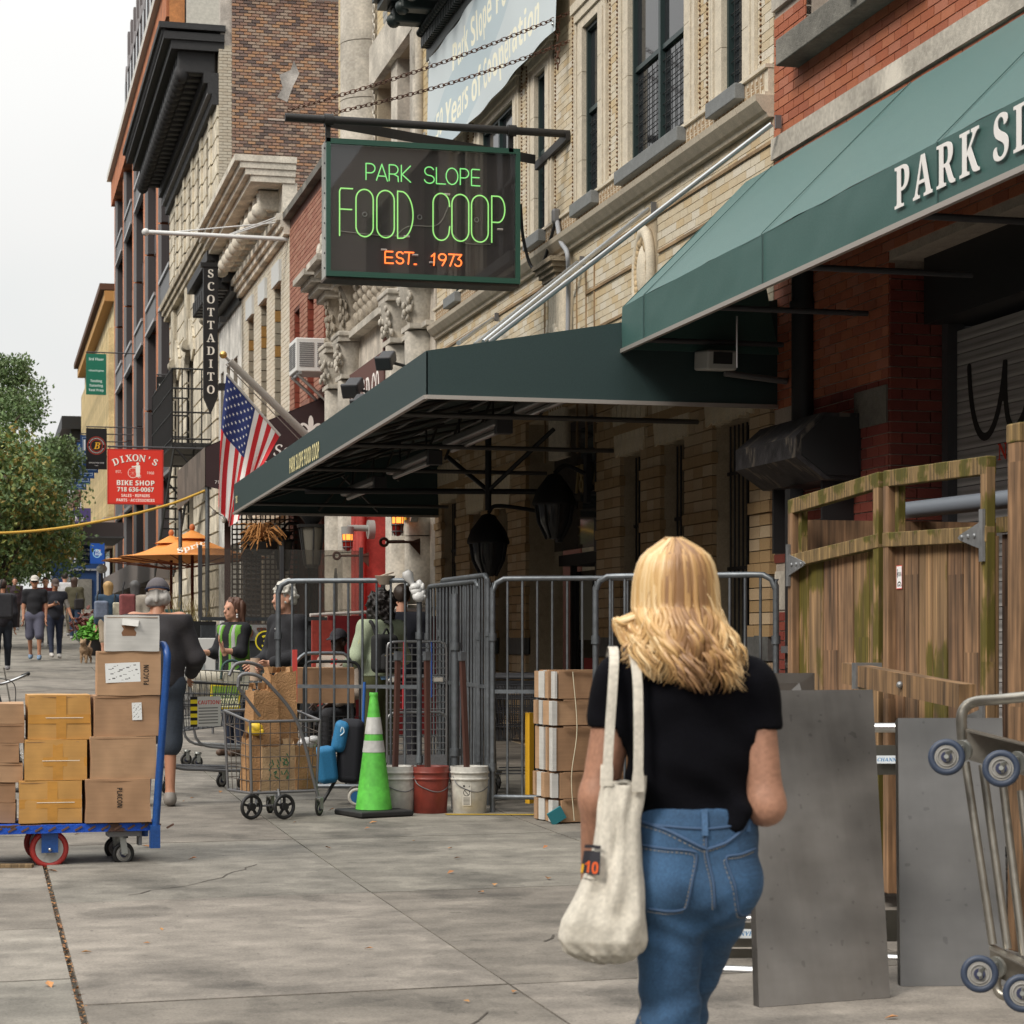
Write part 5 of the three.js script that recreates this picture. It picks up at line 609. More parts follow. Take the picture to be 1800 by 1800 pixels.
hung('shop_sign','dark blue gym sign lettered it is a family thing',137,958,160,992,74,200,256,(x,w,h)=>{x.fillStyle='#16305c';x.fillRect(0,0,w,h);x.strokeStyle='#cfd8e4';x.lineWidth=4;x.strokeRect(6,-10,w-10,h);x.fillStyle='#e9eef4';x.font='bold 44px sans-serif';x.fillText("It's a fam",16,76);x.fillText('thing',70,126);x.font='20px sans-serif';x.fillText('Slope fitness',60,200);},{pole:false});
hung('banner','bright blue swim school banner with a round emblem',158,955,184,991,70,200,272,(x,w,h)=>{x.fillStyle='#0a4fae';x.fillRect(0,0,w,h);x.strokeStyle='#9fd3ee';x.lineWidth=12;x.beginPath();x.arc(95,135,52,0,7);x.stroke();x.fillStyle='#e8f3fa';x.font='italic bold 46px serif';x.fillText('big',70,118);x.fillText('blue',62,160);x.fillStyle='#e2a48c';x.fillRect(126,84,22,12);},{cat:'banner',rim:[0.01,0.08,0.3],pole:false});
{
const box=(name,label,px0,py0,px1,py1,d,depth,col,part='canopy')=>{const r=rect(px0,py0,px1,py1,d),t=thing(name,label,'awning',V(r.x,r.y,r.z));new MB().box(r.w,r.h,depth,0,0,-depth/2).build('side_panel',M(col,{rough:0.7,map:T.cloth}),t);new MB().box(r.w+0.04,0.05,depth+0.04,0,-r.h/2,-depth/2).build('frame',C.dark,t);return[t,r];};
const[p,pr]=box('awning','purple street number canopy beyond the yellow building',102,893,160,920,108,7,[0.10,0.075,0.26]);printed('lettering',pr.w*0.72,0.5,print(256,64,(x,w,h)=>{x.clearRect(0,0,w,h);x.fillStyle='#e8e4ef';x.font='bold 46px sans-serif';x.fillText('95 7th Av',4,50);x.fillRect(0,52,1,1);}),p,0.1,-pr.h*0.18,0.01,{alpha:1});
box('awning','brown box canopy in front of the orange brick block',139,918,218,944,71,6,[0.05,0.036,0.036]);
const r=rect(92,968,182,1075,100),b=thing('gym_shop','deep blue gym shop front at the end of the pavement','shop',V(r.x,r.y,r.z));new MB().box(r.w,r.h+2,2,0,-0.6,-1.1).build('wall',M([0.012,0.05,0.16],{rough:0.5}),b);new MB().box(0.8,2.2,0.06,0.25,-1.0,-0.06).build('door',M([0.3,0.29,0.26],{rough:0.2,map:T.blotch}),b);new MB().box(1.3,0.09,0.09,0.25,0.55,-0.05).box(0.09,2.8,0.09,-0.4,-0.8,-0.05).box(0.09,2.8,0.09,0.92,-0.8,-0.05).build('door_frame',M([0.3,0.32,0.36]),b);printed('lettering',0.9,0.5,print(128,72,(x,w,h)=>{x.clearRect(0,0,w,h);x.fillStyle='#eef2f6';x.fillRect(8,2,70,30);x.font='bold 36px sans-serif';x.fillText('fitp',10,66);}),b,-0.1,1.0,-0.08,{alpha:1});
}
{
const t=thing('awning','maroon restaurant canopy with white script and worn front','awning'),xf=3.8,s0=37.8,s1=43.4,mm=M([0.042,0.016,0.018],{rough:0.7,map:T.cloth}),worn=M([0.16,0.125,0.10],{map:T.blotch,rough:0.85,key:'worn'});
let m=new MB();m.quad(A3(xf,4.15,s0),A3(5.98,3.7,s0),A3(5.98,5.82,s0),A3(xf,4.85,s0));m.quad(A3(xf,4.15,s0+0.02),A3(xf,4.85,s0+0.02),A3(5.98,5.82,s0+0.02),A3(5.98,3.7,s0+0.02));m.build('side_panel',mm,t);
m=new MB();slabQuad(m,A3(xf,4.05,s1),A3(xf,4.15,s0),A3(xf,4.85,s0),A3(xf,4.85,s1));m.build('front_valance',worn,t);m=new MB();slabQuad(m,A3(xf,4.85,s1),A3(xf,4.85,s0),A3(5.98,5.82,s0),A3(5.98,5.82,s1));m.build('roof_cloth',mm,t);
const map=print(1024,900,(x,w,h)=>{x.clearRect(0,0,w,h);x.fillStyle='#e9e4df';x.font='italic 150px serif';x.fillText('Scottadito',537,525);x.font='italic 110px serif';x.fillText('Osteria Toscana',262,640);x.font='bold 54px sans-serif';x.fillText('\u201cBUON\u201d',337,705);x.fillText('LUNCH',270,790);x.font='40px sans-serif';x.fillText('718',22,800);
x.save();x.translate(887,238);x.scale(0.8,0.8);x.beginPath();x.ellipse(0,-40,30,90,0,0,7);x.fill();for(const sg of[-1,1]){x.lineWidth=30;x.strokeStyle='#e9e4df';x.beginPath();x.moveTo(sg*12,60);x.bezierCurveTo(sg*30,-20,sg*110,-60,sg*112,10);x.stroke();x.lineWidth=18;x.beginPath();x.moveTo(sg*10,60);x.bezierCurveTo(sg*20,110,sg*60,120,sg*62,90);x.stroke();}x.fillRect(-60,48,120,20);x.beginPath();x.ellipse(0,110,16,50,0,0,7);x.fill();x.restore();});
printed('lettering',2.05,1.7,map,t,4.95,4.86,-s0+0.006,{alpha:1});
new MB().bar(V(xf+0.05,0.5,-s0-0.1),V(xf+0.05,4.2,-s0-0.1),0.04).bar(V(xf+0.05,0.7,-s1+0.1),V(xf+0.05,4.1,-s1+0.1),0.04).build('post',C.galv,t);
const bulbs=thing('string_lights','string of small clear bulbs under the maroon canopy','string lights'),w=new MB();w.tube([V(3.8,3.9,-38),V(4.2,3.65,-38.4),V(4.6,3.9,-38.8),V(5.0,3.5,-39.4),V(5.6,3.7,-39.6)],0.008,40,5).build('wire',C.black,bulbs);const bb=new MB();for(const[x,y,s]of[[4.0,3.7,38.2],[4.2,3.58,38.4],[4.45,3.75,38.6],[4.75,3.7,39],[5.0,3.42,39.4],[5.3,3.55,39.5]])bb.sph(0.045,x,y,-s,1,1.3,1,8);bb.build('bulb',M([0.5,0.46,0.4],{rough:0.15}),bulbs);
}
{
const t=thing('flag_bracket','white horizontal pole with guy wires on the corner of the red brick building','pole',V(0,0,0)),pm=M([0.55,0.55,0.54],{rough:0.4}),p=(px,py)=>at(px,py,43);new MB().bar(p(262,408),p(514,421),0.045).build('pole',pm,t);new MB().add(new THREE.SphereGeometry(0.08,12,9).translate(...p(256,408).toArray())).build('ball',C.white,t);new MB().bar(p(280,410),p(512,389),0.014).bar(p(395,415),p(516,371),0.014).bar(p(400,415),p(516,376),0.014).build('stay',pm,t);new MB().box(0.12,0.9,0.12,p(516,395).x,p(516,395).y,p(516,395).z).build('wall_bracket',C.dark,t);
}
{
const pole=thing('flag_pole','pale slanted flag pole with a gold ball over the long awning','pole'),tip=at(403,634,31.6),foot=at(664,887,33.2),pm=M([0.45,0.42,0.38],{rough:0.4});
new MB().bar(tip,foot,0.055,0.07,12).build('pole',pm,pole);const dir=tip.clone().sub(foot).normalize(),bp=tip.clone().addScaledVector(dir,0.13);new MB().bar(tip,bp,0.02).build('stem',pm,pole);new MB().add(new THREE.SphereGeometry(0.058,14,10).translate(bp.x,bp.y,bp.z)).build('ball',M([0.6,0.38,0.12],{rough:0.3,metal:0.8}),pole);new MB().bar(at(397,640,31.5),at(533,780,32.3),0.008).build('halyard',M([0.3,0.27,0.24]),pole);
const t=thing('flag','striped and starred national flag hanging from the slanted pole','flag'),NU=40,NV=60,g=new THREE.PlaneGeometry(1,1,NU,NV),p=g.attributes.position,uv=g.attributes.uv;
const H0=at(398,657,31.6),H1=at(492,766,32.1),E=[at(386,890,31.5),at(392,905,31.45),at(404,925,31.7),at(412,918,31.4),at(424,902,31.75),at(432,860,31.5)],ec=new THREE.CatmullRomCurve3(E);
for(let i=0;i<p.count;i++){const u=p.getX(i)+0.5,v=0.5-p.getY(i);const h=H0.clone().lerp(H1,u),e=ec.getPoint(u),k=v;const q=h.clone().lerp(e,k);q.y-=0.10*Math.sin(Math.PI*k)*(1-Math.abs(u-0.5))*0.6;const fold=Math.sin(u*17+v*2.2)*0.085*Math.pow(v,0.8)+Math.sin(u*8-v*3)*0.05*v;q.z+=fold;q.x+=Math.cos(u*17+v*2)*0.03*v-0.05*Math.sin(Math.PI*v)*(1-u);p.setXYZ(i,q.x,q.y,q.z);uv.setXY(i,v,1-u);}g.computeVertexNormals();
const map=print(760,400,(x,w,h)=>{for(let i=0;i<13;i++){x.fillStyle=i%2?'#efece8':'#c8232b';x.fillRect(0,h*i/13,w,h/13+1);}x.fillStyle='#27356f';x.fillRect(0,0,w*0.4,h*7/13);x.fillStyle='#f2f0ec';const star=(cx,cy,r)=>{x.beginPath();for(let k=0;k<10;k++){const a=-Math.PI/2+k*Math.PI/5,q=k%2?r*0.42:r;x.lineTo(cx+q*Math.cos(a),cy+q*Math.sin(a));}x.fill();};for(let r=0;r<9;r++)for(let c=0;c<(r%2?5:6);c++)star(w*0.4*((c*2+(r%2?2:1))/12),h*7/13*(r+1)/10,9.5);});
mesh('cloth',g,new THREE.MeshPhysicalMaterial({map,roughness:0.8,side:THREE.DoubleSide,transmission:0.15,thickness:0}),t);const hd=new MB();hd.bar(H0,H1,0.022);hd.build('heading',M([0.6,0.58,0.54]),t);
}
{
const t=thing('rope','yellow rope slung from the maroon canopy post towards the kerb tree','rope');new MB().tube([at(362,862,37.8),at(300,886,37.5),at(220,907,37.2),at(120,926,37),at(40,935,36.8),at(-40,938,36.6)],0.026,60,6).build('rope',M([0.55,0.33,0.05],{rough:0.8}),t);
}
{
const t=thing('fire_escape','black iron fire escape balcony and stair on the tall cream building','fire escape'),s0=57.5,s1=64.5,y0=6.7,y1=8.75,x0=4.9,x1=5.95,P=(x,y,s)=>V(x,y,-s);
new MB().box(x1-x0,0.1,s1-s0,(x0+x1)/2,y0,-(s0+s1)/2).build('platform',C.black,t);for(const[a,b]of[[P(x0,0,s0),P(x0,0,s1)],[P(x0,0,s0),P(x1,0,s0)],[P(x0,0,s1),P(x1,0,s1)]]){const r=new MB();for(const k of[0,0.38,0.72,1]){const y=mix(y0+0.15,y1,k),A=a.clone(),B=b.clone();A.y=B.y=y;r.bar(A,B,0.025);}r.build('rail',C.black,t);const L=a.distanceTo(b),n=Math.ceil(L/0.32),bl=new MB();for(let i=0;i<=n;i++){const q=a.clone().lerp(b,i/n);bl.bar(V(q.x,y0,q.z),V(q.x,y1,q.z),0.02,0.02,5);}bl.build('baluster',C.black,t);}
for(let i=0;i<12;i++)new MB().box(0.55,0.04,0.22,x0+0.35,y0-0.25-i*0.26,-(s0+0.5+i*0.55)).build('tread',C.black,t);new MB().beam(P(x0+0.07,y0,s0+0.1),P(x0+0.07,y0-3.3,s0+7),0.04,0.2).beam(P(x0+0.63,y0,s0+0.1),P(x0+0.63,y0-3.3,s0+7),0.04,0.2).build('stringer',C.black,t);new MB().bar(P(x1,y0-1.2,s0),P(x0,y0,s0),0.03).bar(P(x1,y0-1.2,s1),P(x0,y0,s1),0.03).build('bracket',C.black,t);
}
{
const make=(label,px,py,d,w)=>{const a=at(px,py,d),base=gy(-a.z),t=thing('parasol',label,'parasol',V(a.x,base,a.z),0.4,'orange parasols'),H=a.y-base,om=M([0.92,0.34,0.06],{rough:0.75,map:T.cloth,two:1}),R=w/2;const g=new THREE.ConeGeometry(R,0.5,8,5,true),p=g.attributes.position;for(let i=0;i<p.count;i++){const r=Math.hypot(p.getX(i),p.getZ(i))/R;p.setY(i,p.getY(i)-0.10*Math.sin(r*Math.PI));}g.computeVertexNormals();const c=mesh('canopy',fit(g).translate(0,H-0.3,0),om,t);new MB().add(new THREE.ConeGeometry(R*0.24,0.2,8,1,true).translate(0,H-0.06,0)).build('vent',om,t);new MB().sph(0.06,0,H+0.08,0,1,1.3,1).build('finial',M([0.5,0.15,0.05]),t);new MB().bar(V(0,0,0),V(0,H,0),0.035).build('pole',M([0.28,0.055,0.025],{map:T.wood}),t);for(let k=0;k<8;k++){const an=k*Math.PI/4+Math.PI/8*0;new MB().bar(V(0,H-0.75,0),V(R*0.93*Math.sin(an),H-0.55,R*0.93*Math.cos(an)),0.012).build('rib',M([0.25,0.07,0.03]),t);}new MB().rbox(0.5,0.12,0.5,0.02,0,0.06,0).build('foot',C.dark,t);return[t,c,R,H];};
const[t,c,R,H]=make('orange canvas parasol with white lettering in front of the restaurant',338,934,44,3.3);printed('lettering',0.85,0.28,print(256,84,(x,w,h)=>{x.clearRect(0,0,w,h);x.fillStyle='#f6e9dc';x.font='italic bold 70px serif';x.fillText('Spritz',20,64);}),t,-0.5,H-0.37,R*0.57,{alpha:1,rx:-1.0,ry:-0.35});
make('second orange parasol, partly hidden behind the lettered one',301,943,47.5,3.3);
}
// ---------- wooden refuse enclosure ----------
const woodM=[M([0.50,0.34,0.21],{map:T.wood,bump:T.wood,bs:0.002,rough:0.85,key:'w0'}),M([0.42,0.275,0.17],{map:T.wood,bump:T.wood,bs:0.003,rough:0.85,key:'w1'}),M([0.46,0.335,0.21],{map:T.moss,bump:T.wood,bs:0.003,rough:0.9,key:'w2'}),M([0.52,0.37,0.23],{map:again(T.moss,0.8,1.9),rough:0.9,key:'w3'})],mossRail=M([0.40,0.31,0.16],{map:again(T.moss,0.5),bump:T.wood,bs:0.003,rough:0.9,key:'mr'}),plyM=M([0.2,0.135,0.1],{map:again(T.wood,0.8,1.6),rough:0.85,key:'ply'});
{
const X=4.54,leaf=(label,sA,sB,ya,yb,out,n)=>{
const L=sA-sB,t=thing('wooden_gate',label,'gate',V(X,0,-sA),-Math.PI/2-out),y0=0.1,top=(x)=>mix(ya,yb,x/L);t.position.y=0;
const w=L/n;for(let i=0;i<n;i++){const x=(i+0.5)*w,h=top(x)-0.37-y0;const m=new MB();m.rbox(w-0.015,h,0.022,0.003,0,0,0,0,0,0,1);const o=m.build('plank',woodM[(i*7+(n===6?3:1))%4],t);o.position.set(x,y0+h/2,rr(-0.003,0.003));o.geometry.attributes.uv.array.forEach((v,k,a)=>{a[k]=v+i*0.37;});}
const yaw=Math.atan2(yb-ya,L);new MB().rbox(L,0.085,0.05,0.006,L/2,(ya+yb)/2-0.045,0.03,0,0,yaw).build('top_rail',mossRail,t);new MB().rbox(L,0.075,0.05,0.006,L/2,(ya+yb)/2-0.36,0.034,0,0,yaw).build('window_rail',mossRail,t);
for(const[x,yy]of[[0.035,ya],[L-0.035,yb]])new MB().rbox(0.07,yy-0.05-y0,0.045,0.005,x,(yy-0.05+y0)/2,0.032).build('stile',woodM[x<0.1?0:2],t);new MB().rbox(0.05,0.3,0.04,0.005,0.1,ya-0.2,0.0).build('window_jamb',mossRail,t);
return[t,L];
};
const[g1]=leaf('farther leaf of the mossy wooden gate beside the red brick pier',11.39,10.12,2.21,2.275,0.0,6),[g2,L2]=leaf('nearer leaf of the mossy wooden gate with a graffiti sticker',10.06,8.8,2.275,2.245,0.04,7);
const hinge=M([0.36,0.37,0.38],{rough:0.5,metal:0.7,map:T.blotch}),hb=(t,x,y,sg)=>{new MB().ext([[0,0.06],[sg*0.22,0.012],[sg*0.24,-0.0],[sg*0.22,-0.012],[0,-0.06]].map(([a,b])=>[x+a,y+b]),0.008,0,0,0.06).box(0.04,0.24,0.014,x-sg*0.02,y,0.063).build('hinge',hinge,t);const r=new MB();for(const k of[0.05,0.12,0.19])r.sph(0.012,x+sg*k,y,0.07,1,1,0.6,6);r.build('bolt',hinge,t);};
hb(g1,0.05,1.83,1);hb(g2,L2-0.05,1.88,-1);hb(g2,L2-0.05,1.02,-1);hb(g2,L2-0.05,0.3,-1);
printed('sticker',0.075,0.12,print(96,150,(x)=>{x.fillStyle='#eee';x.fillRect(0,0,96,150);x.strokeStyle='#e0564a';x.lineWidth=10;x.strokeRect(0,0,96,150);x.fillStyle='#111';x.font='bold 40px sans-serif';x.fillText('HRA',8,70);x.lineWidth=8;x.strokeStyle='#111';x.beginPath();x.arc(50,140,34,3.3,6.1);x.stroke();x.beginPath();x.arc(50,140,16,3.3,6.1);x.stroke();x.beginPath();x.moveTo(20,22);x.lineTo(20,80);x.stroke();}),g2,0.13,1.72,0.018);
const bar=thing('gate_bar','weathered timber bar laid across both gate leaves','timber bar'),a=at(1492,1183,10.75),b=at(1700,1224,9.1);new MB().beam(a,b,0.075,0.105).build('bar',M([0.42,0.29,0.16],{map:T.wood,bump:T.wood,bs:0.004,rough:0.9,key:'bar'}),bar);const br=a.clone().lerp(b,0.14);new MB().box(0.14,0.13,0.05,br.x+0.02,br.y,br.z).build('hook',hinge,bar);new MB().sph(0.017,a.clone().lerp(b,0.55).x-0.045,a.clone().lerp(b,0.55).y,a.clone().lerp(b,0.55).z).build('bolt',hinge,bar);
const post=(lab,s,h)=>{const t=thing('fence_post',lab,'post',V(X,0,-s));new MB().rbox(0.12,h,0.12,0.008,0,h/2,0).build('post',woodM[0],t);new MB().rbox(0.13,0.09,0.13,0.01,0,h+0.03,0).build('cap',mossRail,t);};post('thick wooden hinge post of the nearer gate leaf',8.63,2.3);
const e=thing('enclosure_walls','plywood back and side walls inside the wooden enclosure','enclosure');new MB().box(0.03,1.45,2.7,5.86,1.3,-10.05).build('back_panel',plyM,e);new MB().box(0.05,0.09,2.7,5.83,2.08,-10.05).build('back_rail',mossRail,e);new MB().box(1.3,2.1,0.04,5.2,1.05,-11.5).build('side_panel',woodM[1],e);new MB().box(1.3,2.1,0.04,5.2,1.05,-8.62).build('side_panel',woodM[1],e);new MB().bar(V(5.3,2.17,-11.6),V(5.3,2.13,-8.4),0.05,0.05,12).build('pipe',M([0.16,0.18,0.21],{rough:0.5}),e);
}
// ---------- steel platform trucks stood on end ----------
const deckM=C.steel;
function deck(t,bl,br,tr,tl,th,mat=deckM){
const n=br.clone().sub(bl).cross(tl.clone().sub(bl)).normalize(),m=new MB();tl=bl.clone().add(tr).sub(br);slabQuad(m,bl,br,tr,tl,0.006);m.build('deck',mat,t);const back=(p)=>p.clone().addScaledVector(n,-th),f=new MB();[[bl,br],[br,tr],[tr,tl],[tl,bl]].forEach(([p,q])=>{f.quad(back(p),back(q),q,p);f.quad(p,q,back(q),back(p));});f.build('folded_edge',mat,t);return n;
}
function castor(name,t,c,r,axis,up,tyre=[0.028,0.042,0.075]){
const g=sub(name,t),q=new THREE.Quaternion().setFromUnitVectors(V(0,0,1),axis.clone().normalize()),add=(nm,gs,mat)=>{const m=new MB();gs.forEach((x)=>m.add(x.applyQuaternion(q).translate(c.x,c.y,c.z)));m.build(nm,mat,g);};
add('tyre',[new THREE.TorusGeometry(r*0.82,r*0.2,10,28).scale(1,1,0.95)],M(tyre,{rough:0.5}));add('rim',[new THREE.CylinderGeometry(r*0.66,r*0.66,r*0.26,24).rotateX(Math.PI/2),new THREE.TorusGeometry(r*0.5,r*0.07,6,22).translate(0,0,r*0.13)],M([0.3,0.29,0.27],{rough:0.5,map:T.blotch}));add('hub',[new THREE.CylinderGeometry(r*0.3,r*0.36,r*0.5,18).rotateX(Math.PI/2)],M([0.025,0.03,0.07],{rough:0.4}));
const u=up.clone().normalize(),a=axis.clone().normalize().multiplyScalar(r*0.42),top=c.clone().addScaledVector(u,r*1.45),f=new MB();for(const k of[1,-1]){const p=c.clone().addScaledVector(a,k),s=top.clone().addScaledVector(a,k*0.8);f.beam(p,s,r*0.09,r*0.55);}f.bar(c.clone().addScaledVector(a,-1.2),c.clone().addScaledVector(a,1.3),r*0.13);f.add(new THREE.CylinderGeometry(r*0.55,r*0.6,r*0.25,14).applyQuaternion(new THREE.Quaternion().setFromUnitVectors(V(0,1,0),u)).translate(top.x,top.y,top.z));f.build('fork',M([0.34,0.35,0.33],{rough:0.45,metal:0.8}),g);return g;
}
{
const G=(px,py,d)=>{const p=at(px,py,d);if(p.y<0.02)p.y=0.004;return p;};
const tA=thing('platform_truck','steel platform truck stood on end beside the woman, its bare deck facing out','platform truck');deck(tA,G(1335,1772,8.0),G(1565,1755,8.22),G(1534,1212,8.75),G(1318,1222,8.6),0.05);
const tB=thing('platform_truck','darker steel platform truck stood on end against the wooden gate','platform truck');deck(tB,G(1583,1735,8.49),G(1772,1738,8.5),G(1762,1262,8.75),G(1577,1260,8.78),0.06,M([0.26,0.255,0.25],{rough:0.85,metal:0.75,map:again(T.steel,1.6),rmap:T.steelR,key:'stB'}));
const tC=thing('platform_truck','platform truck half hidden behind the two bare decks, with bright tube handle','platform truck');{const h=new MB();h.tube([G(1250,1725,8.9),G(1335,1733,8.85),G(1420,1738,8.8)],0.024,16,10).bar(G(1515,1279,9.4),G(1590,1279,9.3),0.022).bar(G(1470,1713,9.3),G(1585,1716,9.2),0.022).bar(G(1330,1615,9.0),G(1250,1612,9.1),0.012);h.build('handle',C.chrome,tC);const c=new MB();const q=(a,b,c2,d)=>slabQuad(c,d,c2,b,a,0.01);q(G(1535,1310,9.35),G(1590,1310,9.35),G(1590,1362,9.35),G(1535,1362,9.35));q(G(1250,1620,9.2),G(1400,1625,9.2),G(1400,1665,9.2),G(1250,1665,9.2));q(G(1250,1668,9.25),G(1400,1668,9.25),G(1400,1695,9.25),G(1250,1695,9.25));q(G(1545,1600,9.35),G(1600,1600,9.35),G(1600,1655,9.35),G(1545,1655,9.35));c.build('channel',M([0.24,0.23,0.2],{rough:0.4,metal:0.8,map:T.steel}),tC);
const lab=print(160,48,(x)=>{x.fillStyle='#e6edf2';x.fillRect(0,0,160,48);x.fillStyle='#1a6fb3';x.font='italic bold 30px serif';x.fillText('CHANNEL',8,35);}),p=G(1562,1335,9.33),p2=G(1308,1641,9.18);printed('label',0.12,0.035,lab,tC,p.x,p.y,p.z+0.004,{ry:-0.25});printed('label',0.13,0.04,lab,tC,p2.x,p2.y,p2.z+0.004,{ry:-0.25,rz:Math.PI});}
const tE=thing('platform_truck','steel tray edges standing behind the woman, by the barrier foot','platform truck');{const m=new MB();slabQuad(m,G(1350,1240,9.8),G(1432,1225,9.9),G(1432,1183,9.9),G(1335,1183,9.8),0.02);slabQuad(m,G(1340,1260,9.6),G(1420,1250,9.65),G(1405,1200,9.7),G(1335,1202,9.6),0.02);m.build('tray',deckM,tE);}
// the upright truck with its four blue castors
const t=thing('platform_truck','upright platform truck with blue castors and bare tube frame','platform truck'),tm=M([0.36,0.34,0.3],{rough:0.4,metal:0.85,map:T.blotch});
const tube=(name,pts,r=0.018)=>new MB().tube(pts.map((p)=>G(...p)),r,30,10).build(name,tm,t);
tube('handle',[[1692,1300,7.7],[1690,1262,7.7],[1697,1243,7.7],[1716,1233,7.68],[1760,1229,7.6],[1830,1222,7.5]],0.02);
for(const[a,b,c,d]of[[1697,1340,1745,1660],[1727,1345,1771,1668],[1763,1380,1799,1680],[1795,1390,1826,1690]])tube('frame_tube',[[a,b,7.62],[(a+c)/2,(b+d)/2,7.55],[c,d,7.5]],0.0155);
const plate=(pts)=>{const m=new MB(),q=pts.map((p)=>G(...p));slabQuad(m,q[3],q[2],q[1],q[0],0.02);m.build('cross_channel',tm,t);const m2=new MB(),u=q.slice(0,2),o=u.map((p)=>p.clone().add(V(-0.06,-0.0,0.11)));slabQuad(m2,u[0],u[1],o[1],o[0],0.006);m2.build('channel_flange',tm,t);};plate([[1700,1283,7.66],[1830,1315,7.5],[1830,1372,7.5],[1700,1335,7.66]]);plate([[1740,1660,7.55],[1830,1705,7.4],[1830,1752,7.4],[1740,1712,7.55]]);
for(const[px,py,d]of[[1664,1331,7.45],[1760,1351,7.3],[1722,1712,7.3],[1797,1746,7.15]])castor('castor',t,at(px,py,d),0.064,V(-0.45,0.12,0.85),at(px+34,py-14,d+0.06).sub(at(px,py,d)));
tube('lower_bow',[[1752,1705,7.5],[1752,1735,7.5],[1765,1750,7.48],[1800,1752,7.45],[1840,1748,7.4]],0.018);
}
// ---------- cone, buckets, barriers, cardboard ----------
{
const c=at(657,1420,16.3),t=thing('traffic_cone','tall lime green traffic cone with two white collars on a black base','traffic cone',V(c.x,gy(-c.z),c.z),0.3),lm=M([0.13,0.6,0.075],{rough:0.55,map:T.blotch});
new MB().rbox(0.46,0.045,0.46,0.015,0,0.024,0).build('base',C.rubber,t);const R=(y)=>mix(0.142,0.03,(y-0.05)/0.87);new MB().lathe([[R(0.05),0.05],[R(0.92),0.92],[0.034,0.925],[0.034,0.95],[0.024,0.95]],0,0,0,32).build('body',lm,t);for(const[a,b]of[[0.49,0.58],[0.63,0.76]])new MB().lathe([[R(a)+0.003,a],[R(b)+0.003,b]],0,0,0,32).build('reflective_collar',M([0.62,0.62,0.6],{rough:0.35,map:T.blotch}),t);
}
for(const[px,col,lab,gap]of[[699,[0.6,0.58,0.53],'white bucket with a brown post, half behind the green cone',0],[756,[0.27,0.045,0.03],'rust red bucket holding a brown post',0],[825,[0.66,0.64,0.58],'white bucket with a printed warning holding a brown post',1]]){
const c=at(px,1418,16.55),t=thing('bucket',lab,'bucket',V(c.x,gy(-c.z),c.z),0.2),bm=M(col,{rough:0.5,map:T.blotch});new MB().lathe([[0,0],[0.132,0],[0.148,0.26],[0.157,0.262],[0.157,0.275],[0.149,0.278],[0.15,0.31],[0.158,0.312],[0.158,0.325],[0.15,0.328],[0.151,0.365],[0.143,0.365],[0.14,0.33],[0,0.33]],0,0,0,30).build('body',bm,t);new MB().cyl(0.14,0.14,0.02,0,0.33,0).build('concrete_fill',M([0.3,0.29,0.27]),t);
new MB().tube([V(-0.15,0.29,0.02),V(-0.13,0.22,0.09),V(0,0.17,0.155),V(0.13,0.22,0.09),V(0.15,0.29,0.02)],0.004,20,5).build('bail_handle',C.greyp,t);const p=thing('post',`brown steel post standing in the ${gap ? 'printed white' : px < 720 ? 'white cone side' : 'rust red'} bucket`,'post',V(c.x-0.02,gy(-c.z)+0.33,c.z),0.3);p.rotation.z=(px-745)*0.0006;new MB().box(0.036,0.9,0.036,0,0.44,0).build('shaft',M([0.075,0.032,0.024],{rough:0.5}),p);new MB().box(0.05,0.07,0.05,0,0.9,0).build('cap',C.galv,p);
if(gap)printed('label',0.07,0.17,print(70,170,(x)=>{x.fillStyle='#b9b5ab';x.fillRect(0,0,70,170);x.strokeStyle='#222';x.lineWidth=5;x.beginPath();x.arc(35,70,24,0,7);x.stroke();x.beginPath();x.moveTo(18,52);x.lineTo(52,90);x.stroke();x.fillStyle='#222';for(let i=0;i<6;i++)x.fillRect(10,108+i*10,50,4);x.fillRect(8,10,54,16);}),t,-0.078,0.15,0.121,{ry:-0.55});
}
function barrier(label,A,B,h,n,{r=0.022,low=0.12,mid=0.95,dark=0}={}){
const L=A.distanceTo(B),t=thing('crowd_barrier',label,'barrier',A,-Math.atan2(B.z-A.z,B.x-A.x),'tall steel tube barriers'),m=C.galv,c=0.1,f=new MB();
f.tube([V(0,0,0),V(0,h-c*1.6,0),V(0.004,h-c,0),V(c*0.35,h-c*0.3,0),V(c,h,0),V(c*1.6,h,0)],r,30,10,0.5).tube([V(L,0,0),V(L,h-c*1.6,0),V(L-0.004,h-c,0),V(L-c*0.35,h-c*0.3,0),V(L-c,h,0),V(L-c*1.6,h,0)],r,30,10,0.5).bar(V(c*1.5,h,0),V(L-c*1.5,h,0),r,r,10).bar(V(0,low,0),V(L,low,0),r*0.9,r*0.9,10);f.build('frame',m,t);
if(mid)new MB().box(L,0.03,0.02,L/2,mid,0).build('mid_rail',m,t);for(let i=1;i<=n;i++)new MB().bar(V(L*i/(n+1),low,0),V(L*i/(n+1),h-0.01,0),r*0.48,r*0.48,6).build('bar',m,t);for(const y of[0.35,h*0.75])new MB().cyl(0.032,0.032,0.06,0,y,0,0,0,0,10).cyl(0.032,0.032,0.06,L,y,0,0,0,0,10).build('clamp',C.galv,t);return t;
}
const gp=(px,d)=>{const p=at(px,1125,d);return V(p.x,gy(-p.z),p.z);};
barrier('tall steel barrier in front of the seated man in a cap',gp(489,17.6),gp(737,17.4),1.83,9);barrier('tall steel barrier turned edge on, its bars crowded together',gp(775,18.6),gp(858,16.9),1.85,17);barrier('second edge on steel barrier, nested inside the crowded one',gp(752,19.0),gp(842,17.2),1.8,14);
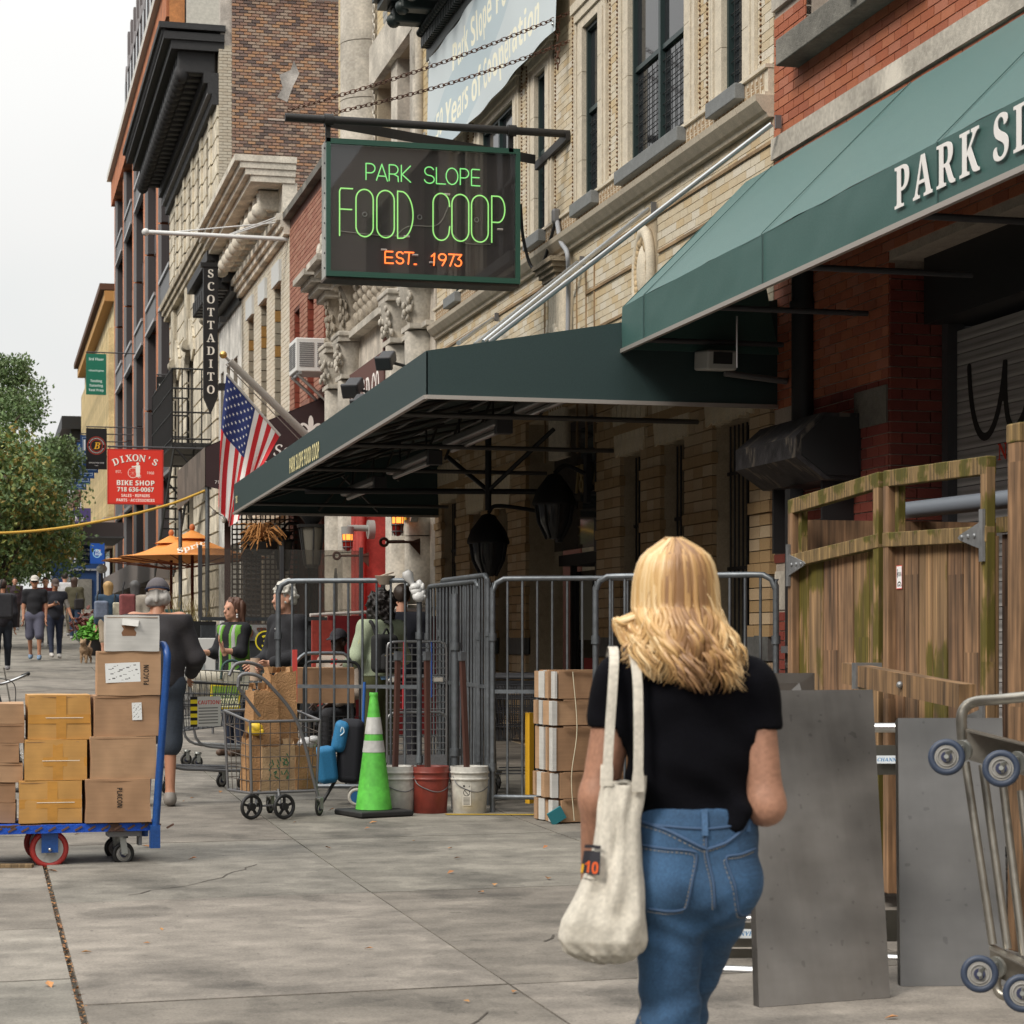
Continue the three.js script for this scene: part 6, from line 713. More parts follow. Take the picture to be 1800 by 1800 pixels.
barrier('tall steel barrier in front of the nested carts',gp(866,16.6),gp(1130,16.4),1.84,9);barrier('tall steel barrier ending by the black gate post',gp(1047,15.2),gp(1364,14.7),1.83,11);
{const a=gp(800,16.9),t=thing('round_post','grey steel tube post among the crowded barrier bars','post',a);new MB().bar(V(0,0,0),V(0,1.72,0),0.032,0.032,12).build('tube',C.galv,t);new MB().cyl(0.045,0.045,0.06,0,1.3,0).cyl(0.045,0.045,0.06,0,0.45,0).build('clamp',C.galv,t);const b=gp(931,16.7),y=thing('yellow_post','yellow steel corner strip leaning inside the barrier','post',b,0.5);new MB().box(0.05,0.72,0.05,0,0.42,0).build('strip',M([0.65,0.36,0.02],{rough:0.5}),y);new MB().box(0.04,0.7,0.06,0.05,0.41,0).build('backing',C.black,y);}
{const t=thing('plastic_bag','white plastic bag tied to the corner of the barrier','bag',at(735,1030,17.4)),m=new MB();for(let i=0;i<26;i++)m.sph(rr(0.02,0.045),rr(-0.05,0.05),rr(-0.09,0.0),rr(-0.03,0.03),rr(0.7,1.4),rr(0.6,1.5),rr(0.7,1.1),6);m.lathe([[0.02,0.02],[0.05,0.1],[0.03,0.14]],-0.04,0,0,8,0,0,0.5);m.build('bag',M([0.7,0.7,0.69],{rough:0.35}),t);const u=thing('food_tray','brown paper tray left on top of the barrier rail','tray',at(677,1032,17.45).add(V(0,0.02,0)));new MB().lathe([[0.05,0],[0.085,0.07],[0.09,0.075],[0.08,0.07],[0.045,0.01]],0,0,0,4).build('tray',M([0.4,0.33,0.26]),u);new MB().box(0.12,0.012,0.05,0.01,0.085,0,0,0.3,0.3).build('flap',M([0.4,0.33,0.26]),u);}
const cardM=[M([0.42,0.25,0.14],{map:T.card,rough:0.9,key:'c0'}),M([0.36,0.21,0.115],{map:T.card,rough:0.9,key:'c1'}),M([0.47,0.29,0.165],{map:T.card,rough:0.9,key:'c2'}),M([0.6,0.59,0.56],{map:T.card,rough:0.9,key:'c3'})];
{
const c=at(990,1420,15.9),t=thing('cardboard_bale','tall stack of flattened cardboard tied in bundles behind the woman','cardboard',V(c.x-0.13,gy(-c.z),c.z),0.12);
let y=0;for(const[k,h]of[0.18,0.2,0.34,0.2,0.22].entries()){for(let i=0;i<9;i++){const w=0.055,z=-0.38+i*0.05;const m=new MB();m.box(0.74+rr(-0.02,0.04),h-0.012+rr(-0.01,0.012),w-0.008,0.38+rr(-0.02,0.02),y+h/2,z+0.18,rr(-0.02,0.02),rr(-0.03,0.03));m.build('cardboard_sheet',cardM[(i*5+k*3)%9===0?3:(i+k)%3],t);}for(let i=0;i<4;i++){const m=new MB();m.box(rr(0.015,0.05),h-0.02,rr(0.06,0.11),-0.015+rr(-0.02,0.01),y+h/2,-0.15+i*0.11,0,rr(-0.2,0.2));m.build('cardboard_edge',cardM[i%2?3:2],t);}const f=new MB();f.box(0.72,0.012,0.012,0.4,y+h-0.004,0.245);f.build('crease',cardM[1],t);y+=h;}
new MB().tube([V(0.12,0.02,0.255),V(0.1,0.35,0.25),V(0.14,0.7,0.26),V(0.11,1.13,0.25)],0.004,20,4).build('twine',M([0.6,0.55,0.4]),t);new MB().box(0.12,0.1,0.02,-0.02,0.06,0.25,0,0,0.5).build('plastic_wrap',M([0.02,0.17,0.2]),t);
}
// ---------- blue platform cart loaded with boxes ----------
const blueM=M([0.012,0.085,0.33],{rough:0.4,map:T.grain});
{
const a=at(-60,1452,12.7),b=at(277,1452,13.05),L=a.distanceTo(b),t=thing('platform_cart','rusty blue platform cart carrying stacked cartons','cart',V(a.x,0,a.z),-Math.atan2(b.z-a.z,b.x-a.x)),y=0.245;
new MB().box(L,0.05,0.6,L/2,y,-0.3).build('deck',M([1,1,1],{map:T.rust,rough:0.7,bump:T.bump,bs:0.003}),t);{const r=new MB();for(let i=0;i<16;i++)r.box(0.05,0.012,0.006,0.03+i*0.08,y,0.002,0,0,0.5);r.build('tread_ridge',M([0.12,0.06,0.04],{rough:0.7}),t);}
for(const z of[-0.06,-0.54])new MB().tube([V(L-0.02,y-0.1,z+0.09),V(L-0.01,y+0.1,z+0.09),V(L+0.05,1.2,z+0.09),V(L+0.055,1.32,z+0.06),V(L+0.05,1.365,z-0.01),V(L+0.05,1.37,z-0.1)],0.024,40,10).build('handle_tube',blueM,t);new MB().box(0.06,0.14,0.06,L-0.022,y-0.06,0.03).build('socket',blueM,t);
for(const[x,z]of[[0.5,-0.08],[0.5,-0.5]]){const w=sub('wheel',t,V(x,0.118,z));new MB().tor(0.1,0.019,0,0,0).build('tyre',M([0.42,0.035,0.03],{rough:0.5}),w);const m=new MB();m.cyl(0.085,0.085,0.03,0,0,0,Math.PI/2,0,0,24).cyl(0.03,0.03,0.07,0,0,0,Math.PI/2);for(let k=0;k<5;k++)m.box(0.012,0.14,0.036,0,0,0,0,0,k*0.628);m.build('rim',M([0.42,0.42,0.4],{rough:0.5}),w);new MB().box(0.1,0.16,0.012,0,0.06,0.045).build('bracket',blueM,w);new MB().sph(0.012,0,0,0.053).build('bolt',C.chrome,w);}
for(const z of[-0.1,-0.5])castor('castor',t,V(L-0.2,0.072,z),0.072,V(0.25,0,1),V(-0.1,1,0),[0.012,0.012,0.012]);new MB().box(0.2,0.03,0.14,L-0.2,y-0.045,-0.1).box(0.02,0.1,0.1,L-0.1,y-0.07,-0.1).build('castor_plate',C.greyp,t);
const w=at(15,1520,12.8),k=thing('wood_wedge','pale wooden strip lying by the red cart wheel','wood strip',V(w.x,0.02,w.z),-0.25);new MB().rbox(0.5,0.04,0.07,0.006,-0.1,0,0).build('strip',M([0.42,0.33,0.2],{map:T.wood}),k);
}
const tapeM=M([0.6,0.29,0.055],{rough:0.25,map:T.card});
function carton(label,px0,py0,px1,py1,d,{col=0,tape=0,yaw=0.03,deep=0.34,labelRect,text,textX=0.77,gap=0}={}){
const r=rect(px0,py0,px1,py1,d),t=thing('carton',label,'box',V(r.x,r.y-r.h/2,r.z),yaw),h=r.h-0.003,w=r.w,m=cardM[col];
const bg=new THREE.BoxGeometry(w,h,deep,8,6,6).translate(0,h/2,-deep/2);new MB().add(rough3(bg.toNonIndexed(),0.0055,8,px0*0.37+py0)).build('body',tape?M([0.58,0.31,0.085],{map:T.card,rough:0.6,key:'tp'+tape}):m,t);new MB().box(w-0.02,0.0025,0.006,0,h-0.012,-0.002).build('flap_edge',cardM[1],t);
if(tape){new MB().box(0.06,h*0.98,0.003,w*0.03,h/2,0.001).build('tape',tapeM,t);new MB().box(w*0.99,0.055,0.003,0,h*0.46,0.0005).build('tape',tapeM,t);new MB().box(w*0.6,0.004,0.003,0.03,h*0.49,0.003).build('flap_gap',M([0.75,0.7,0.6]),t);}
if(labelRect){const[x0,y0,x1,y1]=labelRect;printed('label',(x1-x0)*w,(y1-y0)*h,print(240,130,(x)=>{x.fillStyle='#dfe1e0';x.fillRect(0,0,240,130);x.fillStyle='#555';for(let i=0;i<26;i++)x.fillRect(10+(i*37)%210,8+(i*23)%108,4+(i*7)%22,2+(i*5)%7);}),t,((x0+x1)/2-0.5)*w,(1-(y0+y1)/2)*h,0.003,{rz:0.04});}
if(text)printed('print',0.05,h*0.62,print(64,300,(x)=>{x.clearRect(0,0,64,300);x.save();x.translate(text>0?54:12,text>0?292:8);x.rotate(text>0?-Math.PI/2:Math.PI/2);x.fillStyle='#15110e';x.font='bold 58px sans-serif';x.fillText('PLACON',0,0);x.restore();}),t,(textX-0.5)*w,h*0.52,0.0035,{alpha:1});
return[t,w,h];
}
carton('brown carton stamped with an upside down word, lowest beside the blue handle',150,1369,266,1446,12.95,{text:-1,textX:0.52});
carton('plain unmarked brown carton, second from the deck beside the blue handle',159,1294,276,1370,12.98,{col:2,yaw:0.05});
carton('brown carton with a small white sticker, third from the deck beside the handle',165,1222,281,1294.5,13,{col:0,labelRect:[0.58,0.17,0.73,0.6]});
carton('brown carton with a large white shipping label and printed word',170,1144,283,1222.5,13,{col:2,yaw:-0.02,labelRect:[0.13,0.26,0.68,0.7],text:1,textX:0.77});
{const[t,w,h]=carton('white carton with a torn hand hole, topmost on the cart',184,1081,281,1144.5,13,{col:3,deep:0.3,yaw:-0.03});new MB().ext([[-0.04,-0.03],[0.04,-0.03],[0.046,-0.01],[0.032,0.012],[0.046,0.035],[-0.046,0.035],[-0.032,0.012],[-0.046,-0.01]],0.004,-0.02,h*0.56,0.001).build('hand_hole',M([0.2,0.1,0.05]),t);new MB().box(0.1,0.045,0.003,-0.012,h*0.8,0.012,-0.5,0,-0.12).build('flap',cardM[3],t);}
for(const[i,r]of[[33,1372,145,1447],[43,1300,154,1372],[49,1221,160,1300]].entries())carton(`amber taped carton, ${['lowest', 'middle one', 'topmost'][i]} of its stack of three`,...r,12.9+i*0.02,{tape:i+1,yaw:0.02*(i-1),deep:0.36});
for(const[i,r]of[[-60,1411,28,1447],[-60,1376,28,1411],[-60,1341,40,1376],[-60,1306,34,1341],[-60,1272,42,1306],[-60,1236,43,1272]].entries())carton(`shallow brown carton cut by the picture edge, ${['lowest', 'second', 'third', 'fourth', 'fifth', 'topmost'][i]} of its stack`,...r,12.9,{col:i%3,yaw:0.02*((i%3)-1),deep:0.33});
// ---------- shopping carts ----------
function wires(m,a,b,c,d,n,k,r=0.004){for(let i=0;i<=n;i++){const u=i/n;m.bar(a.clone().lerp(b,u),d.clone().lerp(c,u),r,r,4);}for(let i=0;i<=k;i++){const u=i/k;m.bar(a.clone().lerp(d,u),b.clone().lerp(c,u),r,r,4);}}
function shopCart(label,pos,ry,mat,dense=1){
const t=thing('shopping_cart',label,'shopping cart',pos,ry),y0=0.52,y1=0.98,B=[V(-0.32,y0,-0.2),V(0.42,y0+0.06,-0.17),V(0.42,y0+0.06,0.17),V(-0.32,y0,0.2)],U=[V(-0.42,y1,-0.27),V(0.5,y1-0.06,-0.22),V(0.5,y1-0.06,0.22),V(-0.42,y1,0.27)];
for(let i=0;i<4;i++){const j=(i+1)%4,m=new MB();wires(m,B[i],B[j],U[j],U[i],(i%2?9:16)*dense|0,4);m.build('wire_side',mat,t);}{const m=new MB();wires(m,...B,12*dense|0,5);m.build('wire_bottom',mat,t);}{const m=new MB();for(let i=0;i<4;i++)m.bar(U[i],U[(i+1)%4],0.009,0.009,6);m.build('rim',mat,t);}
const f=new MB();for(const z of[-0.24,0.24])f.tube([V(-0.42,y1+0.04,z),V(-0.36,0.6,z*0.95),V(-0.3,0.26,z*0.9),V(0.1,0.19,z*0.85),V(0.5,0.17,z*0.8)],0.014,24,8);f.build('frame',C.greyp,t);new MB().bar(V(-0.46,y1+0.06,-0.28),V(-0.46,y1+0.06,0.28),0.017,0.017,10).build('handle',C.dark,t);{const m=new MB();wires(m,V(-0.25,0.24,-0.18),V(0.45,0.2,-0.17),V(0.45,0.2,0.17),V(-0.25,0.24,0.18),8,4);m.build('lower_rack',mat,t);}
for(const[x,z]of[[-0.32,-0.22],[-0.32,0.22],[0.45,-0.18],[0.45,0.18]])castor('castor',t,V(x,0.064,z),0.064,V(0.3,0,1),V(0.1,1,0),[0.012,0.012,0.012]);return t;
}
const wireD=M([0.075,0.075,0.08],{rough:0.45,metal:0.4}),wireS=M([0.33,0.33,0.33],{rough:0.4,metal:0.8});
{const t=shopCart('dark wire shopping cart pushed by the old man, with a warning card',gp(329,18.4),0.42,wireD);printed('warning_card',0.3,0.26,print(150,130,(x)=>{x.fillStyle='#b9b8b2';x.fillRect(0,0,150,130);x.fillStyle='#d8c21f';x.fillRect(0,0,34,130);x.fillStyle='#111';for(let i=0;i<5;i++)x.fillRect(0,i*30,34,13);x.fillStyle='#b3261e';x.font='bold 24px sans-serif';x.fillText('CAUTION!',36,34);x.fillStyle='#444';for(let i=0;i<6;i++)x.fillRect(40,48+i*13,96,4);}),t,0.05,0.7,0.235,{});}
{const t=shopCart('bright wire shopping cart holding a cream tote, in front of the gesturing woman',gp(392,21),0.15,wireS);const b=thing('tote_bag','cream tote bag lying in the bright shopping cart','bag',gp(380,21).add(V(0,0.78,0)),0.2);new MB().rbox(0.6,0.26,0.3,0.09,0,0.05,0,0,0,0,4).build('body',M([0.58,0.53,0.43],{map:T.cloth}),b);new MB().tube([V(0,0.1,0.16),V(0.02,0.24,0.18),V(0.12,0.28,0.18),V(0.2,0.22,0.18),V(0.2,0.08,0.16)],0.015,24,6).build('handle',M([0.03,0.06,0.06]),b);new MB().box(0.26,0.2,0.02,0.16,0.06,0.16).build('pocket',M([0.5,0.47,0.38]),b);
const s=thing('cart_sign','yellow framed green shop sign hung on the bright cart','sign',gp(396,20.6).add(V(0,0.72,0)),0.06);new MB().rbox(0.3,0.25,0.03,0.02,0,0,0).build('frame',M([0.62,0.48,0.01],{rough:0.5}),s);printed('print',0.25,0.205,print(250,205,(x)=>{x.fillStyle='#6f8f2c';x.fillRect(0,0,250,205);x.fillStyle='#3d5e2c';x.fillRect(0,60,250,60);x.fillStyle='#dcd9b0';x.fillRect(0,120,250,85);x.font='48px serif';x.fillText('park slope',14,108);x.fillStyle='#4c5b34';x.font='bold 56px sans-serif';x.save();x.scale(0.82,1);x.fillText('FOOD COOP',10,176);x.restore();}),s,0,0,0.018);}
for(let i=0;i<3;i++)shopCart(`dark shopping cart nested behind the tall barrier, ${['nearest', 'middle one', 'farthest'][i]} of three`,gp(905+i*4,17.6+i*0.35),1.35,wireD,0.8);
{const p=gp(732,17.9),t=thing('wire_rack','upright silver wire cart rack behind the three buckets','wire rack',p,0.05);const w=0.52,m=new MB();for(let i=0;i<16;i++)m.bar(V(-w/2,0.4+i*0.058,0),V(w/2,0.4+i*0.058,0),0.0055,0.0055,5);for(let i=0;i<8;i++)m.bar(V(-w/2+w*i/7,0.3,-0.01),V(-w/2+w*i/7,1.3,-0.01),0.004,0.004,4);m.build('wire_grid',wireS,t);for(const y of[1.32,1.02,0.72])new MB().tube([V(-w/2,0.3,0.02),V(-w/2,y-0.06,0.02),V(-w/2+0.06,y,0.02),V(w/2-0.06,y,0.02),V(w/2,y-0.06,0.02),V(w/2,0.3,0.02)],0.011,50,8,0.2).build('hoop',wireS,t);new MB().box(w,0.28,0.02,0,0.22,0.02).build('basket_panel',M([0.28,0.28,0.29],{rough:0.5,map:T.grain}),t);new MB().bar(V(-0.12,1.32,0.05),V(-0.13,0.75,0.05),0.008).build('strap',M([0.5,0.04,0.05]),t);new MB().bar(V(0.12,1.32,0.05),V(0.12,0.85,0.05),0.007).build('cord',M([0.02,0.07,0.3]),t);new MB().box(0.09,0.035,0.012,-0.2,1.0,0.04).box(0.1,0.035,0.012,0.17,1.0,0.04).build('tag',M([0.6,0.55,0.48]),t);new MB().cyl(0.06,0.06,0.03,-0.2,0.06,0,1.57).cyl(0.06,0.06,0.03,0.2,0.06,0,1.57).build('wheel',C.rubber,t);}
// ---------- folding cart with paper bags ----------
function paperBag(label,pos,w,h,d,ry,col,art){
const t=thing('paper_bag',label,'bag',pos,ry),g=new THREE.BoxGeometry(w,h,d,9,12,7),p=g.attributes.position,sd=w*91+h*37;for(let i=0;i<p.count;i++){const x=p.getX(i),y=p.getY(i),z=p.getZ(i),k=y/h+0.5,f=1+0.12*noise3(x*9+sd,y*7,z*9);let px=x*f*(1-0.06*k),pz=z*(1+0.16*noise3(x*8,y*8+sd,z*8))*(1-0.12*k);let py=y+h/2;if(k>0.97){py+=0.035*noise3(x*30+sd,3,z*30)-0.02;const e=Math.max(Math.abs(x)/(w/2),Math.abs(z)/(d/2));if(e<0.8)py-=0.07;}p.setXYZ(i,px,py,pz);}const gg=toCreasedNormals(fit(g),0.35);mesh('paper',gg,M(col,{map:T.card,bump:T.bump,bs:0.006,rough:0.85}),t);
{const m=new MB(),n=7;for(let i=0;i<n;i++){const a=(i-n/2)*w/n;m.box(w/n*1.1,0.05,0.003,a+w/n/2,h+0.005,rr(-0.3,0.4)*d*0.5,rr(-0.7,0.7),rr(-0.4,0.4),rr(-0.2,0.2));}m.build('crumpled_top',M(col,{map:T.card,two:1,rough:0.85,key:'ct'}),t);}if(art){const m=new MB();for(let i=0;i<26;i++){const q=rr(0,1),L=rr(0.02,0.05);m.box(0.008,L,0.002,(q-0.5)*w*0.6,h*(0.25+0.5*rnd()),d*0.53,0,0,rr(-1.2,1.2));}m.build('printed_leaf',M([0.05,0.16,0.08],{rough:0.8}),t);}return t;
}
{
const c=gp(478,16.2),ry=0.3,t=thing('folding_cart','folding grey wire cart with black spoked wheels full of paper bags','cart',c,ry),y0=0.2,y1=0.74,w=0.27,d=0.22,B=[V(-w,y0,d),V(w,y0,d),V(w,y0,-d),V(-w,y0,-d)],U=B.map((p,i)=>V(p.x*1.08,y1+(i>1?0.07:0),p.z*1.1));
for(let i=0;i<4;i++){const j=(i+1)%4,m=new MB();wires(m,B[i],B[j],U[j],U[i],i%2?5:7,6,0.0035);m.build('wire_side',M([0.13,0.11,0.095],{rough:0.6,metal:0.4}),t);}{const f=new MB();for(let i=0;i<4;i++)f.bar(B[i],U[i],0.011,0.011,8).bar(U[i],U[(i+1)%4],0.011,0.011,8).bar(B[i],B[(i+1)%4],0.011,0.011,8);f.build('frame',C.greyp,t);}
new MB().tube([V(w*1.05,0.16,d),V(0.1,0.72,d+0.03),V(-0.12,1.0,d+0.03),V(-0.24,1.09,d+0.02),V(-0.36,1.09,d),V(-0.38,1.0,d)],0.014,50,8).tube([V(w*1.05,0.16,-d),V(0.2,0.75,-d-0.03),V(0.08,1.08,-d-0.02),V(-0.05,1.17,-d),V(-0.2,1.17,-d),V(-0.26,1.08,-d)],0.014,50,8).bar(V(-0.38,1.0,d),V(-0.2,0.78,d),0.012).build('handle',C.greyp,t);
for(const[x,z]of[[-0.27,0.22],[-0.05,0.33]]){const k=sub('wheel',t,V(x,0.098,z),0.15),m=new MB();m.tor(0.083,0.014,0,0,0).cyl(0.03,0.03,0.04,0,0,0,1.57);for(let i=0;i<5;i++)m.box(0.018,0.08,0.014,Math.sin(i*1.257)*0.045,Math.cos(i*1.257)*0.045,0,0,0,-i*1.257);m.build('spoked_wheel',C.black,k);}new MB().bar(V(-0.24,0.1,0.22),V(-0.2,0.22,0.2),0.01).bar(V(-0.08,0.1,0.33),V(-0.05,0.22,0.22),0.01).bar(V(-0.27,0.1,0.2),V(0,0.1,0.2),0.008).build('axle',C.greyp,t);castor('castor',t,V(0.33,0.055,0.15),0.055,V(0.6,0,0.8),V(0,1,0),[0.012,0.012,0.012]);castor('castor',t,V(0.1,0.055,-0.25),0.055,V(0.6,0,0.8),V(0,1,0),[0.012,0.012,0.012]);
const P=(x,y,z)=>V(x,y,z).applyAxisAngle(V(0,1,0),ry).add(c),kraft=[0.46,0.255,0.115],kraft2=[0.53,0.36,0.2];
paperBag('brown paper bag printed with green leaves, low in the folding cart',P(-0.02,0.21,0.09),0.3,0.36,0.17,ry,kraft2,1);paperBag('plain brown paper bag at the side edge of the folding cart',P(-0.2,0.21,0.08),0.13,0.42,0.15,ry,kraft);paperBag('plain brown paper bag low by the castors of the folding cart',P(0.2,0.21,0.06),0.2,0.36,0.2,ry+0.2,kraft);paperBag('tall brown paper bag with crumpled top rising from the folding cart',P(0.08,0.56,-0.04),0.24,0.56,0.17,ry,kraft);paperBag('brown paper bag with a green star beside the tallest paper bag',P(-0.1,0.5,0.04),0.22,0.5,0.16,ry,kraft);const y=thing('yellow_pack','round yellow pack in the folding cart','food pack',P(-0.2,0.68,0.14));new MB().sph(0.06,0,0,0,1,0.85,0.8).rbox(0.12,0.04,0.05,0.015,0,-0.02,0.02).build('pack',M([0.75,0.5,0.03],{rough:0.4}),y);const q=thing('plastic_bag','clear plastic bag pressed against the paper bags','bag',P(0.25,0.56,0.1));new MB().sph(0.07,0,0,0,1.2,0.7,0.6,9).sph(0.05,0.05,0.03,0.02,1,0.6,1,8).build('bag',M([0.5,0.5,0.5],{rough:0.15}),q);
}
{
const t=thing('trolley_bag','blue and black two wheeled shopping trolley bag','trolley bag',gp(598,17.2),-0.15),bl=M([0.02,0.20,0.42],{rough:0.7,map:T.cloth}),bk=M([0.012,0.013,0.02],{rough:0.8,map:T.cloth});const mb=(g,s)=>{const p=g.attributes.position;for(let i=0;i<p.count;i++){const k=1+0.14*noise3(p.getX(i)*6+s,p.getY(i)*6,p.getZ(i)*6);p.setX(i,p.getX(i)*k);p.setZ(i,p.getZ(i)*k);}g.computeVertexNormals();return g;};
new MB().add(XF(mb(new RoundedBoxGeometry(0.2,0.52,0.26,6,0.06),1),0.08,0.44,0,0,0,-0.06)).build('bag_body',bk,t);new MB().add(XF(mb(new RoundedBoxGeometry(0.17,0.3,0.2,5,0.05),3),-0.12,0.33,0.08,0,0.2,0.16)).add(XF(mb(new RoundedBoxGeometry(0.12,0.26,0.25,5,0.05),5),-0.0,0.56,0.03,0,0,-0.2)).build('pocket',bl,t);new MB().tube([V(0.0,0.6,0.16),V(0.015,0.64,0.165),V(0.03,0.6,0.165),V(0.0,0.57,0.165)],0.006,16,5).build('emblem',M([0.5,0.62,0.7]),t);new MB().bar(V(-0.15,0.02,0.1),V(-0.04,0.2,0.05),0.014).build('stand',C.black,t);for(const z of[0.15,-0.15]){const k=sub('wheel',t,V(0.13,0.072,z));new MB().tor(0.058,0.014,0,0,0).build('tyre',M([0.55,0.52,0.46]),k);new MB().cyl(0.048,0.048,0.02,0,0,0,1.57).build('rim',M([0.02,0.12,0.3]),k);}new MB().bar(V(0.17,0.2,-0.05),V(0.2,1.0,-0.05),0.012).build('handle',M([0.02,0.1,0.35]),t);
const u=thing('hand_truck','black tube shopping trolley carrying a cardboard box behind the barrier','trolley',gp(580,18.6),0.05);new MB().tube([V(-0.25,0.1,0.1),V(-0.25,1.05,0.1),V(-0.2,1.13,0.1),V(0.18,1.13,0.1),V(0.25,1.05,0.1),V(0.25,0.1,0.1)],0.014,60,8,0.15).build('frame',C.black,u);new MB().tube([V(-0.3,0.1,-0.1),V(-0.3,1.08,-0.1),V(-0.2,1.2,-0.1),V(0.15,1.2,-0.1),V(0.22,1.08,-0.1),V(0.22,0.1,-0.1)],0.016,60,8,0.15).build('inner_frame',C.galv,u);const m=new MB();wires(m,V(-0.24,0.15,0.12),V(0.24,0.15,0.12),V(0.24,0.65,0.12),V(-0.24,0.65,0.12),10,12,0.003);m.build('wire_side',C.black,u);new MB().cyl(0.09,0.09,0.03,-0.2,0.09,0.1,1.57).cyl(0.09,0.09,0.03,0.2,0.09,0.1,1.57).build('wheel',C.rubber,u);
carton('brown cardboard box riding on the trolley behind the barrier',518,1173,626,1236,18.55,{col:1,deep:0.3});
}
// ---------- bicycle by the kerb ----------
{const t=thing('bicycle','dark bicycle with wide handlebars parked at the kerb','bicycle',gp(6,18.2),-0.5),fm=M([0.03,0.03,0.035],{rough:0.4}),W=(x)=>{const k=sub('wheel',t,V(x,0.34,0));new MB().tor(0.325,0.022,0,0,0,0,0,0,8,36).build('tyre',C.rubber,k);const m=new MB();for(let i=0;i<14;i++)m.bar(V(0,0,0),V(0.31*Math.cos(i*0.449),0.31*Math.sin(i*0.449),0),0.002,0.002,3);m.cyl(0.03,0.03,0.08,0,0,0,1.57);m.build('spokes',C.chrome,k);};W(0.1);W(-0.95);new MB().bar(V(0.1,0.34,0),V(-0.06,0.86,0),0.02).bar(V(-0.06,0.8,0),V(-0.4,0.3,0),0.022).bar(V(-0.4,0.3,0),V(-0.58,0.85,0),0.018).bar(V(-0.08,0.82,0),V(-0.55,0.76,0),0.018).bar(V(-0.4,0.3,0),V(-0.95,0.34,0),0.014).bar(V(-0.95,0.34,0),V(-0.55,0.76,0),0.012).build('frame',fm,t);new MB().tube([V(0.05,1.02,0.36),V(0.06,0.99,0.2),V(-0.04,0.93,0),V(0.06,0.99,-0.2),V(0.05,1.02,-0.36)],0.013,30,8).build('handlebar',C.chrome,t);new MB().bar(V(0.05,1.02,0.36),V(0.056,1.0,0.24),0.018).bar(V(0.05,1.02,-0.36),V(0.056,1.0,-0.24),0.018).build('grip',C.rubber,t);new MB().rbox(0.26,0.06,0.14,0.025,-0.6,0.92,0).build('saddle',C.black,t);new MB().tube([V(0.05,1.0,0.3),V(0.2,0.95,0.2),V(0.16,0.75,0.1),V(0.05,0.7,0.02)],0.004,20,4).build('cable',C.black,t);}
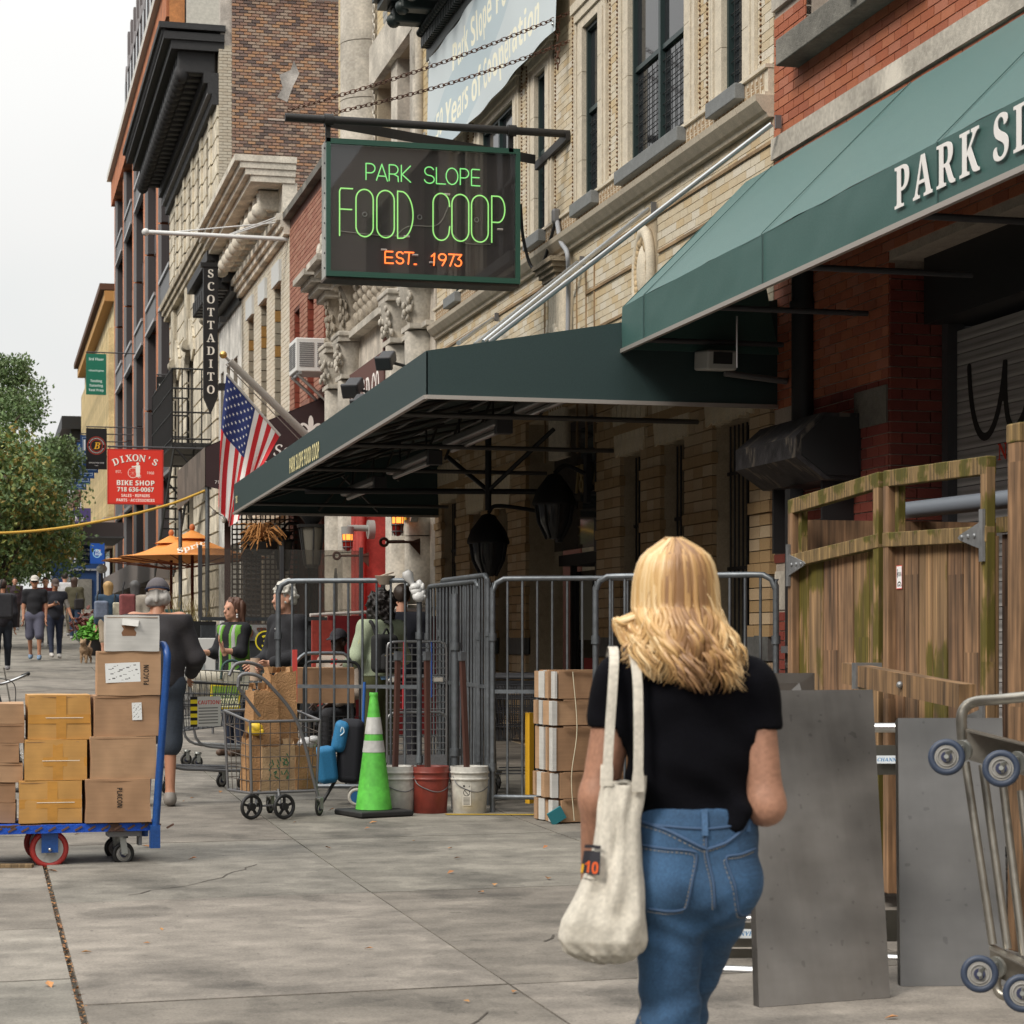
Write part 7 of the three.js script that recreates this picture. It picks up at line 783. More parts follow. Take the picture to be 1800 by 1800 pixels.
// ---------- restaurant pavement enclosure ----------
{
const a=gp(372,29),t=thing('dining_enclosure','dark grey dining enclosure with brown lettering on a pale board','enclosure',a,0.1),dm=M([0.045,0.052,0.06],{map:T.blotch,rough:0.7});for(let i=0;i<7;i++)new MB().box(2.4,0.165,0.06,1.05,0.12+i*0.17,0).build('plank',dm,t);new MB().box(2.44,0.05,0.12,1.05,1.31,0).build('cap_rail',dm,t);new MB().box(0.9,0.22,0.02,0.5,1.12,0.05).build('name_board',M([0.36,0.36,0.36],{map:T.blotch}),t);const l=letters('SCOTT',0.14,0.02,fontSB,M([0.12,0.04,0.025],{rough:0.6}),t,'letter',1.05,0.035);l.list.forEach((m)=>m.position.add(V(0.1,1.05,0.065)));
const s=thing('clear_screen','clear vinyl screen with posts above the dining enclosure','screen',a.clone().add(V(0,1.33,-0.1)),0.1);new MB().box(2.3,0.95,0.01,1.0,0.48,0).build('pane',new THREE.MeshPhysicalMaterial({color:0xd8d6d2,roughness:0.08,transmission:0.96,thickness:0,ior:1.3}),s);for(const x of[-0.15,1.0,2.15])new MB().box(0.05,1,0.05,x,0.5,0).build('post',C.dark,s);
const p=thing('planter','long black planter box of dry grasses by the clear screen','planter',gp(334,30),0.1);new MB().box(0.7,0.4,0.3,0,1.05,0).box(0.6,0.9,0.2,0,0.45,0).build('trough',C.black,p);const g=new MB();for(let i=0;i<90;i++){const x=rr(-0.32,0.32),z=rr(-0.12,0.12);g.bar(V(x,1.25,z),V(x+rr(-0.12,0.12),1.25+rr(0.15,0.42),z+rr(-0.1,0.1)),0.005,0.002,3);}g.build('grass',M([0.25,0.2,0.08],{rough:0.9}),p);
const m=thing('menu_board','white menu board standing by the dining enclosure','sign',gp(347,25.5),0.05);new MB().rbox(0.44,0.75,0.03,0.01,0,0.78,0).build('board',M([0.6,0.6,0.58]),m);new MB().bar(V(-0.18,0,0.05),V(-0.18,0.45,0),0.015).bar(V(0.18,0,0.05),V(0.18,0.45,0),0.015).build('leg',C.greyp,m);new MB().box(0.12,0.2,0.012,0.02,0.75,0.02).box(0.13,0.02,0.012,-0.12,1.0,0.02).build('print',M([0.3,0.33,0.33]),m);const e=thing('chalk_board','small green chalkboard by the parasol pole','sign',gp(306,33),0.05);new MB().box(0.28,0.32,0.03,0,1.2,0).build('board',M([0.02,0.08,0.08]),e);new MB().box(0.05,1.1,0.05,0,0.55,0).build('post',C.dark,e);
const n=thing('number_sign','round black and yellow number sign on a green stand','sign',gp(467,20.8),0);new MB().cyl(0.105,0.105,0.012,0,1.26,0,Math.PI/2,0,0,28).build('disc',M([0.68,0.56,0.02]),n);new MB().cyl(0.092,0.092,0.014,0,1.26,0.001,Math.PI/2,0,0,28).build('face',C.black,n);const q=letters('3',0.12,0.006,fontB,M([0.7,0.58,0.02]),n,'numeral');q.list[0].position.set(-0.04,1.2,0.01);new MB().rbox(0.1,0.18,0.03,0.015,0,1.08,0).box(0.03,1.0,0.03,0,0.5,0).cyl(0.14,0.14,0.03,0,0.015,0).build('stand',M([0.01,0.16,0.07]),n);
const r0=gp(548,24.6),r=thing('red_enclosure','dark red dining booth with a worn bright red end and white top edge','enclosure',r0,0.04),rm=M([0.2,0.006,0.01],{rough:0.6,map:T.grain});new MB().box(1.5,1.42,0.06,1.0,0.75,-0.3).build('back_panel',rm,r);new MB().box(0.24,1.36,0.06,0.12,0.72,0).build('worn_end',M([0.5,0.07,0.05],{map:T.blotch,rough:0.5}),r);new MB().bar(V(-0.02,1.46,0),V(1.75,1.56,-0.26),0.02).build('edge',M([0.6,0.55,0.52]),r);new MB().box(0.16,0.2,0.012,0.7,1.2,-0.26).build('notice',M([0.55,0.5,0.5]),r);new MB().box(0.04,1.3,0.9,1.74,0.7,0).build('end_panel',rm,r);
const o=gp(518,16.9),rs=thing('red_sleeve','red padded sleeve on a barrier bar in front of the white haired man','post sleeve',o);new MB().box(0.036,0.42,0.036,0,1.06,0).build('sleeve',M([0.5,0.05,0.04]),rs);
}
// ---------- people ----------
function netMesh(f,lo,hi,c){
const n=[0,1,2].map((i)=>Math.ceil((hi[i]-lo[i])/c)+1),[nx,ny,nz]=n,val=new Float32Array(nx*ny*nz),id=new Int32Array(nx*ny*nz).fill(-1),at3=(x,y,z)=>x+nx*(y+ny*z),pos=[],idx=[];
const K=4,far=c*3+0.014;
for(let z=0;z<nz;z+=K)for(let y=0;y<ny;y+=K)for(let x=0;x<nx;x+=K){const h=(K-1)/2,v=f(lo[0]+(x+h)*c,lo[1]+(y+h)*c,lo[2]+(z+h)*c),skip=Math.abs(v)>far;for(let k=z;k<Math.min(z+K,nz);k++)for(let j=y;j<Math.min(y+K,ny);j++)for(let i=x;i<Math.min(x+K,nx);i++)val[at3(i,j,k)]=skip?v:f(lo[0]+i*c,lo[1]+j*c,lo[2]+k*c);}
for(let z=0;z<nz-1;z++)for(let y=0;y<ny-1;y++)for(let x=0;x<nx-1;x++){
const o=at3(x,y,z),s0=val[o]<0;if((val[o+1]<0)===s0&&(val[o+nx]<0)===s0&&(val[o+nx+1]<0)===s0&&(val[o+nx*ny]<0)===s0&&(val[o+nx*ny+1]<0)===s0&&(val[o+nx*ny+nx]<0)===s0&&(val[o+nx*ny+nx+1]<0)===s0)continue;let s=0,px=0,py=0,pz=0,k=0;const v=[];for(let i=0;i<8;i++){v[i]=val[at3(x+(i&1),y+(i>>1&1),z+(i>>2))];if(v[i]<0)s++;}if(s===0||s===8)continue;
for(let i=0;i<8;i++)for(const b of[1,2,4]){if(i&b)continue;const j=i|b;if((v[i]<0)===(v[j]<0))continue;const t=v[i]/(v[i]-v[j]);px+=(i&1)+(b===1?t:0);py+=(i>>1&1)+(b===2?t:0);pz+=(i>>2)+(b===4?t:0);k++;}
id[at3(x,y,z)]=pos.length/3;pos.push(lo[0]+(x+px/k)*c,lo[1]+(y+py/k)*c,lo[2]+(z+pz/k)*c);
}
for(let z=1;z<nz-1;z++)for(let y=1;y<ny-1;y++)for(let x=1;x<nx-1;x++){if(id[at3(x,y,z)]<0)continue;const a=val[at3(x,y,z)]<0;[[1,0,0,[0,1,0],[0,0,1]],[0,1,0,[0,0,1],[1,0,0]],[0,0,1,[1,0,0],[0,1,0]]].forEach(([dx,dy,dz,u,w])=>{const b=val[at3(x+dx,y+dy,z+dz)]<0;if(a===b)return;const q=[[0,0],[1,0],[1,1],[0,1]].map(([i,j])=>id[at3(x-i*u[0]-j*w[0],y-i*u[1]-j*w[1],z-i*u[2]-j*w[2])]);if(q.some((m)=>m<0))return;a?idx.push(q[0],q[2],q[1],q[0],q[3],q[2]):idx.push(q[0],q[1],q[2],q[0],q[2],q[3]);});}
const g=new THREE.BufferGeometry();g.setAttribute('position',new THREE.BufferAttribute(new Float32Array(pos),3));g.setIndex(idx);g.computeVertexNormals();
return g;
}
const smin=(a,b,k)=>{const h=Math.max(k-Math.abs(a-b),0)/k;return Math.min(a,b)-h*h*k*0.25;};
const cap=(a,b,ra,rb=ra,sx=1,sz=1)=>{const[ax,ay,az]=a,dx=b[0]-ax,dy=b[1]-ay,dz=b[2]-az,L=dx*dx+dy*dy+dz*dz||1e-9;return(x,y,z)=>{x-=ax;y-=ay;z-=az;const t=clamp((x*dx+y*dy+z*dz)/L);x=(x-dx*t)/sx;y-=dy*t;z=(z-dz*t)/sz;return Math.sqrt(x*x+y*y+z*z)-(ra+(rb-ra)*t);};};
const ell=(c,r)=>{const m=Math.min(...r);return(x,y,z)=>{x=(x-c[0])/r[0];y=(y-c[1])/r[1];z=(z-c[2])/r[2];return(Math.sqrt(x*x+y*y+z*z)-1)*m;};};
const join=(L,k=0.04)=>(x,y,z)=>{let d=L[0](x,y,z);for(let i=1;i<L.length;i++)d=smin(d,L[i](x,y,z),k);return d;};
const smoothUV=(g)=>{const p=g.attributes.position,uv=new Float32Array(p.count*2);for(let i=0;i<p.count;i++){uv[i*2]=p.getX(i)+p.getZ(i)*0.7;uv[i*2+1]=p.getY(i);}g.setAttribute('uv',new THREE.BufferAttribute(uv,2));return g;};
const headF=(fem=0)=>{const base=join([ell([0,0.03,-0.012],[0.074,0.092,0.094]),ell([0,-0.035,0.025],[0.058-fem*0.004,0.085,0.068]),cap([-0.032,-0.072,0.03],[0.032,-0.072,0.03],0.026-fem*0.004),cap([0,-0.096,0.056],[0,-0.09,0.06],0.02),cap([-0.03,0.026,0.074],[0.03,0.026,0.074],0.012),cap([0,0.012,0.084],[0,-0.026,0.106],0.007,0.0135),cap([-0.017,-0.058,0.08],[0.017,-0.058,0.08],0.009),ell([0.076,-0.012,-0.006],[0.012,0.031,0.02]),ell([-0.076,-0.012,-0.006],[0.012,0.031,0.02]),cap([0,-0.06,-0.02],[0,-0.19,-0.035],0.052,0.056)],0.018);return(x,y,z)=>Math.max(base(x,y,z),0.012-Math.hypot(Math.abs(x)-0.03,y-0.007,z-0.093),0.0035-Math.hypot(y+0.057,z-0.091));};
const handG=(curl,sp,s,c=0.005)=>{const L=[cap([-0.022,0.0,0],[-0.03,-0.085,0],0.017,0.014),cap([0,0,0],[0,-0.088,0],0.018,0.014),cap([0.02,0,0],[0.028,-0.085,0],0.017,0.013),cap([0,0.05,0],[0,-0.01,0],0.026,0.024)],F=[];for(let i=0;i<4;i++){let p=[-0.032+i*0.021,-0.088,0],a=0;const len=[0.82,0.97,1,0.9][i],fan=(i-1.5)*sp;for(const[l,w]of[[0.043,0.0092],[0.027,0.0084],[0.022,0.0074]]){a+=curl*(l>0.04?0.6:1);const q=[p[0]+fan*l,p[1]-Math.cos(a)*l*len,p[2]+Math.sin(a)*l*len];F.push(cap(p,q,w,w*0.93));p=q;}}F.push(cap([0.03,-0.02,0.004],[0.058,-0.055,0.018],0.0125,0.0105),cap([0.058,-0.055,0.018],[0.066,-0.088,0.026+curl*0.012],0.0102,0.0085));const P=join(L,0.02);const f=(x,y,z)=>{let d=P(x,y,z);for(const k of F)d=smin(d,k(x,y,z),0.007);return d;};return netMesh(f,[-0.075,-0.2,-0.05],[0.09,0.06,0.1],c).scale(s,s,s);};
const J0={pelvis:[0,0.95,0],chest:[0,1.3,0],neck:[0,1.47,-0.015],head:[0,1.635,0.015],shL:[0.175,1.415,-0.01],elL:[0.225,1.12,-0.03],wrL:[0.225,0.87,0.04],shR:[-0.175,1.415,-0.01],elR:[-0.225,1.12,-0.03],wrR:[-0.225,0.87,0.04],hipL:[0.09,0.92,0],knL:[0.1,0.5,0.015],anL:[0.1,0.085,-0.02],hipR:[-0.09,0.92,0],knR:[-0.1,0.5,0.015],anR:[-0.1,0.085,-0.02]};
const skinM={light:M([0.52,0.27,0.18],{rough:0.55}),tan:M([0.42,0.2,0.12],{rough:0.55}),brown:M([0.2,0.09,0.05],{rough:0.55}),dark:M([0.05,0.024,0.016],{rough:0.5}),pale:M([0.56,0.33,0.24],{rough:0.55})},eyeM=M([0.02,0.014,0.01],{rough:0.15});
const clothM=(c,o={})=>M(c,{map:T.cloth,rough:0.88,bump:T.weave,bs:0.0008,...o});
function person(label,pos,ry,o){
const t=thing('person',label,'person',pos,ry),J={...J0,...(o.J||{})},S=o.S??1,c=o.c??0.017,w=o.w??1,sk=skinM[o.skin??'light'],fat=o.fat??0;t.scale.setScalar(S);
const lerp3=(a,b,k)=>a.map((v,i)=>mix(v,b[i],k)),limb=(s,e,wr,g=0,until=1)=>{const L=[cap(J[s],J[e],0.052*w+g,0.041+g)];if(until>1)L.push(cap(J[e],lerp3(J[e],J[wr],until-1),0.041+g,mix(0.041,0.029,until-1)+g));else if(until<1)L[0]=cap(J[s],lerp3(J[s],J[e],until),0.052*w+g,0.048+g*1.2);return L;};
const torso=(g)=>[cap(J.pelvis,lerp3(J.pelvis,J.chest,0.45),0.115+g+fat,0.108+g+fat,1.28,1),cap(lerp3(J.pelvis,J.chest,0.5),J.chest,0.108+g+fat,0.118+g+fat*0.6,1.28,0.95),cap(J.shL,J.shR,0.062*w+g,0.062*w+g),cap(J.chest,J.neck,0.1+g,0.055+g,1.1,0.9)];
const leg=(s,g,until=2)=>{const h=J['hip'+s],k=J['kn'+s],a=J['an'+s],L=[cap(h,k,0.088+g,0.057+g)];if(until>1)L.push(cap(k,lerp3(k,a,until-1),0.055+g,mix(0.055,0.038,until-1)+g));else L[0]=cap(h,lerp3(h,k,until),0.088+g,mix(0.088,0.06,until)+g*1.3);return L;};
const foot=(s,g)=>{const a=J['an'+s];return[cap([a[0],a[1]-0.035,a[2]-0.02],[a[0],a[1]-0.05,a[2]+0.15],0.037+g,0.03+g),cap(a,[a[0],a[1]-0.03,a[2]],0.036+g)];};
const all=Object.values(J),bb=(L,m)=>[0,1,2].map((i)=>L.reduce((v,p)=>(m<0?Math.min(v,p[i]):Math.max(v,p[i])),m<0?9:-9)+m*0.21);
const skinL=[...torso(-0.012),...limb('shL','elL','wrL',0,2),...limb('shR','elR','wrR',0,2),cap(J.neck,lerp3(J.neck,J.head,0.7),0.052,0.05),...leg('L',-0.004),...leg('R',-0.004),...foot('L',-0.006),...foot('R',-0.006)];
const geos=[smoothUV(netMesh(join(skinL,0.035),bb(all,-1),bb(all,1),c))];
const hM=new THREE.Matrix4().makeRotationFromEuler(new THREE.Euler(o.pitch??0,o.yaw??0,0,'YXZ')).setPosition(...J.head);const hc=Math.min(c*0.5,0.008);
geos.push(smoothUV(netMesh(headF(o.fem?1:0),[-0.1,-0.2,-0.13],[0.1,0.14,0.13],hc)).applyMatrix4(hM));
for(const s of['L','R']){const d=V(...J['el'+s]).sub(V(...J['wr'+s])).normalize(),hd=o['hand'+s]??{},q=new THREE.Quaternion().setFromUnitVectors(V(0,1,0),hd.dir?V(...hd.dir).normalize().negate():d),m=new THREE.Matrix4().compose(V(...J['wr'+s]),q.multiply(new THREE.Quaternion().setFromAxisAngle(V(0,1,0),hd.roll??(s==='L'?Math.PI/2:-Math.PI/2))),V(s==='L'?-1:1,1,1));const g=handG(hd.curl??0.35,hd.sp??0.06,o.hs??0.95,Math.min(0.006,c*0.4)).applyMatrix4(m);if(s==='L'){const ix=g.index.array;for(let i=0;i<ix.length;i+=3){const b=ix[i];ix[i]=ix[i+1];ix[i+1]=b;}g.computeVertexNormals();}geos.push(smoothUV(g));}
mesh('body',mergeGeometries(geos),sk,t);
const place=(name,g,mat)=>{g.applyMatrix4(hM);return mesh(name,g,mat,t);};
place('eye',mergeGeometries([-1,1].map((k)=>new THREE.SphereGeometry(0.0115,8,6).translate(k*0.03,0.006,0.081))),eyeM);
const wr=(f,amp,fr=9)=>(x,y,z)=>f(x,y,z)+amp*noise3(x*fr+3,y*fr*0.8,z*fr+7);
if(o.top){const u=o.top.sleeve??0.55,hem=o.top.hem??0.88,g=o.top.g??0.014;const L=[...torso(g),...limb('shL','elL','wrL',g,u),...limb('shR','elR','wrR',g,u)],f=wr(join(L,0.04),o.top.wr??0.006),nk=J.neck;mesh('top',smoothUV(netMesh((x,y,z)=>Math.max(f(x,y,z),hem-y,y-nk[1]-0.025-0.2*z*0.2),bb(all,-1),bb(all,1),c)),clothM(o.top.c),t);}
if(o.vest){const f=join(torso(0.034),0.04),cut=(x,y,z)=>Math.max(f(x,y,z),0.9-y,y-1.43,Math.abs(x)-0.2,z>0?0.06-Math.abs(x):-1);mesh('vest',smoothUV(netMesh(cut,bb(all,-1),bb(all,1),0.01)),clothM([0.17,0.42,0.055]),t);mesh('vest_stripe',smoothUV(netMesh((x,y,z)=>Math.max(cut(x,y,z)-0.004,Math.abs(Math.abs(x)-0.115)-0.022),bb(all,-1),bb(all,1),0.01)),M([0.36,0.36,0.36]),t);}
if(o.legs){const g=o.legs.g??0.012,u=o.legs.until??1.92;const f=wr(join([cap(J.hipL,J.hipR,0.1+g,0.1+g,1,1),cap([J.pelvis[0],J.pelvis[1]-0.03,J.pelvis[2]],[J.pelvis[0],J.pelvis[1]+0.06,J.pelvis[2]],0.112+g*0.5+fat,0.105+g*0.5+fat,1.28,1),...leg('L',g,u),...leg('R',g,u)],0.03),0.005);mesh(u<1.2?'shorts':'trousers',smoothUV(netMesh((x,y,z)=>Math.max(f(x,y,z),y-J.pelvis[1]-0.08),bb(all,-1),bb(all,1),c)),clothM(o.legs.c),t);}
for(const s of['L','R']){if(o.shoes)mesh('shoe',smoothUV(netMesh(join(foot(s,0.008),0.03),[J['an'+s][0]-0.1,J['an'+s][1]-0.1,J['an'+s][2]-0.13],[J['an'+s][0]+0.1,J['an'+s][1]+0.07,J['an'+s][2]+0.25],0.012)),M(o.shoes,{rough:0.6}),t);}
if(o.hair){const h=o.hair,hi=o.capM?0.03:9,L=[ell([0,0.036,-0.018],[0.084,0.1,0.1])].concat((h.more??[]).map(([a,b,ra,rb,sx,sz])=>cap(a,b,ra,rb,sx,sz))),f=join(L,0.03),fr=h.fr??40,am=h.amp??0.006,cut=h.cut??0.05;place(h.name??'hair',smoothUV(netMesh((x,y,z)=>Math.max(f(x,y,z)+am*noise3(x*fr,y*fr*(h.st??0.3),z*fr),Math.min(z-0.03-0.25*Math.max(0,y),cut-y),(h.low??-0.09)-y,y-hi),[-0.2,-0.5,-0.24],[0.2,0.24,0.18],h.c??0.009)),M(h.col,{rough:0.6,key:'hair'}),t);}
if(o.capM){const m=M(o.capM,{rough:0.85,map:T.cloth}),k=o.capBack?-1:1,g=netMesh((x,y,z)=>{const a=ell([0,0.045,-0.008],[0.09,0.1,0.107])(x,y,z);return Math.min(Math.max(a,0.045-y-0.1*z*0.3),Math.max(Math.abs(y-0.055+(z-0.08)*0.35+x*x*3)-0.005,Math.hypot(x/0.075,(z-0.09)/0.085)*0.08-0.08));},[-0.12,-0.02,-0.14],[0.12,0.17,0.2],0.007);place('cap',smoothUV(g),m);}
(o.extra??[]).forEach(([name,fn,mat])=>{const m=new MB();fn(m,J);m.build(name,mat,t);});
return t;
}
const pp=(px,d)=>gp(px,d),black=[0.012,0.012,0.016],walk=(k)=>({knL:[0.1,0.5,0.16*k],anL:[0.1,0.1,0.14*k],knR:[-0.1,0.5,0.02-0.04*k],anR:[-0.1,0.12,-0.28*k]});
// old man at the dark cart, seen from behind
person('person from behind in a faded cap, charcoal shirt and dark shorts, pushing a cart',pp(276,17.0),Math.PI-0.15,{S:1.06,c:0.014,skin:'tan',fat:0.03,w:1.15,pitch:0.25,J:{head:[0,1.6,0.07],neck:[0,1.44,0.02],elR:[-0.3,1.13,0.0],wrR:[-0.24,1.0,0.27],elL:[0.29,1.13,0.0],wrL:[0.2,1.0,0.28]},top:{c:[0.04,0.036,0.04],sleeve:1.85,hem:0.8,g:0.022,wr:0.012},legs:{c:[0.05,0.065,0.09],until:1.1,g:0.03},shoes:[0.2,0.18,0.16],hair:{col:[0.3,0.28,0.26],amp:0.014,low:-0.1,more:[[[-0.05,-0.04,-0.07],[0.05,-0.06,-0.07],0.05,0.05]]},capM:[0.13,0.115,0.125],extra:[['cap_strap',(m,J)=>m.tor(0.088,0.008,0,J.head[1]+0.05,J.head[2]-0.03,1.75,0,0,6,24),M([0.015,0.02,0.05])]]});
// gesturing woman with a bright vest
{const J={shL:[0.16,1.38,0],shR:[-0.16,1.38,0],elL:[0.2,1.13,0.06],wrL:[0.14,1.15,0.27],elR:[-0.2,1.12,0.1],wrR:[-0.17,1.13,0.33],head:[0,1.6,0.03],neck:[0,1.44,0]};
person('person with long brown hair in black with a lime safety vest, gesturing with both hands',pp(412,22.4),-1.0,{S:0.97,c:0.012,fem:1,J,handL:{dir:[-0.1,0.9,0.4],roll:0.2,curl:0.2,sp:0.24},handR:{dir:[-0.1,0.35,0.9],roll:0.6,curl:0.15,sp:0.2},top:{c:black,sleeve:1.35,hem:0.86,g:0.018},legs:{c:[0.02,0.03,0.06]},shoes:[0.1,0.06,0.04],hair:{col:[0.085,0.036,0.02],low:-0.34,fr:55,st:0.12,amp:0.012,c:0.007,cut:0.075,more:[[[0,0.03,-0.07],[0.01,-0.27,-0.1],0.095,0.05,1.2,0.8],[[0.07,0,-0.05],[0.08,-0.18,-0.07],0.035,0.028],[[-0.07,0,-0.05],[-0.08,-0.22,-0.05],0.035,0.028]]},extra:[['earring',(m,j)=>m.sph(0.012,0.083,j.head[1]-0.06,j.head[2]).sph(0.012,0.084,j.head[1]-0.085,j.head[2]),C.white]],vest:1});}
// white haired man in profile behind the barrier
person('person with curly white hair in a black zip jacket, standing side on behind the barrier',pp(503,19.6),-1.15,{S:1.03,c:0.012,skin:'light',fat:0.015,w:1.1,J:{elL:[0.26,1.12,0.0],wrL:[0.12,1.05,0.25],elR:[-0.26,1.12,0.02],wrR:[-0.1,1.05,0.27],head:[0,1.63,0.03]},handL:{curl:0.8},handR:{curl:0.8},top:{c:black,sleeve:1.85,hem:0.84,g:0.024,wr:0.009},legs:{c:[0.015,0.016,0.02]},shoes:[0.04,0.04,0.04],hair:{col:[0.5,0.48,0.43],amp:0.022,fr:34,st:1,low:-0.05,more:[[[0,0.09,0.0],[0,0.1,-0.04],0.075,0.08],[[-0.05,0,-0.07],[0.05,0,-0.07],0.05,0.05]]},extra:[['jacket_emblem',(m)=>m.beam(V(0.09,1.35,0.145),V(0.05,1.365,0.15),0.006,0.009),C.white],['wrapped_pack',(m)=>m.cyl(0.05,0.045,0.2,0.01,1.0,0.33),M([0.4,0.3,0.22])]]});
// person with curly hair and small backpack
person('person with big dark curly hair in a pale green top with a small black backpack',pp(668,19.8),Math.PI+0.5,{S:1.0,c:0.013,skin:'brown',fem:1,fat:0.02,J:{head:[0,1.6,0.02],elL:[0.3,1.14,0.0],wrL:[0.22,1.05,0.2],elR:[-0.28,1.14,0],wrR:[-0.2,1.05,0.22]},top:{c:[0.45,0.52,0.36],sleeve:1.8,hem:0.96,g:0.035,wr:0.014},legs:{c:[0.08,0.085,0.03],g:0.03},shoes:[0.05,0.05,0.05],hair:{col:[0.014,0.01,0.009],amp:0.03,fr:38,st:1,low:-0.14,cut:0.045,more:[[[0,0.04,-0.05],[0,-0.04,-0.06],0.135,0.11],[[0.07,0,-0.02],[0.08,-0.07,-0.02],0.08,0.06],[[-0.07,0,-0.02],[-0.08,-0.07,-0.02],0.08,0.06]]},extra:[['sleeve_stripe',(m,j)=>m.tube([V(0.1,1.475,-0.02),V(0.2,1.45,-0.03),V(0.27,1.33,-0.05),V(0.33,1.16,-0.04)],0.012,20,6),M([0.65,0.5,0.02])],['undershirt',(m)=>m.cyl(0.085,0.075,0.05,0,1.5,-0.02).lathe([[0.17,0.93],[0.17,0.99]],0,0,0,18),M([0.2,0.36,0.6])]]});
{const p=pp(676,19.55),b=thing('backpack','small black backpack worn over the pale green top','backpack',V(p.x,p.y+1.18,p.z),0.5);new MB().rbox(0.27,0.36,0.14,0.055,0,0,0,0,0,0,4).rbox(0.2,0.16,0.08,0.035,0,-0.08,0.08,0,0,0,3).build('body',C.matte,b);new MB().tube([V(-0.09,0.15,0),V(-0.11,0.27,-0.04),V(-0.09,0.3,-0.1)],0.018,16,6).tube([V(0.09,0.15,0),V(0.11,0.27,-0.04),V(0.09,0.3,-0.1)],0.018,16,6).tube([V(-0.04,0.17,0.02),V(0,0.23,0.03),V(0.04,0.17,0.02)],0.01,12,6).build('strap',C.matte,b);new MB().tube([V(-0.09,-0.02,0.115),V(0,0.0,0.12),V(0.09,-0.02,0.115)],0.004,12,4).build('zip',M([0.4,0.3,0.15]),b);}
person('person in a navy sweater standing close behind the curly haired one',pp(706,21.4),Math.PI-0.1,{S:1.04,c:0.018,skin:'light',w:1.1,top:{c:[0.012,0.014,0.025],sleeve:1.85,g:0.03},legs:{c:[0.02,0.02,0.03]},shoes:black,hair:{col:[0.03,0.018,0.012]}});
person('person seated in a dark cap, beige jacket and red shirt behind the barrier',pp(596,22),-0.75,{S:1.0,c:0.014,skin:'dark',J:Object.fromEntries(Object.entries({...J0,hipL:[0.09,0.9,0.02],hipR:[-0.09,0.9,0.02],knL:[0.12,0.88,0.4],knR:[-0.12,0.88,0.4],anL:[0.12,0.5,0.42],anR:[-0.12,0.5,0.42],elL:[0.26,1.12,0.05],wrL:[0.12,1.0,0.28],elR:[-0.26,1.12,0.05],wrR:[-0.12,1,0.28]}).map(([k,v])=>[k,[v[0],v[1]-0.41,v[2]]])),top:{c:[0.42,0.35,0.29],sleeve:1.8,hem:0.46,g:0.03},legs:{c:[0.03,0.03,0.035]},shoes:black,capM:[0.03,0.027,0.035],hair:{col:[0.01,0.009,0.009]},extra:[['red_shirt',(m)=>m.beam(V(0,0.85,0.13),V(0,1.05,0.09),0.07,0.01),M([0.5,0.03,0.03])]]});
{const p=pp(596,22),t=thing('bench','dark bench under the seated person in the cap','bench',V(p.x,p.y,p.z),-0.75);new MB().box(0.6,0.05,0.4,0,0.385,-0.02).build('seat',C.dark,t);for(const x of[-0.25,0.25])new MB().box(0.05,0.36,0.35,x,0.18,-0.02).build('leg',C.dark,t);}
// distant walkers
person('person in a white flat cap, dark glasses, black tee and grey shorts walking this way',pp(61,45),-0.1,{S:1.03,c:0.019,skin:'tan',w:1.15,J:walk(0.8),top:{c:black,sleeve:0.6,hem:0.86},legs:{c:[0.11,0.11,0.16],until:0.95,g:0.025},shoes:[0.16,0.24,0.35],capM:[0.62,0.58,0.52],hair:{col:[0.3,0.28,0.25]},extra:[['sunglasses',(m,j)=>m.box(0.13,0.035,0.02,0,j.head[1]+0.01,j.head[2]+0.095),C.black]]});
const dogWalker=person('person in a brown cap and black vest walking with a phone and dog leash',pp(97,46),0.1,{S:0.99,c:0.019,skin:'tan',fem:1,pitch:0.35,J:{...walk(-0.6),elR:[-0.2,1.14,0.05],wrR:[-0.05,1.2,0.22],elL:[0.28,1.13,0.02],wrL:[0.34,0.92,0.12]},top:{c:[0.018,0.02,0.03],sleeve:0.2,hem:0.84,g:0.03},legs:{c:[0.025,0.035,0.07]},shoes:[0.5,0.48,0.45],capM:[0.1,0.07,0.06],hair:{col:[0.06,0.035,0.02]},extra:[['grey_sleeve',(m,j)=>m.bar(V(...j.shR),V(...j.elR),0.066,0.055).bar(V(...j.shL),V(...j.elL),0.066,0.055),clothM([0.3,0.28,0.25])],['phone',(m)=>m.rbox(0.07,0.02,0.14,0.006,-0.02,1.25,0.32,0.4),C.black]]});
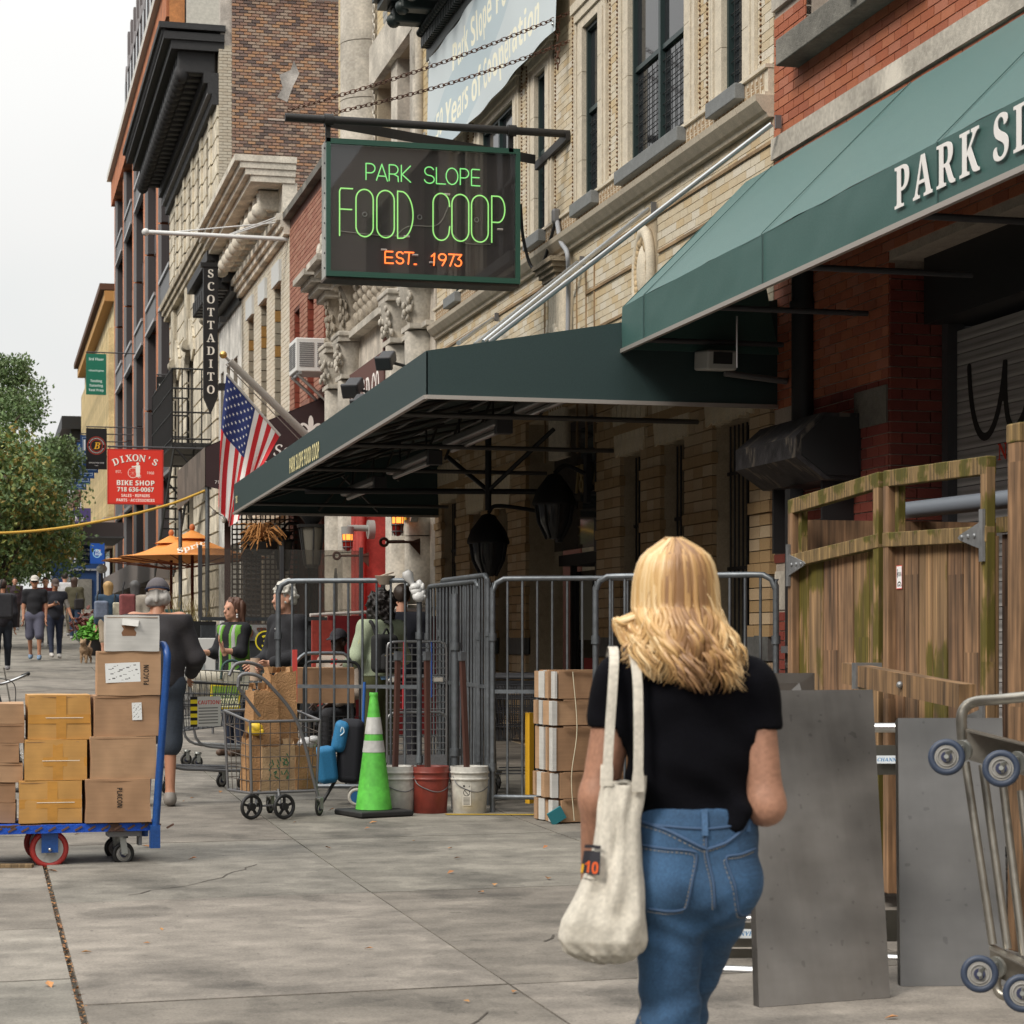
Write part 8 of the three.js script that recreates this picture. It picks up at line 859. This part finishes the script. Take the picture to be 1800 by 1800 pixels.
{
const d=pp(151,44),L=[cap([0,0.27,-0.14],[0,0.29,0.12],0.085,0.095),cap([0,0.3,0.13],[0,0.42,0.2],0.065,0.055),cap([0,0.44,0.2],[0,0.41,0.3],0.058,0.03),cap([0.045,0.48,0.17],[0.055,0.54,0.16],0.02,0.006),cap([-0.045,0.48,0.17],[-0.055,0.54,0.16],0.02,0.006),cap([0,0.32,-0.2],[0.02,0.46,-0.28],0.025,0.015)];for(const x of[0.055,-0.055])L.push(cap([x,0.24,0.12],[x,0.12,0.13],0.035,0.024),cap([x,0.12,0.13],[x,0.02,0.14],0.024,0.02),cap([x,0.26,-0.15],[x,0.15,-0.1],0.045,0.026),cap([x,0.15,-0.1],[x,0.1,-0.17],0.024,0.02),cap([x,0.1,-0.17],[x,0.02,-0.15],0.019,0.02));
const t=thing('dog','small tan terrier on a black lead','dog',d,-0.35);const f=join(L,0.03);mesh('body',smoothUV(netMesh((x,y,z)=>f(x,y,z)+0.01*noise3(x*60,y*60,z*60),[-0.18,-0.02,-0.36],[0.18,0.6,0.4],0.012)),M([0.3,0.2,0.12],{rough:0.95}),t);new MB().sph(0.012,0,0.415,0.335).sph(0.009,0.026,0.46,0.245).sph(0.009,-0.026,0.46,0.245).build('nose_and_eyes',C.black,t);new MB().tor(0.062,0.01,0,0.35,0.165,0.9,0,0,6,18).build('collar',C.black,t);
const le=thing('dog_lead','black lead between the walker and the small dog','dog lead'),h=pp(97,46).add(V(0.36,0.88,0.1)),e=d.clone().add(V(-0.08,0.36,0.12));new MB().tube([h,h.clone().lerp(e,0.5).add(V(0,-0.12,0)),e],0.011,20,5).build('strap',C.black,le);
}
const walkers=[['person with dark hair and a red top following the capped walker',80,52,0,1.0,[0.25,0.05,0.05],[0.04,0.04,0.05],[0.03,0.02,0.015],0,1.5],['person in a white shirt and pale trousers walking away',114,60,Math.PI,1.05,[0.7,0.7,0.72],[0.42,0.38,0.3],[0.02,0.015,0.012],0,1.8],['person with long dark hair in an olive jacket walking away',131,58,Math.PI-0.3,0.98,[0.09,0.08,0.045],[0.03,0.06,0.12],[0.045,0.022,0.014],1,1.8],['person with long blonde hair in a denim jacket walking away with bags',190,42.5,Math.PI,0.98,[0.035,0.075,0.13],[0.42,0.34,0.25],[0.4,0.25,0.1],1,1.8],['person with grey black hair in a cream jacket walking away with a floral bag',238,40,Math.PI-0.2,1.0,[0.45,0.4,0.33],[0.05,0.05,0.06],[0.07,0.068,0.068],1,1.85],['person in dark clothes with a backpack, cut by the picture edge',4,40,Math.PI,1.0,[0.02,0.018,0.025],[0.02,0.026,0.04],[0.04,0.02,0.014],0,1.9],['person in dark clothes walking far off by the kerb',26,66,0,0.95,[0.05,0.03,0.04],[0.05,0.03,0.03],[0.03,0.02,0.015],0,1.9]];
for(const[lab,px,d,ry,S,tc,lc,hcol,long,sl]of walkers)person(lab,pp(px,d),ry,{S,c:0.022,J:walk(px%2?0.7:-0.7),skin:px<20?'tan':'light',top:{c:tc,sleeve:sl,g:0.03,hem:0.85},legs:{c:lc,until:px===190?0.9:1.92,g:0.016},shoes:[0.3,0.3,0.32],hair:{col:hcol,c:0.014,low:long?-0.3:-0.1,more:long?[[[0,0.03,-0.05],[0,-0.24,-0.06],0.09,0.06,1.2,0.8]]:[]}});
for(const[lab,px,py,d,c1,w,h,dd]of[['patterned blue and white shoulder bag on the denim jacket',178,1072,42.1,[0.16,0.19,0.26],0.28,0.36,0.14],['cream tote hanging from the denim jacketed arm',206,1072,42.3,[0.55,0.5,0.38],0.18,0.3,0.06],['red floral backpack on the cream jacket',224,1064,39.5,[0.22,0.06,0.06],0.3,0.42,0.16],['grey backpack of the person at the picture edge',8,1065,39.6,[0.03,0.03,0.035],0.3,0.48,0.18],['black shoulder bag on the olive jacket',139,1062,57.6,[0.02,0.016,0.018],0.26,0.3,0.14]]){const t=thing('shoulder_bag',lab,'bag',at(px,py,d),0.1);new MB().rbox(w,h,dd,0.05,0,0,0,0,0,0,3).build('body',M(c1,{map:T.blotch,rough:0.85}),t);new MB().tube([V(-w*0.3,h*0.42,0),V(-w*0.25,h*0.75,-0.05),V(-w*0.1,h*1.05,-0.16)],0.014,16,6).build('strap',C.matte,t);}
// ---------- street trees, lamp, plants at the far end ----------
function tree(label,x,s,h,cr,n,cols,sd,trunkH=3.2){
const t=thing('street_tree',label,'tree',V(x,gy(s),-s)),bark=M([0.075,0.055,0.042],{rough:0.95,bump:T.bump,bs:0.01});const m=new MB();seed=sd;m.tube([V(0,0,0),V(0.06,trunkH*0.6,0.03),V(-0.05,trunkH,0),V(0.1,h*0.62,0.1)],0.17,24,9);m.build('trunk',bark,t);const br=new MB(),clumps=[];for(let i=0;i<26;i++){const a=i*2.4,r=cr*Math.sqrt(rr(0.12,1)),y=trunkH+(h-trunkH)*rr(0.05,0.95),k=Math.sqrt(Math.max(0.05,1-((y-trunkH)/(h-trunkH)*2-0.85)**2*0.8));const p=V(Math.cos(a)*r*k,y,Math.sin(a)*r*k);clumps.push([p,rr(0.75,1.5)]);br.tube([V(0,Math.max(trunkH*0.7,y-2),0),p.clone().multiplyScalar(0.5).add(V(0,y*0.42+0.3,0)),p],0.045,8,5);}br.build('limb',bark,t);
const lg=new THREE.BufferGeometry();lg.setAttribute('position',new THREE.BufferAttribute(new Float32Array([0,0,0,0.5,0.14,0.1,1,0,0,0,0,0,1,0,0,0.5,-0.02,-0.42,0,0,0,0.45,0.02,0.42,0.5,0.14,0.1]),3));lg.computeVertexNormals();const im=new THREE.InstancedMesh(lg,new THREE.MeshPhysicalMaterial({color:0xffffff,roughness:0.75,side:THREE.DoubleSide,transmission:0.25,thickness:0}),n),m4=new THREE.Matrix4(),q=new THREE.Quaternion(),e=new THREE.Euler(),col=new THREE.Color();for(let i=0;i<n;i++){const[c,r]=pick(clumps),u=V(rr(-1,1),rr(-1,1),rr(-1,1));if(u.length()>1)u.normalize();u.multiplyScalar(r*(0.55+0.5*rnd()));const k=rr(0.11,0.2);m4.compose(V(c.x+u.x,c.y+u.y*0.75,c.z+u.z),q.setFromEuler(e.set(rr(0,6.28),rr(0,6.28),rr(0,6.28))),V(k,k,k*0.8));im.setMatrixAt(i,m4);const w=pick(cols),f=rr(0.7,1.25);col.setRGB(w[0]*f,w[1]*f,w[2]*f);im.setColorAt(i,col);}im.name='crown';im.userData.kind='stuff';im.castShadow=im.receiveShadow=true;t.add(im);
}
const gr2=[[0.17,0.25,0.095],[0.14,0.22,0.07],[0.2,0.27,0.12],[0.10,0.17,0.05]],gr=[[0.10,0.17,0.05],[0.12,0.2,0.06],[0.075,0.135,0.04],[0.14,0.2,0.07]],ylw=[[0.14,0.2,0.045],[0.22,0.24,0.05],[0.11,0.18,0.05],[0.32,0.24,0.05],[0.1,0.17,0.05],[0.1,0.17,0.05]];
tree('tall pale green street tree, highest crown at the kerb',-0.3,84,11.6,4.7,38000,gr2,11,2.5);tree('dark green street tree behind the yellowing one',0.75,73,7.8,2.0,15000,gr,23,1.5);tree('street tree turning yellow, nearest the camera at the kerb',0.1,53,5.4,1.7,15000,ylw,37,1.2);tree('dark street tree low beside the brown building',1.0,104,8.5,3.2,14000,gr,53,1.6);tree('street tree far down the kerb closing the view',0.5,128,9,4.5,16000,gr,71,1);
seed=99;
{const l=at(179,1000,75),t=thing('globe_lamp','white globe lamp on a post before the blue shop','street lamp',V(l.x,gy(-l.z),l.z));new MB().bar(V(0,0,0),V(0,l.y-gy(-l.z),0),0.04).build('post',C.dark,t);new MB().sph(0.19,0,l.y-gy(-l.z),0,1,0.85,1).build('globe',M([0.72,0.7,0.66],{rough:0.4}),t);for(const[px,py,d,lab]of[[133,1018,70,'white square post beside the yellowing tree'],[118,1015,88,'slim grey post before the blue shop front']]){const p=at(px,py,d),b=thing('square_post',lab,'post',V(p.x,gy(d),p.z));new MB().box(0.14,p.y-gy(d),0.14,0,(p.y-gy(d))/2,0).build('shaft',M([0.5,0.52,0.52]),b);new MB().box(0.17,0.05,0.17,0,p.y-gy(d)+0.02,0).build('cap',M([0.5,0.52,0.52]),b);}
for(const[px,d,col,lab,r]of[[162,48,[0.1,0.3,0.03],'bright green leafy plant in a pot on the pavement',0.42],[156,55,[0.2,0.05,0.03],'reddish bushy plant behind the bright green one',0.5]]){const p=gp(px,d),b=thing('potted_plant',lab,'plant',p);new MB().lathe([[0,0],[0.2,0],[0.26,0.35],[0.22,0.33]],0,0,0,16).build('pot',C.dark,b);const g=new MB();for(let i=0;i<150;i++){const a=rr(0,6.28),q=r*Math.sqrt(rnd()),y=0.35+r*1.1*rnd()*(1.3-q/r);g.add(new THREE.SphereGeometry(0.07,5,4).scale(1.5,0.2,0.8).rotateZ(rr(-0.8,0.8)).rotateY(a).translate(Math.cos(a)*q,y,Math.sin(a)*q));}g.build('foliage',M(col,{rough:0.6}),b);}}
// ---------- the woman walking away in the middle of the pavement, and her tote ----------
{
const D=5.07,o=at(1205,1125,D),ry=Math.PI-0.3,pos=V(o.x,0,o.z),X=(px)=>(1205-px)*D/3700,Y=(py)=>EYE-(py-1125)*D/3700;
const t=thing('person','person from behind with wavy blonde hair, black tee and blue jeans, walking away','person',pos,ry),skin=M([0.5,0.255,0.165],{rough:0.5,map:T.grain});
const shL=[X(1090),1.30,0.0],shR=[X(1318),1.29,0.0],elL=[X(1052),1.02,-0.01],wrL=[X(1040),0.79,0.06],elR=[X(1343),1.005,-0.03],wrR=[X(1300),1.06,0.2],nk=[X(1196),1.375,0.0],hd=[X(1188),1.515,0.03];
const skinL=[cap([0,1.15,0],[0,1.25,0],0.09,0.1,1.3,0.9),cap(shL,shR,0.05),cap(nk,[hd[0],hd[1]-0.05,hd[2]-0.01],0.052,0.05),cap([0,1.25,0],nk,0.09,0.05,1.1,0.8),cap(shL,elL,0.052,0.044),cap(elL,wrL,0.043,0.028),cap(shR,elR,0.054,0.045),cap(elR,wrR,0.045,0.029),cap([0.06,0.85,0],[0.045,0.47,0],0.05,0.04),cap([0.045,0.47,0],[0.045,0.1,-0.1],0.04,0.033),cap([-0.06,0.85,0],[0.01,0.5,0.2],0.05,0.04),cap([0.01,0.5,0.2],[0.01,0.1,0.28],0.04,0.033),cap([0.045,0.06,-0.1],[0.045,0.04,0.06],0.035,0.03),cap([0.01,0.08,0.26],[0.01,0.05,0.42],0.035,0.03),cap([0,1.2,0],[-0.01,0.95,0],0.085,0.085,1.2,0.85)];
const geos=[smoothUV(netMesh(join(skinL,0.03),[-0.36,-0.02,-0.3],[0.36,1.6,0.45],0.012)),smoothUV(netMesh(headF(1),[-0.1,-0.2,-0.13],[0.1,0.14,0.13],0.006)).translate(...hd)];
for(const[w,e,s]of[[wrL,elL,-1],[wrR,elR,1]]){const q=new THREE.Quaternion().setFromUnitVectors(V(0,1,0),V(...e).sub(V(...w)).normalize()),g=handG(0.5,0.05,0.9,0.004).applyMatrix4(new THREE.Matrix4().compose(V(...w),q.multiply(new THREE.Quaternion().setFromAxisAngle(V(0,1,0),-s*Math.PI/2)),V(s,1,1)));if(s<0){const ix=g.index.array;for(let i=0;i<ix.length;i+=3){const b=ix[i];ix[i]=ix[i+1];ix[i+1]=b;}g.computeVertexNormals();}geos.push(smoothUV(g));}
mesh('body',mergeGeometries(geos),skin,t);
// black tee, tucked in, with folds gathering to the waist
const teeF=join([cap([X(1215),1.0,0.0],[X(1212),1.12,0.0],0.108,0.112,1.24,0.98),cap([X(1210),1.12,0],[X(1205),1.24,0.0],0.112,0.118,1.3,0.95),cap([shL[0]-0.015,1.305,0],[shR[0]+0.015,1.295,0],0.062),cap([0,1.25,-0.005],[nk[0],1.36,0],0.10,0.06,1.25,0.85),cap(shL,[X(1074),1.205,0.0],0.056,0.061),cap(shR,[X(1331),1.195,0.0],0.058,0.062),cap([X(1297),0.985,-0.08],[X(1297),0.968,-0.085],0.013,0.012)],0.045);
const fold=(x,y,z)=>{const k=sstep(1.25,0.98,y);return 0.010*noise3(x*7+y*5,y*9,z*7)*(0.5+k)+0.007*k*Math.sin((y-x*0.55)*62+2*noise3(x*4,y*4,2))*0.6+0.005*Math.sin((y+Math.abs(x)*0.8)*40)*noise3(x*5,y*4,z*5);};
mesh('tee_shirt',smoothUV(netMesh((x,y,z)=>{const armL=x>0.165||x<-0.165;return Math.max(teeF(x,y,z)+fold(x,y,z),armL?1.19+(x>0?0.0:-0.005)-y:0.965+0.010*Math.sin(x*20)-(x<-0.09&&x>-0.16?0.03:0)-y,y-1.385-z*0.2);},[-0.32,0.9,-0.25],[0.32,1.45,0.25],0.0075)),M([0.0045,0.0045,0.007],{rough:1,map:T.cloth,phys:{specularIntensity:0.25},key:'tee'}),t);
// jeans
const hip=X(1222),L0=[hip+0.062,0.82,0.0],R0=[hip-0.066,0.82,0.0],kL=[X(1176),0.47,0.0],kR=[X(1196),0.50,0.2],aL=[X(1176),0.06,-0.1],aR=[X(1200),0.1,0.28];
const jBase=join([cap([hip,1.0,0.0],[hip,0.93,0.0],0.103,0.112,1.26,1),cap([hip,0.93,0.005],[hip,0.83,0.0],0.112,0.112,1.3,1),ell([hip+0.066,0.815,-0.05],[0.078,0.095,0.075]),ell([hip-0.066,0.815,-0.05],[0.078,0.095,0.075]),cap(L0,kL,0.092,0.068),cap(kL,aL,0.068,0.056)],0.04),jRight=join([ell([hip-0.066,0.815,-0.05],[0.078,0.095,0.075]),cap([hip,0.93,0.005],[hip-0.03,0.85,0.0],0.1,0.09,1.2,1),cap(R0,kR,0.092,0.068),cap(kR,aR,0.068,0.056)],0.04);
const jeanF=(x,y,z)=>{const k=sstep(0.86,0.72,y)*sstep(0.6,0.7,y),kn=sstep(0.62,0.52,y);return Math.max(smin(jBase(x,y,z),jRight(x,y,z),0.008)+0.004*noise3(x*10,y*12,z*10)+0.006*k*Math.sin((y+(x-hip)*(x>hip?-0.5:0.5))*95+2*noise3(x*6,y*6,1))*(0.6+0.6*noise3(x*5,y*5,z*5))+0.005*kn*Math.sin((y+x*0.4)*70),y-1.002);};
mesh('jeans',smoothUV(netMesh(jeanF,[-0.28,0.02,-0.32],[0.28,1.03,0.42],0.0075)),M([0.07,0.15,0.265],{rough:0.85,map:T.denim,bump:T.weave,bs:0.0008}),t);
const onBack=(x,y,off=0.002)=>{let z=-0.3;for(let i=0;i<60;i++){const d=jeanF(x,y,z);if(d<0.0006)break;z+=Math.max(0.0008,d*0.7);}return V(x,y,z-off);};
const seamM=M([0.05,0.095,0.18],{rough:0.8}),stitchM=M([0.30,0.27,0.22],{rough:0.8}),line=(name,pts,r,m,n=40)=>{const c=curve(pts.map(([px,py])=>V(X(px),Y(py),0)),0.3),q=[];for(let i=0;i<=n;i++){const p=c.getPoint(i/n);q.push(onBack(p.x,p.y,r*0.3));}const b=new MB();b.tube(q,r,n*2,6);b.build(name,m,t);};
const stitch=(pts)=>{const c=curve(pts.map(([px,py])=>V(X(px),Y(py),0)),0.3),L=c.getLength(),n=Math.round(L/0.0075),b=new MB();for(let i=0;i<n;i++){const p=c.getPoint(i/n),q=c.getPoint((i+0.55)/n);b.bar(onBack(p.x,p.y,0.002),onBack(q.x,q.y,0.002),0.0011,0.0011,4);}b.build('stitching',stitchM,t);};
for(const[pts,r]of[[[[1120,1440],[1170,1452],[1225,1478],[1240,1484]],0.004],[[[1240,1484],[1275,1472],[1312,1445]],0.004],[[[1237,1440],[1239,1490],[1250,1540],[1253,1585]],0.0035],[[[1120,1480],[1170,1484],[1221,1490],[1214,1540],[1203,1586],[1176,1592],[1140,1588]],0.003],[[[1325,1487],[1298,1494],[1272,1499],[1287,1545],[1296,1596],[1318,1601]],0.003],[[[1116,1700],[1122,1740],[1132,1800],[1136,1840]],0.003]]){line('seam',pts,r,seamM);stitch(pts.map(([a,b])=>[a-4,b+5]));}
{const q=[];for(let i=0;i<=40;i++)q.push(onBack(X(1118+i*4.9),0.965,0.0));line('waistband_edge',[[1115,1443],[1240,1449],[1318,1441]],0.003,seamM);const b=new MB(),a=onBack(X(1235),1.0,0.004),e=onBack(X(1236),0.94,0.006);b.beam(a,e,0.014,0.006);const a2=onBack(X(1312),0.99,0.004),e2=onBack(X(1312),0.945,0.005);b.beam(a2,e2,0.01,0.006);b.build('belt_loop',M([0.12,0.22,0.37],{map:T.denim,rough:0.85}),t);}
for(const a of[[0.045,0.03,-0.1],[0.01,0.05,0.27]])mesh('shoe',smoothUV(netMesh(join([cap([a[0],a[1]+0.02,a[2]],[a[0],a[1]+0.005,a[2]+0.16],0.045,0.036)],0.02),[a[0]-0.08,-0.03,a[2]-0.08],[a[0]+0.08,0.16,a[2]+0.25],0.01)),C.white,t);
// hair: a full under-volume and many waved locks of mixed blonde
const hx=hd[0],hy=hd[1],tones=[[0.55,0.335,0.135],[0.46,0.265,0.105],[0.64,0.42,0.19],[0.35,0.19,0.078],[0.26,0.135,0.058],[0.72,0.52,0.28]].map((c,i)=>M(c,{rough:0.42,key:'lock'+i}));
const hairF=join([ell([hx,hy+0.035,hd[2]-0.02],[0.08,0.09,0.092]),cap([hx,hy-0.02,-0.02],[X(1203),Y(1130),-0.045],0.07,0.05,1.1,0.7),cap([X(1235),Y(1100),-0.03],[X(1245),Y(1160),-0.065],0.04,0.02,1.1,0.7),cap([X(1160),Y(1080),-0.03],[X(1150),Y(1135),-0.05],0.035,0.02,1,0.7)],0.05);
mesh('hair',smoothUV(netMesh((x,y,z)=>Math.max(hairF(x,y,z)+0.008*Math.sin((x+0.25*noise3(x*5,y*6,z*5))*190)*0.35+0.006*noise3(x*22,y*6,z*22),z-0.075),[-0.2,1.2,-0.22],[0.2,1.7,0.16],0.0065)),tones[4],t);
seed=4242;
function lock(pts,r0,mat,name='hair_lock'){
const c=curve(pts),n=34,k=6,p=[],ix=[];const N=V(),B=V();for(let i=0;i<=n;i++){const u=i/n,q=c.getPoint(u),T1=c.getTangent(u),out=V(q.x-hx,0,q.z-0.02).normalize();B.crossVectors(T1,out).normalize();N.crossVectors(B,T1).normalize();const r=r0*Math.min(1,0.35+u*5)*(u>0.72?Math.max(0.06,1-(u-0.72)/0.28):1);for(let j=0;j<k;j++){const a=j/k*Math.PI*2;p.push(q.x+B.x*Math.cos(a)*r+N.x*Math.sin(a)*r*0.42,q.y+B.y*Math.cos(a)*r+N.y*Math.sin(a)*r*0.42,q.z+B.z*Math.cos(a)*r+N.z*Math.sin(a)*r*0.42);}if(i<n)for(let j=0;j<k;j++){const a=i*k+j,b=i*k+(j+1)%k;ix.push(a,b,a+k,b,b+k,a+k);}}const g=new THREE.BufferGeometry();g.setAttribute('position',new THREE.BufferAttribute(new Float32Array(p),3));g.setIndex(ix);g.computeVertexNormals();return fit2(g);
}
const fit2=(g)=>{const m=g.toNonIndexed();const r=new THREE.BufferGeometry();r.setAttribute('position',m.attributes.position);r.setAttribute('normal',m.attributes.normal);return r;};
const bins=tones.map(()=>[]);
for(let i=0;i<1000;i++){
const a=rr(-1,1),side=a,th=a*1.75,top=V(hx+0.004+a*0.02,hy+0.128+rr(-0.004,0.004),hd[2]-0.02+rr(-0.03,0.03)),shell=1+rr(-0.04,0.06),q=(ang,y,rx,rz)=>V(hx+Math.sin(ang)*rx*shell,y,hd[2]-0.02-Math.cos(ang)*rz*shell);
const endX=a>0?mix(X(1205),X(1108),Math.pow(a,0.8)):mix(X(1205),X(1306),Math.pow(-a,0.75)),endY=a>0?mix(Y(1200),Y(1160),a)+rr(-0.02,0.035):mix(Y(1206),Y(1192),-a)+rr(-0.015,0.05)+(Math.abs(a+0.55)<0.3?-0.012:0),ph=rr(-0.35,0.35)+Math.round(a*5.5+rr(-0.3,0.3))*1.7,amp=rr(0.013,0.021),wv=(p,u)=>{p.x+=amp*Math.sin(u*11+ph)*u;p.z+=amp*0.9*Math.cos(u*10+ph)*u;return p;};
const pts=[top,q(th*0.95,hy+0.09,0.076,0.086),q(th,hy+0.03,0.096,0.106)];const m0=q(th,hy-0.03,0.099,0.112),e=V(endX+rr(-0.012,0.012),endY,-0.155+0.075*Math.abs(a)+rr(-0.02,0.03));for(let k=0;k<=9;k++){const u=k/9;const p=m0.clone().lerp(e,u);p.z-=0.02*Math.sin(u*Math.PI);pts.push(wv(p,0.12+u*0.88));}
const w=clamp(0.5+0.55*noise3(a*9,3,1)+rr(-0.3,0.3)-0.25*sstep(0.25,0.02,Math.abs(a))),ti=w<0.14?4:w<0.32?3:w<0.52?1:w<0.74?0:w<0.9?2:5;bins[ti].push(lock(pts,rr(0.0022,0.0068)));
}
for(let i=0;i<34;i++){
const pts=[q0(i,0),V(X(1135)+rr(-0.01,0.01),Y(1070)+rr(-0.02,0.02),-0.03+rr(-0.02,0.02)),V(X(1108)+rr(-0.012,0.01),Y(1092)+rr(-0.012,0.012),-0.035+rr(-0.02,0.02)),V(X(1086)+rr(-0.01,0.012),Y(1098)+rr(-0.012,0.012),-0.04),V(X(1096)+rr(-0.012,0.008),Y(1122)+rr(-0.01,0.01),-0.045),V(X(1112)+rr(-0.012,0.012),Y(1140)+rr(-0.01,0.01),-0.06),V(X(1093+rr(-8,26)),Y(1158)+rr(-0.012,0.012),-0.07)];bins[[0,2,5,1][i%4]].push(lock(pts,rr(0.004,0.0075)));
}
function q0(){return V(hx+0.075+rr(-0.01,0.01),hy+0.05+rr(-0.03,0.03),hd[2]-0.02+rr(-0.04,0.03));}
for(let i=0;i<60;i++){const a=rr(-1,0.9),p=V(hx-a*-0.09,hy+rr(-0.06,0.03),-0.06-rr(0,0.03)),e=V(p.x*1.2+(a<0?-rr(0.02,0.06):rr(0,0.03)),p.y-rr(0.1,0.19),p.z-rr(-0.02,0.03));bins[5].push(lock([p,p.clone().lerp(e,0.4).add(V(rr(-0.015,0.015),0.01,rr(-0.015,0.01))),p.clone().lerp(e,0.75).add(V(rr(-0.02,0.02),0,rr(-0.02,0.01))),e],0.0011));}
bins.forEach((b,i)=>b.length&&mesh('hair_lock',mergeGeometries(b),tones[i],t));
// canvas tote hanging from her left shoulder
const tt=thing('tote_bag','cream canvas tote bag hanging from the shoulder of the blonde woman','bag',pos,ry),cream=M([0.8,0.745,0.64],{map:T.grain,bump:T.weave,bs:0.0008,rough:0.95,key:'tote'});
const rows=[[1364,1054,1141,0.022],[1385,1050,1138,0.03],[1430,1044,1132,0.042],[1480,1035,1136,0.055],[1530,1020,1140,0.068],[1575,1000,1145,0.085],[1610,981,1149,0.095],[1640,976,1149,0.095],[1662,986,1140,0.08],[1676,1012,1122,0.055],[1683,1045,1095,0.02]],NP=44,NR=60,pz=-0.10,P=[],I=[],UV=[];
for(let i=0;i<=NR;i++){const f=i/NR*(rows.length-1),k=Math.min(rows.length-2,Math.floor(f)),u=f-k,r=rows[k].map((v,j)=>mix(v,rows[k+1][j],u)),y=Y(r[0]),cx=X((r[1]+r[2])/2),hw=(r[2]-r[1])/2*D/3700;for(let j=0;j<NP;j++){const a=j/NP*Math.PI*2,ca=Math.cos(a),sa=Math.sin(a),sq=1/Math.pow(Math.pow(Math.abs(ca),3)+Math.pow(Math.abs(sa),3),1/3),v=i/NR;let w=0.007*Math.sin(ca*9+v*4+2*noise3(ca*2,v*4,sa*2))+0.012*noise3(ca*3.1,v*7,sa*3)+0.006*Math.sin((v*1.6-ca*0.7)*26)*sstep(0.62,0.85,v);const x=cx-ca*hw*sq*0.86-ca*w*0.4,z=pz-sa*(r[3]*sq*0.86+w*Math.min(1,v*4+0.3));const top=i<2?0.018*(Math.abs(ca)<0.6?-1:0.15)*(sa>0?0.7:1)*(1-i/2):0;P.push(x,y+top+(i<3?0.006*Math.sin(a*3):0),z);UV.push(a*0.09,y);}}
for(let i=0;i<NR;i++)for(let j=0;j<NP;j++){const a=i*NP+j,b=i*NP+(j+1)%NP;I.push(a,a+NP,b,b,a+NP,b+NP);}
const g=new THREE.BufferGeometry();g.setAttribute('position',new THREE.BufferAttribute(new Float32Array(P),3));g.setAttribute('uv',new THREE.BufferAttribute(new Float32Array(UV),2));g.setIndex(I);g.computeVertexNormals();cream.side=THREE.DoubleSide;mesh('bag_body',g,cream,tt);
const strapG=(pts,w)=>{const c=curve(pts),n=30,p=[],ix=[];for(let i=0;i<=n;i++){const q=c.getPoint(i/n),k=i<2||i>n-2?1.25:1;for(const[dx,dz]of[[-w,0.002],[w,0.002],[w,-0.003],[-w,-0.003]])p.push(q.x+dx*k,q.y,q.z+dz);if(i<n)for(let j=0;j<4;j++){const a=i*4+j,b=i*4+(j+1)%4;ix.push(a,b,a+4,b,b+4,a+4);}}const s=new THREE.BufferGeometry();s.setAttribute('position',new THREE.BufferAttribute(new Float32Array(p),3));s.setIndex(ix);s.computeVertexNormals();return fit(s);};
mesh('strap',strapG([V(X(1067),Y(1376),-0.125),V(X(1072),Y(1290),-0.115),V(X(1078),Y(1200),-0.098),V(X(1080),Y(1155),-0.07),V(X(1078),Y(1138),-0.02),V(X(1074),Y(1150),0.06),V(X(1070),Y(1250),0.03),V(X(1066),Y(1376),-0.08)],0.0115),cream,tt);mesh('strap',strapG([V(X(1121),Y(1385),-0.135),V(X(1122),Y(1300),-0.135),V(X(1121),Y(1210),-0.125),V(X(1117),Y(1165),-0.095),V(X(1110),Y(1142),-0.03),V(X(1106),Y(1150),0.06),V(X(1108),Y(1250),0.09),V(X(1118),Y(1385),-0.06)],0.0115),cream,tt);
{const c=print(128,220,(x)=>{x.clearRect(0,0,128,220);x.fillStyle='#2c2b31';x.fillRect(0,0,128,20);x.fillRect(0,34,128,130);x.fillStyle='#d9581e';x.font='bold 92px sans-serif';x.fillText('10',18,158);x.fillStyle='#d8a52a';x.fillRect(0,110,16,50);x.fillStyle='#77726a';x.fillRect(20,190,90,7);}),pg=new THREE.PlaneGeometry(1,1,10,12),p=pg.attributes.position;for(let i=0;i<p.count;i++){const u=p.getX(i)+0.5,v=0.5-p.getY(i),py=1476+v*66,px=mix(1030-v*10,1058-v*3,u),fr=(py-1480)/50,l=mix(1037,1024,clamp(fr)),r=mix(1134,1137,clamp(fr)),ca=clamp((px-(l+r)/2)/((r-l)/2*0.86),-0.98,0.98),dz=mix(0.055,0.068,clamp(fr)),sa=Math.pow(Math.max(0,1-Math.pow(Math.abs(ca),3)),1/3);p.setXYZ(i,X(px),Y(py),pz-sa*dz*0.86-0.016);}pg.computeVertexNormals();mesh('print',pg,new THREE.MeshStandardMaterial({map:c,roughness:0.9,alphaTest:0.4,transparent:true,side:THREE.DoubleSide}),tt);}
}
renderer.render(scene,camera);
